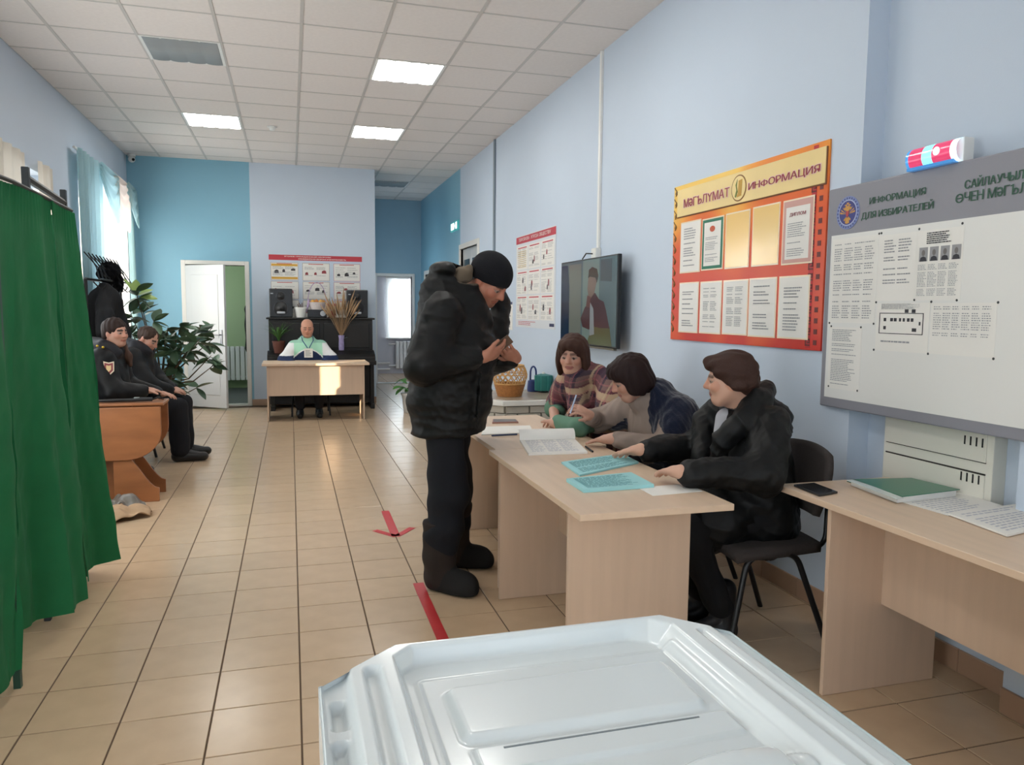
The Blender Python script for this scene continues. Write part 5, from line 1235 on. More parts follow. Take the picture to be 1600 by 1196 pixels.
    S = Sdf(); blk = (20, 21, 26); S.ell(H(0, -0.018, 0.040), H.r(0.091, 0.110, 0.098), H.R, 0.02, blk); S.half(H(0, 0.05, 0.012), H.R @ V(0, 0.30, -0.95), 0.01)
    sdf_obj('knit_cap', S, 0.005, attr_cloth('knit', 0.95, 0.6, 190), t, blk)
    # folded card case in his hands
    o = B().obox(Vector(PW(787, 537, 3.62)), (0.085, 0.010, 0.048), Matrix.Rotation(-0.7, 3, 'Y') @ Matrix.Rotation(-0.3, 3, 'Z')).build('card_case', M('brown_leather', (92, 66, 48), 0.5, var=0.15), None, bevel=0.003, origin=PW(787, 537, 3.62)); tag(o, 'small brown card case held open in the standing man\'s hands', 'card case')
man_standing()

# ---------------------------------------------------------------- seated people
def seated_legs(hipc, fwd, side, knee_d=0.42, kz=0.50, az=0.09, gap=0.11, foot_d=0.36, toe=0.17):
    hip = [hipc+side*gap*s for s in (1, -1)]; kn = [hipc*V(1, 1, 0)+V(0, 0, kz)+fwd*knee_d+side*gap*1.05*s for s in (1, -1)]
    an = [hipc*V(1, 1, 0)+V(0, 0, az)+fwd*foot_d+side*gap*0.95*s for s in (1, -1)]; to = [a+fwd*toe+V(0, 0, -0.045) for a in an]
    return hip, kn, an, to
def trousers(t, hip, kn, an, col, r=(0.10, 0.082, 0.062), vox=0.010, mat=None, name='trousers', cuff=0.06, seed=2):
    S = Sdf()
    for h_, k_, a_ in zip(hip, kn, an): S.chain([h_, k_, a_+V(0, 0, cuff)], r, 0.04, col)
    S.ell((hip[0]+hip[1])/2, (0.17, 0.17, 0.11), None, 0.05, col)
    return sdf_obj(name, S, vox, mat or m_wool, t, col, lambda P: 0.005*waves(P, 34, seed))
def shoes(t, an, to, col, vox=0.008, tall=0.05, name='shoe', r=0.045):
    for a_, o_ in zip(an, to):
        S = Sdf(); d = nrm((o_-a_)*V(1, 1, 0)); S.cone(a_-d*0.02+V(0, 0, tall-0.03), a_-d*0.02+V(0, 0, -0.04), r, r, 0.02, col); S.cone(a_-d*0.03+V(0, 0, -0.052), o_+V(0, 0, -0.01), r, r*0.82, 0.03, col); S.half(V(0, 0, 0.003), (0, 0, -1), 0.004)
        sdf_obj(name, S, vox, m_leather, t, col)

def woman_puffer():
    t = thing('person', 'woman in a black puffer coat with short brown hair, handing out blue ballots', 'person', (1.93, 2.90, 0))
    skin = (202, 158, 136); fwd = V(-1, 0.06, 0); fwd = nrm(fwd); side = np.cross(fwd, V(0, 0, 1))      # side = her right, away from the camera
    hipc = V(1.99, 2.89, 0.55); chest = V(1.93, 2.90, 0.84); nk = V(1.885, 2.90, 1.035)
    shR = V(1.90, 3.08, 0.95); shL = V(1.92, 2.72, 0.95); elL = PW(1192, 742, 2.60); wrL = PZ(1064, 738, 0.80); elR = PW(1090, 700, 3.16); wrR = PZ(1002, 703, 0.80)
    hip, kn, an, to = seated_legs(hipc, fwd, side, 0.40, 0.50, 0.10, 0.10, 0.22, 0.15)
    H = Head(PW(1139, 594, 2.90), (-0.86, 0.50, -0.10), (0, 0, 1), 0.97)
    S = Sdf(); body_core(S, skin, hipc, chest, nk, side, fwd, (shR, shL), (elR, elL), (wrR, wrL), hip, kn, an, to); head(S, H, skin, False, (118, 90, 76), (168, 104, 98)); neck(S, H, nk, 0.05, skin)
    hand(S, wrL, nrm(PZ(1004, 733, 0.765)-wrL), (0.15, -0.2, 0.95), 1, skin, (0.18, 0.2, 0.22, 0.26), 0.95, 0.35, nail=(236, 226, 222))
    hand(S, wrR, nrm(PZ(962, 708, 0.765)-wrR), (0.15, 0.1, 0.95), -1, skin, (0.15, 0.2, 0.22, 0.26), 0.95, 0.35, nail=(236, 226, 222))
    sdf_obj('body', S, 0.0046, m_skin, t, skin)
    ink = (14, 15, 16); S = Sdf(); sq = (fwd, 0.90)
    S.chain([chest+V(0.0, 0, 0.07), V(1.945, 2.89, 0.72), V(1.99, 2.89, 0.52)], [0.150, 0.185, 0.20], 0.05, ink, sq)
    S.chain([shL, elL, wrL+(elL-wrL)*0.12], [0.092, 0.088, 0.060], 0.03, ink); S.chain([shR, elR, wrR+(elR-wrR)*0.12], [0.092, 0.084, 0.058], 0.03, ink)
    S.chain([hipc+V(-0.05, 0, 0.0), V(1.72, 2.88, 0.53), V(1.615, 2.88, 0.47)], [0.17, 0.145, 0.105], 0.05, ink, (side, 1.15))     # long skirt of the coat over the lap
    # hood and the wide standing collar open at the front
    S.ell(PW(1196, 640, 2.92), (0.085, 0.15, 0.070), frame((-1, 0, 0.55), (0, 0, 1)), 0.02, ink)
    S.chain([PW(1196, 612, 2.90), PW(1186, 625, 2.81), PW(1160, 655, 2.77), PW(1132, 688, 2.80), PW(1112, 735, 2.85)], [0.050, 0.058, 0.056, 0.050, 0.035], 0.012, ink)
    S.chain([PW(1196, 612, 2.95), PW(1160, 622, 3.08), PW(1122, 636, 3.13), PW(1100, 660, 3.10), PW(1096, 715, 2.98)], [0.05, 0.058, 0.058, 0.058, 0.05], 0.012, ink)
    S.cut(H(0, 0.02, -0.03), H.r(0.072, 0.10, 0.10), H.R, 0.012); S.cut(PW(1128, 655, 2.95), (0.045, 0.055, 0.07), frame((-0.6, 0, 0.8), (0, 0, 1)), 0.02)
    sdf_obj('puffer_coat', S, 0.0068, m_nylon, t, ink, lambda P: 0.005*waves(P*V(1, 1, 1.6), 30, 21)-0.006*np.abs(waves(P*V(1, 1, 1.3), 48, 22))-0.0022*np.abs(waves(P*V(1.2, 1.2, 1.2), 80, 23)))
    S = Sdf(); S.cone(PW(1134, 684, 2.92), PW(1136, 655, 2.92), 0.055, 0.05, 0.02, (176, 176, 182)); sdf_obj('blouse_collar', S, 0.006, m_wool, t, (196, 196, 200))
    trousers(t, hip, kn, an, (24, 24, 26), (0.095, 0.075, 0.062)); shoes(t, an, to, (22, 22, 24), tall=0.16, name='boot', r=0.048)
    hc = (62, 42, 36); S = Sdf()
    S.ell(H(0, -0.022, 0.045), H.r(0.088, 0.106, 0.090), H.R, 0.03, hc); S.ell(H(0, -0.075, -0.005), H.r(0.070, 0.055, 0.075), H.R, 0.03, hc); S.ell(H(0, 0.055, 0.082), H.r(0.062, 0.052, 0.036), H.R, 0.03, hc)
    for s in (-1, 1): S.ell(H(s*0.066, -0.035, 0.0), H.r(0.022, 0.048, 0.050), H.R, 0.02, hc); S.ell(H(s*0.060, 0.028, 0.045), H.r(0.022, 0.042, 0.032), H.R, 0.02, hc)
    S.cut(H(0, 0.110, -0.035), H.r(0.090, 0.078, 0.088), H.R, 0.012)
    sdf_obj('hair', S, 0.005, m_hair, t, hc, lambda P: 0.0035*waves((P-H.c) @ H.R*V(1, 0.5, 1.4), 130, 31))
woman_puffer()

def woman_pen():
    t = thing('person', 'woman with a dark bob in a grey blouse and navy cardigan, holding a pen', 'person', (2.0, 3.72, 0))
    skin = (198, 154, 134); fwd = nrm((-1, 0.0, 0)); side = np.cross(fwd, V(0, 0, 1))
    hipc = V(2.09, 3.74, 0.55); chest = V(1.92, 3.70, 0.80); nk = V(1.80, 3.66, 0.985)
    shR = V(1.82, 3.86, 0.90); shL = V(1.90, 3.52, 0.90); elL = PW(1040, 700, 3.42); wrL = PZ(957, 686, 0.785); elR = V(1.66, 3.98, 0.80); wrR = PW(921, 650, 3.80)
    hip, kn, an, to = seated_legs(hipc, fwd, side, 0.42, 0.50, 0.09, 0.10, 0.36)
    H = Head(PW(984, 592, 3.64), (-0.90, 0.14, -0.42), (-0.3, 0, 0.9), 0.99)
    S = Sdf(); body_core(S, skin, hipc, chest, nk, side, fwd, (shR, shL), (elR, elL), (wrR, wrL), hip, kn, an, to); head(S, H, skin, False, (110, 84, 72), (166, 106, 98)); neck(S, H, nk, 0.05, skin)
    hand(S, wrL, nrm(PZ(900, 690, 0.752)-wrL), (0.1, 0.1, 0.95), 1, skin, (0.1, 0.12, 0.14, 0.18), 0.95, 0.25)
    hand(S, wrR, nrm(PW(893, 632, 3.76)-wrR), (0.35, -0.5, 0.6), -1, skin, (0.5, 0.55, 0.6, 0.6), 0.95, 0.5)
    sdf_obj('body', S, 0.0045, m_skin, t, skin)
    gb = (150, 134, 124); S = Sdf(); S.chain([nk-V(0, 0, 0.03), chest, V(2.02, 3.73, 0.62), hipc], [0.075, 0.150, 0.155, 0.16], 0.06, gb, (side, 1.25)); S.ell(chest+V(-0.07, 0, -0.03), (0.09, 0.13, 0.12), None, 0.06, gb)
    S.chain([shR, elR, wrR+(elR-wrR)*0.1], [0.082, 0.06, 0.043], 0.04, gb); S.chain([shL, elL, wrL+(elL-wrL)*0.1], [0.08, 0.062, 0.043], 0.04, gb)
    S.cone(nk+V(0.01, 0, 0.01), nk-V(0.02, 0, 0.03), 0.062, 0.075, 0.02, gb); S.cut(H(0, 0.02, -0.02), H.r(0.07, 0.1, 0.095), H.R, 0.01)
    sdf_obj('blouse', S, 0.007, m_wool, t, gb, lambda P: 0.003*np.sin(P[:, 1]*170+2*np.sin(P[:, 2]*9))*np.clip((1.85-P[:, 0])*5, 0, 1)+0.003*waves(P, 40, 7))
    nv = (18, 25, 46); S = Sdf(); S.chain([nk+V(0.05, 0, -0.02), chest+V(0.035, 0, 0.0), V(2.06, 3.73, 0.62), hipc+V(0.02, 0, -0.02)], [0.11, 0.178, 0.19, 0.19], 0.06, nv, (side, 1.27))
    S.chain([shL+V(0.02, -0.01, 0), shL*0.3+elL*0.7+V(0.03, 0, 0)], [0.104, 0.098], 0.05, nv); S.chain([shR+V(0.02, 0.01, 0), shR*0.3+elR*0.7+V(0.05, 0, 0)], [0.092, 0.08], 0.05, nv)
    S.half(V(1.785, 3.5, 0.9), (-1, -0.12, 0.12), 0.012); S.cut(H(0, 0.0, -0.03), H.r(0.08, 0.10, 0.11), H.R, 0.015)
    sdf_obj('cardigan', S, 0.007, attr_cloth('fuzzy_wool', 0.95, 0.6, 120, 0.2, 0.4), t, nv, lambda P: 0.004*waves(P, 45, 9)+0.002*waves(P, 200, 10))
    trousers(t, hip, kn, an, (34, 34, 40)); shoes(t, an, to, (26, 24, 24))
    hc = (40, 26, 25); S = Sdf(); S.ell(H(0, -0.015, 0.042), H.r(0.093, 0.111, 0.093), H.R, 0.03, hc); S.ell(H(0, -0.060, -0.035), H.r(0.085, 0.066, 0.075), H.R, 0.03, hc); S.ell(H(0, 0.066, 0.066), H.r(0.062, 0.036, 0.042), H.R, 0.03, hc)
    for s in (-1, 1): S.ell(H(s*0.074, -0.005, -0.030), H.r(0.021, 0.058, 0.068), H.R, 0.025, hc)
    S.cut(H(0, 0.114, -0.046), H.r(0.080, 0.086, 0.090), H.R, 0.012); S.half(H(0, 0, -0.092), H.R @ V(0, 0.45, -1), 0.012)
    sdf_obj('hair', S, 0.005, m_hair, t, hc, lambda P: 0.0025*waves((P-H.c) @ H.R*V(1.6, 1.2, 0.25), 150, 12))
    # pen held upright between thumb and fingers
    a = PW(893, 640, 3.755); b = PW(899, 622, 3.765); o = B().tube([tuple(a-(b-a)*0.35), tuple(b+(b-a)*0.25)], 0.0042, 8).build('ballpoint_pen', M('blue_white_pen', (188, 204, 232), 0.3), None, origin=a); tag(o, 'ballpoint pen in the raised hand of the woman with the bob', 'pen')
woman_pen()

def woman_shawl():
    t = thing('person', 'woman with brown shoulder-length hair wrapped in a plaid shawl, looking down', 'person', (1.95, 4.5, 0))
    skin = (196, 152, 132); fwd = nrm((-0.85, -0.42, 0)); side = np.cross(fwd, V(0, 0, 1))
    hipc = V(2.03, 4.52, 0.55); chest = V(1.88, 4.44, 0.86); nk = V(1.755, 4.385, 1.055)
    shR = nk+side*0.17+V(0.02, 0, -0.085); shL = nk-side*0.17+V(0.03, 0, -0.085); elR = V(1.66, 4.72, 0.78); wrR = PZ(868, 662, 0.775); elL = V(1.80, 4.14, 0.79); wrL = V(1.56, 4.12, 0.775)
    hip, kn, an, to = seated_legs(hipc, nrm((-1, -0.1, 0)), V(0, 1, 0), 0.42, 0.50, 0.09, 0.10, 0.36)
    H = Head(PW(895, 555, 4.36), (-0.60, -0.78, -0.20), (0, 0, 1), 1.0)
    S = Sdf(); body_core(S, skin, hipc, chest, nk, side, fwd, (shR, shL), (elR, elL), (wrR, wrL), hip, kn, an, to); head(S, H, skin, False, (120, 90, 78), (164, 104, 98)); neck(S, H, nk, 0.05, skin)
    hand(S, wrR, nrm(PZ(846, 652, 0.765)-wrR), (0.2, -0.5, 0.8), -1, skin, (0.45, 0.5, 0.5, 0.5), 0.95, 0.4); hand(S, wrL, (-0.5, 0.8, 0.02), (0, 0, 1), 1, skin, (0.3, 0.3, 0.3, 0.3), 0.95)
    sdf_obj('body', S, 0.0055, m_skin, t, skin)
    gr = (92, 128, 108); S = Sdf(); S.chain([elL, PZ(905, 668, 0.785), wrR+V(0.02, 0, 0.005)], [0.056, 0.048, 0.042], 0.03, gr); S.chain([shL, elL], [0.07, 0.06], 0.03, gr); S.chain([shR, elR], [0.07, 0.06], 0.03, gr); S.chain([elR, V(1.64, 4.55, 0.785)], [0.05, 0.042], 0.03, gr); S.chain([chest+V(0, 0, 0.02), hipc], [0.13, 0.15], 0.05, gr)
    sdf_obj('green_jumper', S, 0.009, m_wool, t, gr, lambda P: 0.003*waves(P, 50, 3))
    S = Sdf(); S.chain([nk-V(0, 0, 0.02), chest, V(1.96, 4.5, 0.66), V(2.0, 4.52, 0.52)], [0.09, 0.165, 0.185, 0.19], 0.06, (110, 80, 84), (side, 1.15)); S.chain([shR, elR+V(0.03, 0, 0.02)], [0.10, 0.09], 0.04); S.chain([shL, elL+V(0.04, 0.02, 0.02)], [0.105, 0.10], 0.04)
    S.chain([nk+side*0.10+V(0, 0, 0.0), nk+fwd*0.10+V(0, 0, -0.05), nk-side*0.09+V(0, 0, 0)], [0.045, 0.05, 0.045], 0.03); S.chain([nk+fwd*0.1+V(0, 0, -0.05), chest+fwd*0.2+V(0, 0, -0.14)], [0.06, 0.07], 0.04)
    S.cut(H(0, 0.02, -0.02), H.r(0.068, 0.1, 0.10), H.R, 0.012)
    def plaid(P, c):
        q = P-chest; a = q @ side+0.25*q[:, 2]; b = q[:, 2]-0.2*(q @ side)+0.35*(q @ fwd)
        def band(x, per, w, ph): return (np.abs(((x/per+ph) % 1.0)-0.5) < w/2)
        base = np.tile(lin((122, 96, 92)), (len(P), 1)); wine = np.array(lin((92, 38, 54))); navy = np.array(lin((38, 36, 58))); cream = np.array(lin((196, 172, 140))); pink = np.array(lin((176, 108, 112)))
        base[band(a, 0.16, 0.42, 0.1)] = base[band(a, 0.16, 0.42, 0.1)]*0.45+wine*0.55; m = band(b, 0.15, 0.45, 0.3); base[m] = base[m]*0.45+wine*0.55
        for f, per, w, ph, colr, k in ((a, 0.16, 0.16, 0.45, navy, 0.7), (b, 0.15, 0.16, 0.62, navy, 0.7), (a, 0.16, 0.07, 0.8, cream, 0.6), (b, 0.30, 0.14, 0.9, cream, 0.75), (a, 0.08, 0.09, 0.3, pink, 0.5), (b, 0.075, 0.09, 0.3, pink, 0.45)):
            m = band(f, per, w, ph); base[m] = base[m]*(1-k)+colr*k
        return base
    sdf_obj('plaid_shawl', S, 0.0055, m_wool, t, (110, 80, 84), lambda P: 0.008*waves(P*V(1, 1, 0.6), 30, 14), plaid)
    trousers(t, hip, kn, an, (34, 34, 40)); shoes(t, an, to, (26, 24, 24))
    hc = (64, 42, 34); S = Sdf(); S.ell(H(0, -0.018, 0.042), H.r(0.094, 0.110, 0.090), H.R, 0.03, hc); S.ell(H(0, -0.055, -0.05), H.r(0.088, 0.066, 0.085), H.R, 0.03, hc); S.ell(H(0.02, 0.058, 0.074), H.r(0.055, 0.034, 0.030), H.R, 0.03, hc)
    for s in (-1, 1): S.ell(H(s*0.082, 0.0, -0.045), H.r(0.026, 0.050, 0.088), H.R, 0.025, hc)
    S.cut(H(0, 0.125, -0.045), H.r(0.068, 0.092, 0.108), H.R, 0.012)
    sdf_obj('hair', S, 0.005, m_hair, t, hc, lambda P: 0.003*waves((P-H.c) @ H.R*V(1.6, 1.2, 0.3), 130, 19))
woman_shawl()

def man_desk():
    t = thing('person', 'seated man in a mint and navy sports shirt with a badge, behind the back desk', 'person', (0.24, 10.62, 0))
    skin = (196, 144, 120); fwd = V(0, -1, 0); side = V(-1, 0, 0)
    hipc = V(0.22, 10.72, 0.55); chest = V(0.22, 10.68, 0.83); nk = V(0.21, 10.66, 1.035)
    shR = V(0.035, 10.66, 0.915); shL = V(0.40, 10.66, 0.915); elR = V(-0.085, 10.56, 0.74); elL = V(0.52, 10.56, 0.74); wrR = V(0.10, 10.40, 0.66); wrL = V(0.34, 10.40, 0.66)
    hip, kn, an, to = seated_legs(hipc, fwd, side, 0.42, 0.50, 0.09, 0.13, 0.40)
    H = Head(PW(480, 513, 10.6)+V(0, 0, 0), (0.02, -1, -0.20), (0, 0, 1), 1.04)
    S = Sdf(); body_core(S, skin, hipc, chest, nk, side, fwd, (shR, shL), (elR, elL), (wrR, wrL), hip, kn, an, to); head(S, H, skin, True, (120, 84, 64), closed=True); neck(S, H, nk, 0.064, skin)
    hand(S, wrR, (0.9, -0.3, -0.1), (0, -0.3, 0.9), 1, skin); hand(S, wrL, (-0.9, -0.3, -0.1), (0, -0.3, 0.9), -1, skin); sdf_obj('body', S, 0.0075, m_skin, t, skin)
    mint = (168, 218, 190); S = Sdf(); S.chain([nk-V(0, 0, 0.04), chest, hipc], [0.09, 0.165, 0.18], 0.06, mint, (side, 1.18)); S.chain([shR, elR, elR*0.6+wrR*0.4], [0.08, 0.075, 0.065], 0.07, mint); S.chain([shL, elL, elL*0.6+wrL*0.4], [0.08, 0.075, 0.065], 0.07, mint); S.cone(nk-V(0, 0.0, 0.01), nk+V(0, -0.02, 0.035), 0.082, 0.072, 0.01, (30, 38, 66))
    S.cut(H(0, 0.02, -0.02), H.r(0.07, 0.1, 0.1), H.R, 0.01)
    def shirt(P, c):
        x = P[:, 0]-0.22; z = P[:, 2]; arm = np.abs(x) > 0.185+0.0*(1-z); c = c.copy()
        arch = 0.875-3.2*x*x
        c[arm & (z < 1.02)] = lin((226, 226, 226)); c[(z < arch+0.016) & ~arm] = lin((236, 236, 232)); c[(z < arch) & ~arm] = lin((36, 50, 84)); c[arm & (z < 0.80)] = lin((36, 50, 84))
        c[(z > 1.06)] = lin((30, 38, 66)); c[(z > 0.965) & (np.abs(x) > 0.06) & (z < 1.06)] = lin((150, 196, 176)); return c
    sdf_obj('sports_shirt', S, 0.008, m_wool, t, mint, lambda P: 0.004*waves(P, 30, 5), shirt)
    trousers(t, hip, kn, an, (40, 38, 40)); shoes(t, an, to, (24, 22, 22))
    S = Sdf(); hc = (92, 66, 52); S.ell(H(0, -0.025, 0.03), H.r(0.0775, 0.096, 0.083), H.R, 0.02, hc); S.half(H(0, 0.0, 0.06), H.R @ V(0, 0.75, 0.66), 0.02); S.half(H(0, 0, -0.03), H.R @ V(0, 0.3, -1), 0.01); S.half(H(0, 0.015, 0), H.R @ V(0, 1, 0), 0.01); sdf_obj('cropped_hair', S, 0.005, m_hair, t, hc)
    lan = B(); bd = V(0.225, 10.47, 0.86)
    for s in (-1, 1): lan.tube([tuple(nk+V(s*0.075, -0.02, 0.02)), tuple(V(0.215+s*0.07, 10.50, 1.0)), tuple(V(0.22+s*0.01, 10.478, 0.90))], 0.006, 5)
    lan.build('lanyard', M('blue_lanyard', (36, 70, 120), 0.6), t); bg = bx('badge', m_paper, 0.165, 0.275, 10.466, 10.470, 0.775, 0.895, t); print_rows('print', Vector((0.178, 10.4655, 0.79)), U_B, V_R, 0.085, 0.085, 5, m_ink, bg, seed=5)
man_desk()

def officer(label, hipc, chest, nk, H, arms, hairf, seed, female, legs=(0.44, 0.44), skin=(192, 146, 126), vox=0.009):
    t = thing('person', label, 'person', (hipc[0], hipc[1], 0)); fwd = V(1, 0, 0); side = V(0, -1, 0)
    shR, elR, wrR, dR, shL, elL, wrL, dL = arms
    hip, kn, an, to = seated_legs(hipc, fwd, side, legs[0], 0.50, 0.10, 0.15, legs[1], 0.20)
    S = Sdf(); body_core(S, skin, hipc, chest, nk, side, fwd, (shR, shL), (elR, elL), (wrR, wrL), hip, kn, an, to); head(S, H, skin, not female, (56, 40, 34)); neck(S, H, nk, 0.052, skin); hand(S, wrR, dR, (0, 0, 1), 1, skin, (0.3,)*4, 0.95); hand(S, wrL, dL, (0, 0, 1), -1, skin, (0.3,)*4, 0.95)
    sdf_obj('body', S, 0.0055, m_skin, t, skin)
    ink = (11, 12, 15); S = Sdf(); S.chain([nk-V(0.01, 0, 0.03), chest, hipc+V(0, 0, 0.04)], [0.12, 0.19, 0.20], 0.06, ink, (side, 1.12)); S.chain([shR, elR, wrR+(elR-wrR)*0.1], [0.105, 0.092, 0.06], 0.04, ink); S.chain([shL, elL, wrL+(elL-wrL)*0.1], [0.105, 0.092, 0.06], 0.04, ink)
    col = (30, 30, 36)
    S.chain([nk+V(0.07, -0.07, -0.01), nk+V(-0.03, -0.10, 0.04), nk+V(-0.10, 0, 0.055), nk+V(-0.03, 0.10, 0.04), nk+V(0.07, 0.07, -0.01)], [0.04, 0.05, 0.055, 0.05, 0.04], 0.03, col); S.cut(H(0, 0.02, -0.02), H.r(0.07, 0.1, 0.1), H.R, 0.01)
    sdf_obj('uniform_jacket', S, vox, m_nylon, t, ink, lambda P: 0.007*waves(P*V(1, 1, 1.7), 24, seed)+0.003*waves(P, 70, seed+1))
    trousers(t, hip, kn, an, (20, 21, 26), (0.115, 0.095, 0.088), cuff=0.02); shoes(t, an, to, (24, 23, 24), r=0.05)
    S = Sdf(); hd = hairf(S, H); sdf_obj('hair', S, 0.0055, m_hair, t, hd, lambda P: 0.003*waves((P-H.c) @ H.R*V(1.5, 1.5, 0.4), 120, seed+3))
    return t
Hw = Head(A(W(181, 520, X=-1.36)), (0.80, -0.58, -0.06), (0, 0, 1), 0.97); c0 = Hw.c
def hair_w(S, H):
    hc = (46, 32, 28); S.ell(H(0, -0.02, 0.04), H.r(0.086, 0.104, 0.088), H.R, 0.03, hc); S.ell(H(0, -0.07, -0.03), H.r(0.066, 0.05, 0.08), H.R, 0.03, hc)
    S.chain([H(-0.055, -0.04, -0.02), H(-0.075, -0.02, -0.11), H(-0.09, 0.03, -0.20), H(-0.085, 0.07, -0.27)], [0.034, 0.04, 0.036, 0.016], 0.02, (72, 50, 40)); S.cut(H(0.01, 0.115, -0.03), H.r(0.082, 0.088, 0.092), H.R, 0.012); return hc
yw = c0[1]
ow = officer('uniformed woman with pulled-back dark hair and a sleeve badge, beside the orange table', V(-1.50, yw+0.02, 0.55), V(-1.47, yw+0.01, 0.86), V(-1.41, yw, 1.07), Hw,
    (V(-1.43, yw-0.20, 1.0), V(-1.36, yw-0.27, 0.76), V(-1.12, yw-0.17, 0.76), V(1, 0.3, -0.1), V(-1.43, yw+0.20, 1.0), V(-1.34, yw+0.26, 0.74), V(-1.08, yw+0.14, 0.70), V(1, -0.2, -0.1)), hair_w, 40, True, (0.36, 0.12))
# sleeve badge (shield), shoulder stars
bc = A(W(170, 576, Y=yw-0.315)); un, vn = Vector((0.98, -0.2, 0)).normalized(), Vector((0.03, 0, 1)).normalized()
for nm, k, mt, lf in (('sleeve_badge', 1.0, M('badge_cream', (214, 196, 170), 0.5), 0), ('badge_field', 0.8, M('badge_red', (128, 44, 46), 0.5), 0.0016), ('badge_emblem', 0.45, M('badge_gold', (206, 176, 120), 0.4), 0.003)):
    B().prism([(x*k, z*k) for x, z in ((-0.04, 0.055), (-0.04, -0.02), (0, -0.06), (0.04, -0.02), (0.04, 0.055), (0, 0.045))], Vector(bc)+Vector((-0.1, -1, 0)).normalized()*lf, un, vn, 0.0015).build(nm, mt, ow)
for k in range(2): B().ball(A(W(152+k*9, 541+k*2, Y=yw-0.235)), 0.010, 2).build('shoulder_star', M('badge_star_gold', (214, 180, 60), 0.3, metal=0.6), ow)
Hm = Head(A(W(231, 531, X=-1.27)), (0.84, -0.36, -0.50), (0.3, 0, 0.9), 0.98); c1 = Hm.c; ym = c1[1]
def hair_m(S, H):
    hc = (62, 46, 38); S.ell(H(0, -0.02, 0.038), H.r(0.0805, 0.100, 0.084), H.R, 0.03, hc); S.half(H(0, 0.0, -0.03), H.R @ V(0, 0.25, -1), 0.01); S.cut(H(0, 0.12, -0.02), H.r(0.085, 0.085, 0.075), H.R, 0.012); return hc
officer('uniformed man with short brown hair sitting bent forward, looking down', V(-1.50, ym-0.02, 0.55), V(-1.42, ym, 0.84), V(-1.33, ym, 1.03), Hm,
    (V(-1.38, ym-0.19, 0.96), V(-1.27, ym-0.25, 0.72), V(-1.08, ym-0.11, 0.655), V(0.8, 0.6, -0.1), V(-1.38, ym+0.19, 0.96), V(-1.25, ym+0.25, 0.72), V(-1.08, ym+0.10, 0.655), V(0.7, -0.7, -0.1)), hair_m, 60, False, (0.48, 0.50))
# ------------------------------------------------------------------ things on the desks
def flat_sheet(name, label, cat, corners, z, th, mat, rows=0, ink=None, cols=1, seed=1, parent=None, group=None, gap=0.12, margin=0.08):
    """sheet or stack from its four top corners (photo points on the desk): far-left, far-right, near-right, near-left"""
    c = [PZ(x, y, z+th) for x, y in corners]; o = c[3]; u = nrm(c[2]-c[3]); u[2] = 0; vv = nrm(c[0]-c[3]); b = B()
    vs = [Vector((q[0], q[1], z)) for q in c]; tp = [Vector((q[0], q[1], z+th)) for q in c]
    b._hull(vs+tp, [(0, 1, 2, 3), (7, 6, 5, 4), (0, 4, 5, 1), (1, 5, 6, 2), (2, 6, 7, 3), (3, 7, 4, 0)])
    base = Vector(((c[0]+c[1]+c[2]+c[3])/4)); base.z = z
    ob = b.build(name, mat, parent, origin=None if parent else base)
    if label: tag(ob, label, cat, group)
    if rows:
        rnd = random.Random(seed); pb = B(); n = rows
        for i in range(n):
            if rnd.random() < gap: continue
            fv = margin+(1-2*margin)*(i+0.5)/n; hh = (1-2*margin)/n*0.22
            for cc in range(cols):
                x0 = margin+(1-2*margin)*cc/cols; x1 = margin+(1-2*margin)*(cc+1-rnd.uniform(0.08, 0.35))/cols; x = x0
                while x < x1:
                    l = min(x1-x, rnd.uniform(0.03, 0.1))
                    q = [Vector(c[3]*(1-a)*(1-e)+c[2]*a*(1-e)+c[1]*a*e+c[0]*(1-a)*e)+Vector((0, 0, 0.0006)) for a, e in ((x, fv-hh), (x+l, fv-hh), (x+l, fv+hh), (x, fv+hh))]
                    pb.quad(*q); x += l+0.015
        pb.build('print', ink or m_ink, ob, kind='stuff')
    return ob
m_cyan = M('ballot_cyan_paper', (156, 212, 216), 0.6); m_cink = M('ballot_teal_print', (92, 152, 158), 0.7); m_cst = M('ballot_stack_edges', (120, 196, 200), 0.7, var=0.1, vscale=900, stretch=(0.02, 0.02, 1))
TZ = TH+0.0005
flat_sheet('ballot_stack', 'thick stack of printed cyan ballots on the near desk', 'paper stack', ((885, 748), (986, 738), (1022, 757), (912, 765)), TZ, 0.014, m_cyan, 16, m_cink, 1, 3)
flat_sheet('ballot_stack', 'thin stack of printed cyan ballots under the puffer-coat woman\'s far hand', 'paper stack', ((877, 722), (972, 709), (998, 722), (906, 742)), TZ, 0.008, m_cyan, 16, m_cink, 1, 4)
flat_sheet('paper_sheet', 'blank white sheet at the near end of the desk', 'paper', ((996, 762), (1076, 756), (1098, 768), (1020, 775)), TZ, 0.001, m_paper)
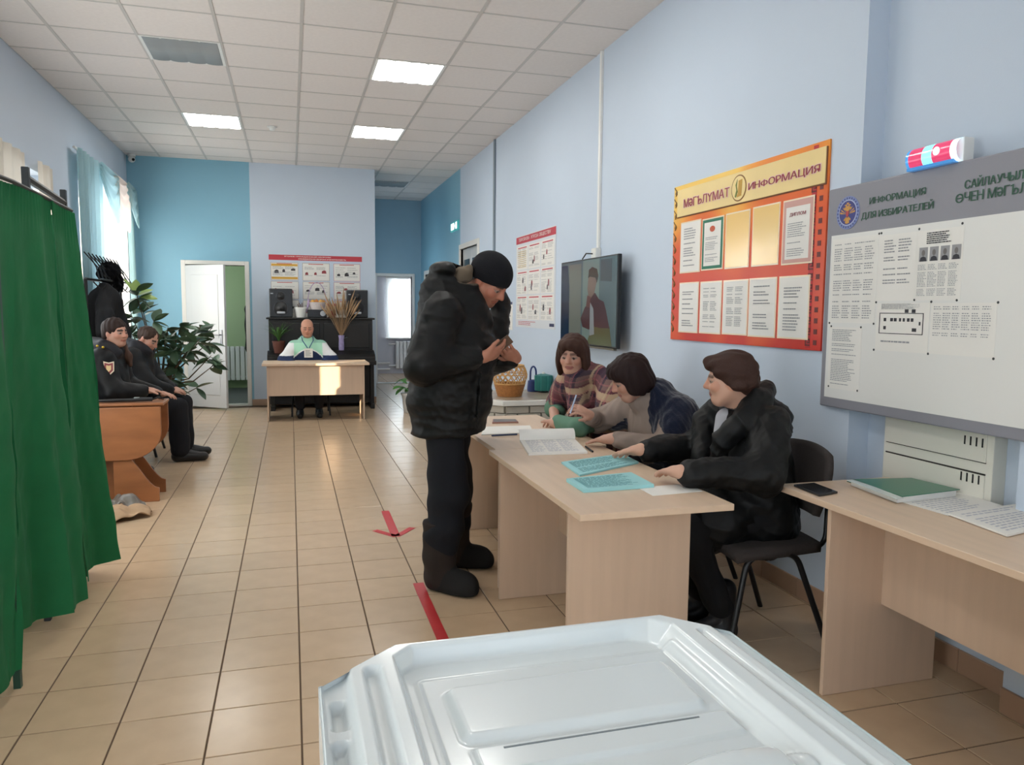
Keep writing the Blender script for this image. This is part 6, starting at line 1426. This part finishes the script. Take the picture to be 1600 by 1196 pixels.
# ledger with one page curling up
t = thing('ledger', 'open white ledger with a page turned up before the woman with the pen', 'book', tuple(PZ(862, 697, TZ)))
flat_sheet('pages', None, None, ((812, 687), (897, 685), (918, 706), (826, 709)), TZ, 0.010, m_paper, 12, M('pale_print', (188, 190, 198), 0.8), 3, 6, parent=t)
c0_, c1_ = PZ(812, 688, TZ+0.012), PZ(899, 686, TZ+0.012)
def curl(a, b): p = c0_*(1-a)+c1_*a; th = b*1.9; return Vector((p[0]-0.0*b, p[1]+0.10*(1-math.cos(th))*0.35-0.03*math.sin(th*0.8)*0, p[2]+0.052*math.sin(min(th, 1.57))+(0 if th < 1.57 else -0.01*(th-1.57))))
B().grid(curl, 8, 14).build('turned_page', m_paper, t, smooth=True)
flat_sheet('paper_stack', 'small white paper pile beside the standing man on the far desk', 'paper stack', ((757, 667), (828, 665), (834, 676), (752, 679)), TZ, 0.006, m_paper)
def stick(name, label, cat, a, b, r, mat): o = B().tube([tuple(a), tuple(b)], r, 8).build(name, mat, None, smooth='auto', origin=tuple((A(a)+A(b))/2)); tag(o, label, cat)
stick('ballpoint_pen', 'dark blue pen lying in front of the white paper pile', 'pen', PZ(768, 681, TZ+0.005), PZ(808, 679, TZ+0.005), 0.0045, M('navy_pen', (40, 56, 92), 0.3))
stick('ballpoint_pen', 'short black pen beside the ledger', 'pen', PZ(915, 698, TZ+0.005), PZ(926, 706, TZ+0.005), 0.005, m_blk)
def phone(label, corners, body, glass, z=TZ):
    c = [PZ(x, y, z+0.009) for x, y in corners]; base = sum(c)/4; base[2] = z; t = thing('smartphone', label, 'phone', tuple(base)); b = B()
    b._hull([Vector((q[0], q[1], z)) for q in c]+[Vector((q[0], q[1], z+0.0085)) for q in c], [(0, 1, 2, 3), (7, 6, 5, 4), (0, 4, 5, 1), (1, 5, 6, 2), (2, 6, 7, 3), (3, 7, 4, 0)]); b.build('case', body, t, bevel=0.002)
    m_ = sum(c)/4; B()._hull; g = B(); g.quad(*[Vector(m_+(q-m_)*0.93)+Vector((0, 0, 0.0002)) for q in c]); g.build('screen_glass', glass, t)
m_pg = M('phone_glass', (28, 30, 34), 0.12)
phone('phone with a pink edge lying on the far desk', ((770, 655), (806, 655), (810, 659), (769, 660)), M('pink_phone_case', (176, 128, 118), 0.4), M('dull_phone_glass', (84, 70, 66), 0.3))
phone('black smartphone lying on the right desk', ((1240, 757), (1272, 754), (1309, 768), (1280, 773)), M('black_phone_case', (34, 36, 40), 0.35), m_pg)
# green folder and papers on the right desk
t = thing('document_folder', 'green plastic folder full of papers on the right desk', 'folder', tuple(PZ(1405, 762, TZ)))
m_fgr = M('green_folder_plastic', (24, 112, 84), 0.35, coat=0.3); fc = ((1323, 752), (1424, 748), (1500, 767), (1400, 780))
flat_sheet('back_cover', None, None, fc, TZ, 0.002, m_fgr, parent=t); flat_sheet('papers', None, None, ((1330, 751), (1422, 749), (1494, 767), (1402, 778)), TZ+0.002, 0.020, M('paper_block', (222, 222, 218), 0.8, var=0.12, vscale=700, stretch=(0.02, 0.02, 1)), parent=t)
flat_sheet('clear_edge', None, None, ((1323, 750), (1334, 749), (1412, 778), (1400, 780)), TZ+0.022, 0.003, M('clear_folder_edge', (206, 216, 212), 0.15), parent=t); flat_sheet('front_cover', None, None, ((1331, 749), (1424, 747), (1500, 765), (1410, 776)), TZ+0.022, 0.003, m_fgr, parent=t)
flat_sheet('paper_sheet', 'printed sheet half under the green folder', 'paper', ((1400, 782), (1500, 770), (1566, 790), (1482, 806)), TZ, 0.0015, m_paper, 9, M('pale_print'), 1, 8)
flat_sheet('paper_stack', 'stapled printed papers at the right edge of the right desk', 'paper stack', ((1482, 802), (1600, 786), (1690, 808), (1574, 836)), TZ+0.002, 0.007, m_paper, 10, M('pale_print'), 1, 9)

# ------------------------------------------------------------------ red tape on the floor
m_tape = M('red_floor_tape', (186, 44, 48), 0.45, var=0.06, vscale=12)
def tape(name, label, strips, joined):
    t = thing(name, label, 'floor tape', tuple(strips[0][0])+(0.0,))
    for (p, q, w) in strips:
        p, q = Vector(p+(0.0012,)), Vector(q+(0.0012,)); d = (q-p).normalized(); n = Vector((-d.y, d.x, 0))*w/2
        B().prism([(0, 0), ((q-p).length, 0), ((q-p).length, w), (0, w)], p-n, d, Vector((-d.y, d.x, 0)), 0.0006).build('tape_strip', m_tape, t)
tape('tape_arrow', 'red tape arrow on the floor pointing towards the camera', [((0.618, 5.32), (0.612, 4.70), 0.055), ((0.612, 4.69), (0.497, 4.86), 0.045), ((0.615, 4.69), (0.742, 4.86), 0.045)], 0)
tape('tape_line', 'straight red tape strip on the floor beside the felt boots', [((0.615, 3.84), (0.612, 3.66), 0.055), ((0.612, 3.665), (0.607, 2.75), 0.052)], 0)

# ------------------------------------------------------------------ brick pedestal with basket, tin and can
t = thing('brick_pedestal', 'low pedestal of pale bricks with a white marbled top slab', 'pedestal', (2.05, 6.85, 0))
m_br = M('pale_brick', (176, 170, 158), 0.8, var=0.08, vscale=10, rand=0.09, bump=0.25, bscale=60); m_mo = M('mortar', (120, 116, 110), 0.95)
def ped(i): return [(1.80+i, 6.38+i), (2.42, 6.38+i), (2.42, 7.25-i), (1.80+i, 7.25-i), (1.66+i, 7.08-i), (1.66+i, 6.56+i)]
B().prism([(p[0], p[1]) for p in ped(0.012)], (0, 0, 0.0), (1, 0, 0), (0, 1, 0), 0.585).build('mortar_core', m_mo, t)
segs = [((1.66, 6.56), (1.80, 6.38)), ((1.80, 6.38), (2.42, 6.38)), ((1.66, 7.08), (1.66, 6.56)), ((1.80, 7.25), (1.66, 7.08))]
for (p, q) in segs:
    p, q = Vector((p[0], p[1], 0)), Vector((q[0], q[1], 0)); L_ = (q-p).length; d = (q-p).normalized(); nn = Vector((d.y, -d.x, 0)); Rz = Matrix((d, -nn, Vector((0, 0, 1)))).transposed()
    for row in range(9):
        z = 0.004+row*0.0648; x = -0.11*(row % 2)
        while x < L_-0.01:
            a, e = max(0, x), min(L_, x+0.212)
            if e-a > 0.03: B().obox(p+d*(a+e)/2-nn*0.010+Vector((0, 0, z+0.028)), (e-a-0.008, 0.03, 0.0565), Rz).build('brick', m_br, t)
            x += 0.22
m_sl = M('white_marble_laminate', (214, 212, 206), 0.35, var=0.08, vscale=5)
B().prism([(p[0], p[1]) for p in ped(-0.035)], (0, 0, 0.588), (1, 0, 0), (0, 1, 0), 0.045).build('top_slab', m_sl, t, bevel=0.005)
B().prism([(p[0], p[1]) for p in ped(0.02)], (0, 0, 0.6332), (1, 0, 0), (0, 1, 0), 0.003).build('marble_inset', M('brown_marble', (158, 142, 122), 0.3, var=0.3, vscale=7), t)
PZT = 0.6365
# wicker basket: dense base weave, open diamond weave above, rim
bc_ = Vector((1.93, 6.72, PZT)); t = thing('wicker_basket', 'honey-coloured wicker basket with an open diamond weave on the brick pedestal', 'basket', tuple(bc_))
m_wk = M('honey_wicker', (178, 118, 62), 0.6, var=0.2, vscale=40); m_wl = M('light_wicker', (206, 158, 98), 0.6, var=0.15, vscale=40)
def brad(z): return 0.105+0.055*min(1, z/0.18) if z < 0.2 else 0.160-0.03*((z-0.2)/0.08)**1.5
B().lathe([(0, 0.002), (0.10, 0.002), (0.104, 0.006), (brad(0.1)-0.006, 0.1)], bc_, 28).build('lining', M('basket_inner', (120, 78, 40), 0.8), t, smooth=True)
for k in range(11):
    z = 0.006+k*0.0105; r = brad(z); B().tube([bc_+Vector(((r+0.003*math.sin(18*a*2*PI/48+k*PI))*math.cos(a*2*PI/48), (r+0.003*math.sin(18*a*2*PI/48+k*PI))*math.sin(a*2*PI/48), z)) for a in range(48)], 0.0062, 5, closed=True).build('weave_ring', m_wk, t, smooth=True)
for s in (-1, 1):
    for k in range(18):
        B().tube([bc_+Vector((brad(z)*math.cos(2*PI*k/18+s*q*0.13), brad(z)*math.sin(2*PI*k/18+s*q*0.13), z)) for q, z in enumerate([0.115+0.028*j for j in range(7)])], 0.0048, 5).build('lattice_cane', m_wl, t, smooth=True)
for z in (0.118, 0.2, 0.283): B().tube([bc_+Vector((brad(z)*math.cos(a*2*PI/40), brad(z)*math.sin(a*2*PI/40), z)) for a in range(40)], 0.008 if z != 0.2 else 0.005, 6, closed=True).build('rim', m_wl, t, smooth=True)
t = thing('tin_box', 'teal ribbed tin box on a short black leg beside the basket', 'tin', (2.27, 6.98, PZT)); m_tl = M('teal_tin', (36, 116, 110), 0.4)
tc_ = W(849, 598, Y=6.98)
B().lathe([(0, -0.075), (0.085, -0.075), (0.088, -0.06), (0.086, 0.07), (0.03, 0.085), (0, 0.085)], tc_, 16).build('tin_body', m_tl, t, smooth='auto')
for k in range(8): a = k*PI/4+0.2; B().tube([tc_+Vector((0.087*math.cos(a), 0.087*math.sin(a), -0.07)), tc_+Vector((0.087*math.cos(a), 0.087*math.sin(a), 0.066))], 0.005, 5).build('rib', M('teal_tin_rib', (56, 140, 130), 0.4), t)
B().ball(tc_+Vector((0, 0, 0.09)), 0.016, 2).build('lid_knob', m_white, t, smooth=True); B().tube([tc_+Vector((0, 0, -0.075)), (tc_.x, tc_.y, PZT+0.006)], 0.015, 8).build('leg', m_blk, t); B().lathe([(0, 0.008), (0.05, 0.006), (0.05, 0.0)], (tc_.x, tc_.y, PZT), 16).build('foot', m_blk, t)
wc_ = W(833, 600, Y=7.06); t = thing('watering_can', 'small dark blue watering can with a tall loop handle behind the basket', 'watering can', (wc_.x, wc_.y, PZT)); m_bc = M('blue_can_plastic', (34, 54, 110), 0.35)
B().lathe([(0, 0), (0.055, 0), (0.06, 0.02), (0.052, wc_.z-PZT+0.03), (0.03, wc_.z-PZT+0.04)], (wc_.x, wc_.y, PZT), 18).build('can_body', m_bc, t, smooth='auto')
B().tube([(wc_.x+0.03*math.cos(PI*k/10), wc_.y, wc_.z+0.10+0.07*math.sin(PI*k/10) if 0 < k < 10 else wc_.z+0.02) for k in range(11)], 0.009, 6).build('loop_handle', m_bc, t, smooth=True)

# ------------------------------------------------------------------ things on the piano
ZP = 1.2955
def speaker(label, x0, x1):
    t = thing('loudspeaker', label, 'speaker', ((x0+x1)/2, 11.42, ZP)); z1 = ZP+0.405; w = x1-x0; cx = (x0+x1)/2; m_sp = M('black_speaker_plastic', (18, 19, 21), 0.25)
    bx('cabinet', m_sp, x0, x1, 11.29, 11.56, ZP, z1, t, bevel=0.012)
    for z, r, nm in ((ZP+0.13, 0.095, 'woofer'), (ZP+0.295, 0.06, 'tweeter')):
        def LP(r_, dy): return [Vector((cx+r_*math.cos(2*PI*k/24), 11.289-dy, z+r_*math.sin(2*PI*k/24))) for k in range(24)]
        d = B().tube(LP(r, 0.002), 0.008, 6, closed=True).build(nm+'_ring', M('dark_chrome', (70, 72, 76), 0.25, metal=0.8), t, smooth=True)
        q = B(); rings = [[q.bm.verts.new(p) for p in LP(rr, dy)] for rr, dy in ((r, 0.001), (r*0.45, -0.0+0.0005), (r*0.4, 0.012), (0.004, 0.018))]
        for a_, b_ in zip(rings[:-1], rings[1:]):
            for k in range(24): q.bm.faces.new([a_[k], a_[(k+1) % 24], b_[(k+1) % 24], b_[k]])
        q.build(nm, M('speaker_cone', (28, 28, 30), 0.4), d, smooth=True)
    bx('silver_trim', M('silver_trim', (176, 178, 180), 0.3, metal=0.6), cx-0.055, cx+0.055, 11.280, 11.29, ZP+0.055, ZP+0.085, t, bevel=0.004)
    bx('silver_badge', M('silver_trim'), x0+0.02, x0+0.055, 11.284, 11.29, z1-0.075, z1-0.062, t)
speaker('black loudspeaker on the left end of the piano', -0.285, 0.030); speaker('black loudspeaker on the right end of the piano', 0.785, 1.085)
t = thing('flower_pot', 'white plastic flower pot on the piano beside the left loudspeaker', 'pot', (0.14, 11.35, ZP))
B().lathe([(0, 0), (0.065, 0), (0.085, 0.12), (0.092, 0.125), (0.092, 0.145), (0.082, 0.145), (0.078, 0.12)], (0.14, 11.35, ZP), 20).build('pot', m_white, t, smooth='auto'); B().lathe([(0, 0.125), (0.079, 0.12)], (0.14, 11.35, ZP), 16).build('soil', M('dark_soil', (60, 44, 34), 0.95), t)
for k in range(4): B().tube([(0.12+0.015*k, 11.35, ZP+0.12), (0.10+0.02*k, 11.34, ZP+0.19+0.02*(k % 2))], 0.005, 5).build('stalk', M('brown_stalk', (110, 76, 56), 0.8), t)
t = thing('audio_player', 'low black audio player with a silver dial under the handled basket', 'audio player', (0.365, 11.36, ZP))
bx('case', M('black_speaker_plastic'), 0.235, 0.50, 11.27, 11.50, ZP, ZP+0.115, t, bevel=0.008); B().lathe([(0, 0.0), (0.035, 0.0), (0.03, 0.012), (0, 0.012)], (0, 0, 0), 18).bm.free()
disc('dial', M('silver_trim'), (0.445, 11.27, ZP+0.06), U_B, V_R, 0.038, 0.038, 0.010, t)
for k in range(3): bx('vent_strip', M('dark_chrome'), 0.25, 0.38, 11.266, 11.27, ZP+0.03+k*0.025, ZP+0.036+k*0.025, t)
t = thing('gift_basket', 'white fruit basket with a thin lilac loop handle on the audio player', 'basket', (0.37, 11.36, ZP+0.116)); zb = ZP+0.116
B().lathe([(0, 0), (0.095, 0), (0.125, 0.10), (0.128, 0.105), (0.118, 0.105), (0.115, 0.09), (0, 0.085)], (0.37, 11.36, zb), 24, 1.0, 0.75).build('basket_body', M('white_wicker', (216, 206, 204), 0.8, var=0.12, vscale=60, bump=0.5, bscale=120), t, smooth='auto')
B().tube([(0.37+0.128*math.cos(PI*k/16), 11.36, zb+0.10+0.285*math.sin(PI*k/16)) for k in range(17)], 0.006, 6).build('loop_handle', M('lilac_ribbon', (176, 156, 190), 0.6), t, smooth=True)
B().tube([(0.255, 11.34, zb+0.14), (0.245, 11.33, zb+0.06), (0.215, 11.32, zb-0.04)], [0.014, 0.018, 0.006], 6).build('ribbon', M('lilac_ribbon'), t, smooth=True)
fr_ = [(0.31, 0.11, (214, 160, 70)), (0.36, 0.115, (206, 132, 60)), (0.42, 0.112, (220, 170, 90)), (0.45, 0.108, (216, 150, 70))]
for k, (x, z, c) in enumerate(fr_): o = B().ball((x, 11.34+0.02*(k % 2), zb+z), 0.032, 2).build('orange_fruit', M('fruit%d' % k, c, 0.4), None, smooth=True, origin=(x, 11.35, zb+z-0.03)); tag(o, ['leftmost', 'second from left', 'third from left', 'rightmost'][k]+' orange fruit heaped in the white basket', 'fruit', 'fruits in the white basket')
t = thing('red_bouquet', 'bunch of red and pink paper flowers beside the white basket', 'flowers', (0.575, 11.36, ZP)); rnd = random.Random(5)
B().lathe([(0, 0), (0.05, 0), (0.06, 0.10), (0.05, 0.10)], (0.575, 11.36, ZP), 14).build('wrap', M('red_wrap', (136, 34, 44), 0.6), t)
for k in range(9): B().ball((0.575+rnd.uniform(-0.055, 0.055), 11.33+rnd.uniform(-0.02, 0.04), ZP+0.13+rnd.uniform(-0.02, 0.06)), 0.024, 1).build('blossom', M('red_petal', (176, 40, 60), 0.6) if k % 3 else M('pink_petal', (220, 130, 140), 0.6), t)
# vase of dried reeds on the fallboard, potted grass plant
vz = 0.832; vx, vy = 0.695, 11.19
t = thing('reed_vase', 'slim lilac vase with a wide fan of dried brown reeds before the piano', 'vase', (vx, vy, vz))
B().lathe([(0, 0), (0.036, 0), (0.04, 0.05), (0.036, 0.16), (0.044, 0.215), (0.038, 0.215), (0.03, 0.16)], (vx, vy, vz), 18).build('vase', M('lilac_vase', (160, 148, 190), 0.35, var=0.3, vscale=30), t, smooth='auto')
m_rd = M('dried_reed', (148, 120, 90), 0.9, var=0.2); m_rh = M('reed_plume', (164, 134, 102), 0.95, var=0.2); rnd = random.Random(9)
for k in range(34):
    a = -0.55+1.1*k/33+rnd.uniform(-0.05, 0.05); ln = rnd.uniform(0.50, 0.70)*(1-0.15*abs(a)); dy = rnd.uniform(-0.12, 0.04)
    p0 = Vector((vx, vy, vz+0.18)); p2 = p0+Vector((math.sin(a)*ln, dy*ln-0.02, math.cos(a)*ln)); p1 = (p0+p2)/2+Vector((math.sin(a)*-0.02, 0, 0.02))
    o = B().tube([p0, p1, p2], 0.0032, 4).build('reed', m_rd, t); pe = p2-(p2-p1)*0.75
    B().tube([pe, (pe+p2)/2, p2+(p2-p1)*0.12], [0.006, 0.014, 0.003], 5).build('plume', m_rh, o, smooth=True)
def blade_plant(name, label, cat, c, n, ln, mat, spread, potprof, potmat, seed, up=1.0, wid=0.012):
    t = thing(name, label, cat, c); c = Vector(c); rnd = random.Random(seed); B().lathe(potprof, c, 20).build('pot', potmat, t, smooth='auto'); h = max(z for r, z in potprof)
    for k in range(n):
        a = 2*PI*k/n+rnd.uniform(-0.3, 0.3); l = ln*rnd.uniform(0.6, 1.05); s = spread*rnd.uniform(0.4, 1.0); d = Vector((math.cos(a), math.sin(a), 0)); w = Vector((-d.y, d.x, 0))*wid
        def fn(u, v):
            r = l*s*v**1.4; z = h-0.01+l*up*(v-0.75*s*v*v); return c+d*r+Vector((0, 0, z))+w*((u-0.5)*2*(1-v**2)*0.9+0.0)
        B().grid(fn, 3, 8).build('leaf', mat, t, smooth=True)
    return t
tp_ = [(0, 0), (0.06, 0), (0.085, 0.15), (0.09, 0.15), (0.09, 0.17), (0.075, 0.165)]
blade_plant('potted_plant', 'potted spider plant with arching leaves on the piano at the seated man\'s side', 'plant', (-0.165, 11.12, 0.80), 44, 0.46, M('grassy_green', (84, 124, 66), 0.5, var=0.15), 0.75, tp_, M('terracotta_brown', (96, 52, 40), 0.6), 3, 0.9)
# leafy plant on the floor by the passage
t = thing('potted_plant', 'low leafy green plant by the passage, half hidden by the standing man', 'plant', (1.60, 10.5, 0)); rnd = random.Random(21)
B().lathe([(0, 0), (0.11, 0), (0.14, 0.24), (0.15, 0.24), (0.15, 0.27), (0.12, 0.26)], (1.60, 10.5, 0), 20).build('pot', m_white, t, smooth='auto')
def leaf_mesh(ln, wd, fold=0.25, droop=0.2, nm='leaf_shape'):
    b = B()
    def fn(u, v): x = (u-0.5)*2; w = wd*math.sin(PI*min(1, v*0.96+0.02))**0.8; return Vector((x*w, v*ln, abs(x)*w*fold-droop*ln*v*v))
    b.grid(fn, 5, 7); bmesh.ops.recalc_face_normals(b.bm, faces=b.bm.faces); me = bpy.data.meshes.new(nm); b.bm.to_mesh(me); b.bm.free(); me.shade_smooth(); return me
def put_leaf(me, mat, parent, p, d, rollr, sc=1.0):
    d = Vector(d).normalized(); q = d.to_track_quat('Y', 'Z'); o = bpy.data.objects.new('leaf', me); C.objects.link(o); o.parent = parent
    if not me.materials: me.materials.append(mat)
    o.rotation_mode = 'QUATERNION'; from mathutils import Quaternion
    o.rotation_quaternion = q @ Quaternion((0, 1, 0), rollr); o.location = Vector(p)-wloc(parent); o.scale = (sc, sc, sc); return o
m_lg = M('bright_leaf', (78, 132, 52), 0.4, var=0.15, rand=0.2); lm1 = leaf_mesh(0.15, 0.045, nm='broad_leaf')
for k in range(26):
    a = rnd.uniform(0, 2*PI); r = rnd.uniform(0.02, 0.24); put_leaf(lm1, m_lg, t, (1.60+r*math.cos(a)*0.8, 10.5+r*math.sin(a)*0.6, 0.30+rnd.uniform(0, 0.26)*(1-r)), (math.cos(a), math.sin(a), rnd.uniform(-0.7, 0.6)), rnd.uniform(-0.4, 0.4))
# ------------------------------------------------------------------ rubber plant in the corner
t = thing('rubber_plant', 'tall spreading rubber plant with dark glossy leaves in the window corner', 'plant', (-1.45, 9.55, 0)); rnd = random.Random(2)
B().lathe([(0, 0), (0.15, 0), (0.2, 0.30), (0.21, 0.30), (0.21, 0.34), (0.17, 0.33)], (-1.45, 9.55, 0), 22).build('pot', M('terracotta_brown'), t, smooth='auto')
m_fl = M('rubber_leaf', (76, 102, 76), 0.38, var=0.2, rand=0.25); m_fs = M('rubber_stem', (92, 78, 60), 0.8); lm2 = leaf_mesh(0.20, 0.052, 0.2, 0.12, 'rubber_leaf')
ctr = [(212, 455), (222, 480), (240, 500), (262, 512), (284, 508), (314, 510), (332, 512), (312, 530), (335, 528), (296, 545), (330, 556), (340, 566), (272, 545), (258, 530), (232, 515), (205, 492), (205, 520), (278, 570), (268, 590), (312, 604), (270, 606), (245, 545), (290, 528)]
pts3 = []
for i, (x, y) in enumerate(ctr):
    yy = 9.35+0.35*math.sin(i*2.4); p = W(x, y, Y=yy); pts3.append(p); q0 = Vector((-1.45, 9.55, 0.33)); mid = q0.lerp(p, 0.55)+Vector((0, 0, 0.10 if p.z > 0.9 else -0.02))
    B().tube([q0, q0.lerp(mid, 0.6)+Vector((0, 0, 0.08)), mid, p], [0.013, 0.011, 0.008, 0.004], 6).build('stem', m_fs, t, smooth=True)
    for k in range(8 if i not in (19,) else 3):
        a = rnd.uniform(0, 2*PI); v = Vector((math.cos(a), 0.5*math.sin(a), rnd.uniform(-0.8, 0.7))); b0 = p.lerp(mid, rnd.uniform(0, 0.35)); put_leaf(lm2, m_fl, t, b0, v, rnd.uniform(-0.7, 0.7), rnd.uniform(0.75, 1.1))
for k in range(4):      # top leaves, sunlight painted in as a paler green
    o = put_leaf(leaf_mesh(0.17, 0.05, 0.2, 0.1, 'sunlit_leaf'), M('sunlit_leaf', (150, 176, 96), 0.35), t, W(208+4*k, 456+3*k, Y=9.35), (-0.5+0.5*k, 0.2, 0.9-0.3*k), 0.2*k)
# ------------------------------------------------------------------ coat, hat on the rack, scanner wand, coat behind the door
S = Sdf(); cc = A(W(165, 470, X=-1.78)); bkc = (16, 17, 20)
t = thing('hanging_coat', 'black coat hanging from the rack hooks before the window', 'coat', (cc[0], cc[1], cc[2]-0.5))
S.chain([cc+V(0, 0, 0.13), cc+V(0, 0, 0.0), cc+V(0.02, 0.0, -0.35)], [0.06, 0.15, 0.19], 0.05, bkc); S.chain([cc+V(0, -0.12, 0.02), cc+V(0.05, -0.30, -0.18), cc+V(0.05, -0.36, -0.30)], [0.08, 0.08, 0.07], 0.04, bkc); S.chain([cc+V(0, 0.14, 0.0), cc+V(0, 0.22, -0.35)], [0.08, 0.07], 0.04, bkc)
sdf_obj('coat', S, 0.009, m_wool, t, bkc, lambda P: 0.010*waves(P*V(1.5, 1.5, 0.5), 30, 6))
S = Sdf(); hc_ = A(W(172, 432, X=-1.80)); t = thing('fur_hat', 'black fur hat with ear flaps lying on the lattice shelf', 'hat', (hc_[0], hc_[1], hc_[2]-0.15))
S.ell(hc_+V(0, -0.02, 0.03), (0.11, 0.15, 0.12), None, 0.03, bkc); S.ell(hc_+V(0.03, 0.06, -0.08), (0.09, 0.13, 0.10), None, 0.03, bkc); sdf_obj('hat_body', S, 0.009, attr_cloth('fur', 1.0, 1.0, 90, 0.1), t, bkc, lambda P: 0.010*waves(P, 110, 3))
t = thing('detector_wand', 'black hand-held scanner wand with a coiled lead on the orange table', 'scanner', (-1.2, 6.10, ZT)); zz = ZT+0.016
B().tube([(-1.36, 6.06, zz), (-1.28, 6.065, zz+0.001), (-1.13, 6.08, zz)], [0.010, 0.013, 0.013], 8).build('paddle', m_blk, t, smooth='auto'); B().tube([(-1.13, 6.08, zz), (-1.08, 6.085, zz+0.004), (-0.99, 6.10, zz+0.002)], [0.013, 0.016, 0.015], 8).build('grip', M('black_rubber', (26, 26, 28), 0.7), t, smooth='auto')
bx('button_panel', M('silver_trim'), -1.11, -1.075, 6.075, 6.095, zz+0.013, zz+0.02, t); B().tube([(-0.99, 6.10, zz), (-0.95, 6.13, zz+0.012), (-0.93, 6.20, zz-0.008), (-0.97, 6.26, zz-0.012)], 0.006, 6).build('lead', m_blk, t, smooth=True)
t = thing('hanging_coat', 'dark coat hanging inside the green room behind the open door', 'coat', (-0.62, 13.9, 0.8)); S = Sdf(); S.chain([V(-0.62, 13.95, 1.6), V(-0.62, 13.95, 1.4), V(-0.60, 13.95, 0.75)], [0.05, 0.13, 0.16], 0.05, bkc); sdf_obj('coat', S, 0.012, m_wool, t, bkc, lambda P: 0.01*waves(P*V(1.5, 1.5, 0.5), 30, 2))
B().tube([(-0.62, 14.34, 1.7), (-0.62, 13.95, 1.7), (-0.62, 13.95, 1.62)], 0.01, 6).build('wall_hook', m_metal, t)
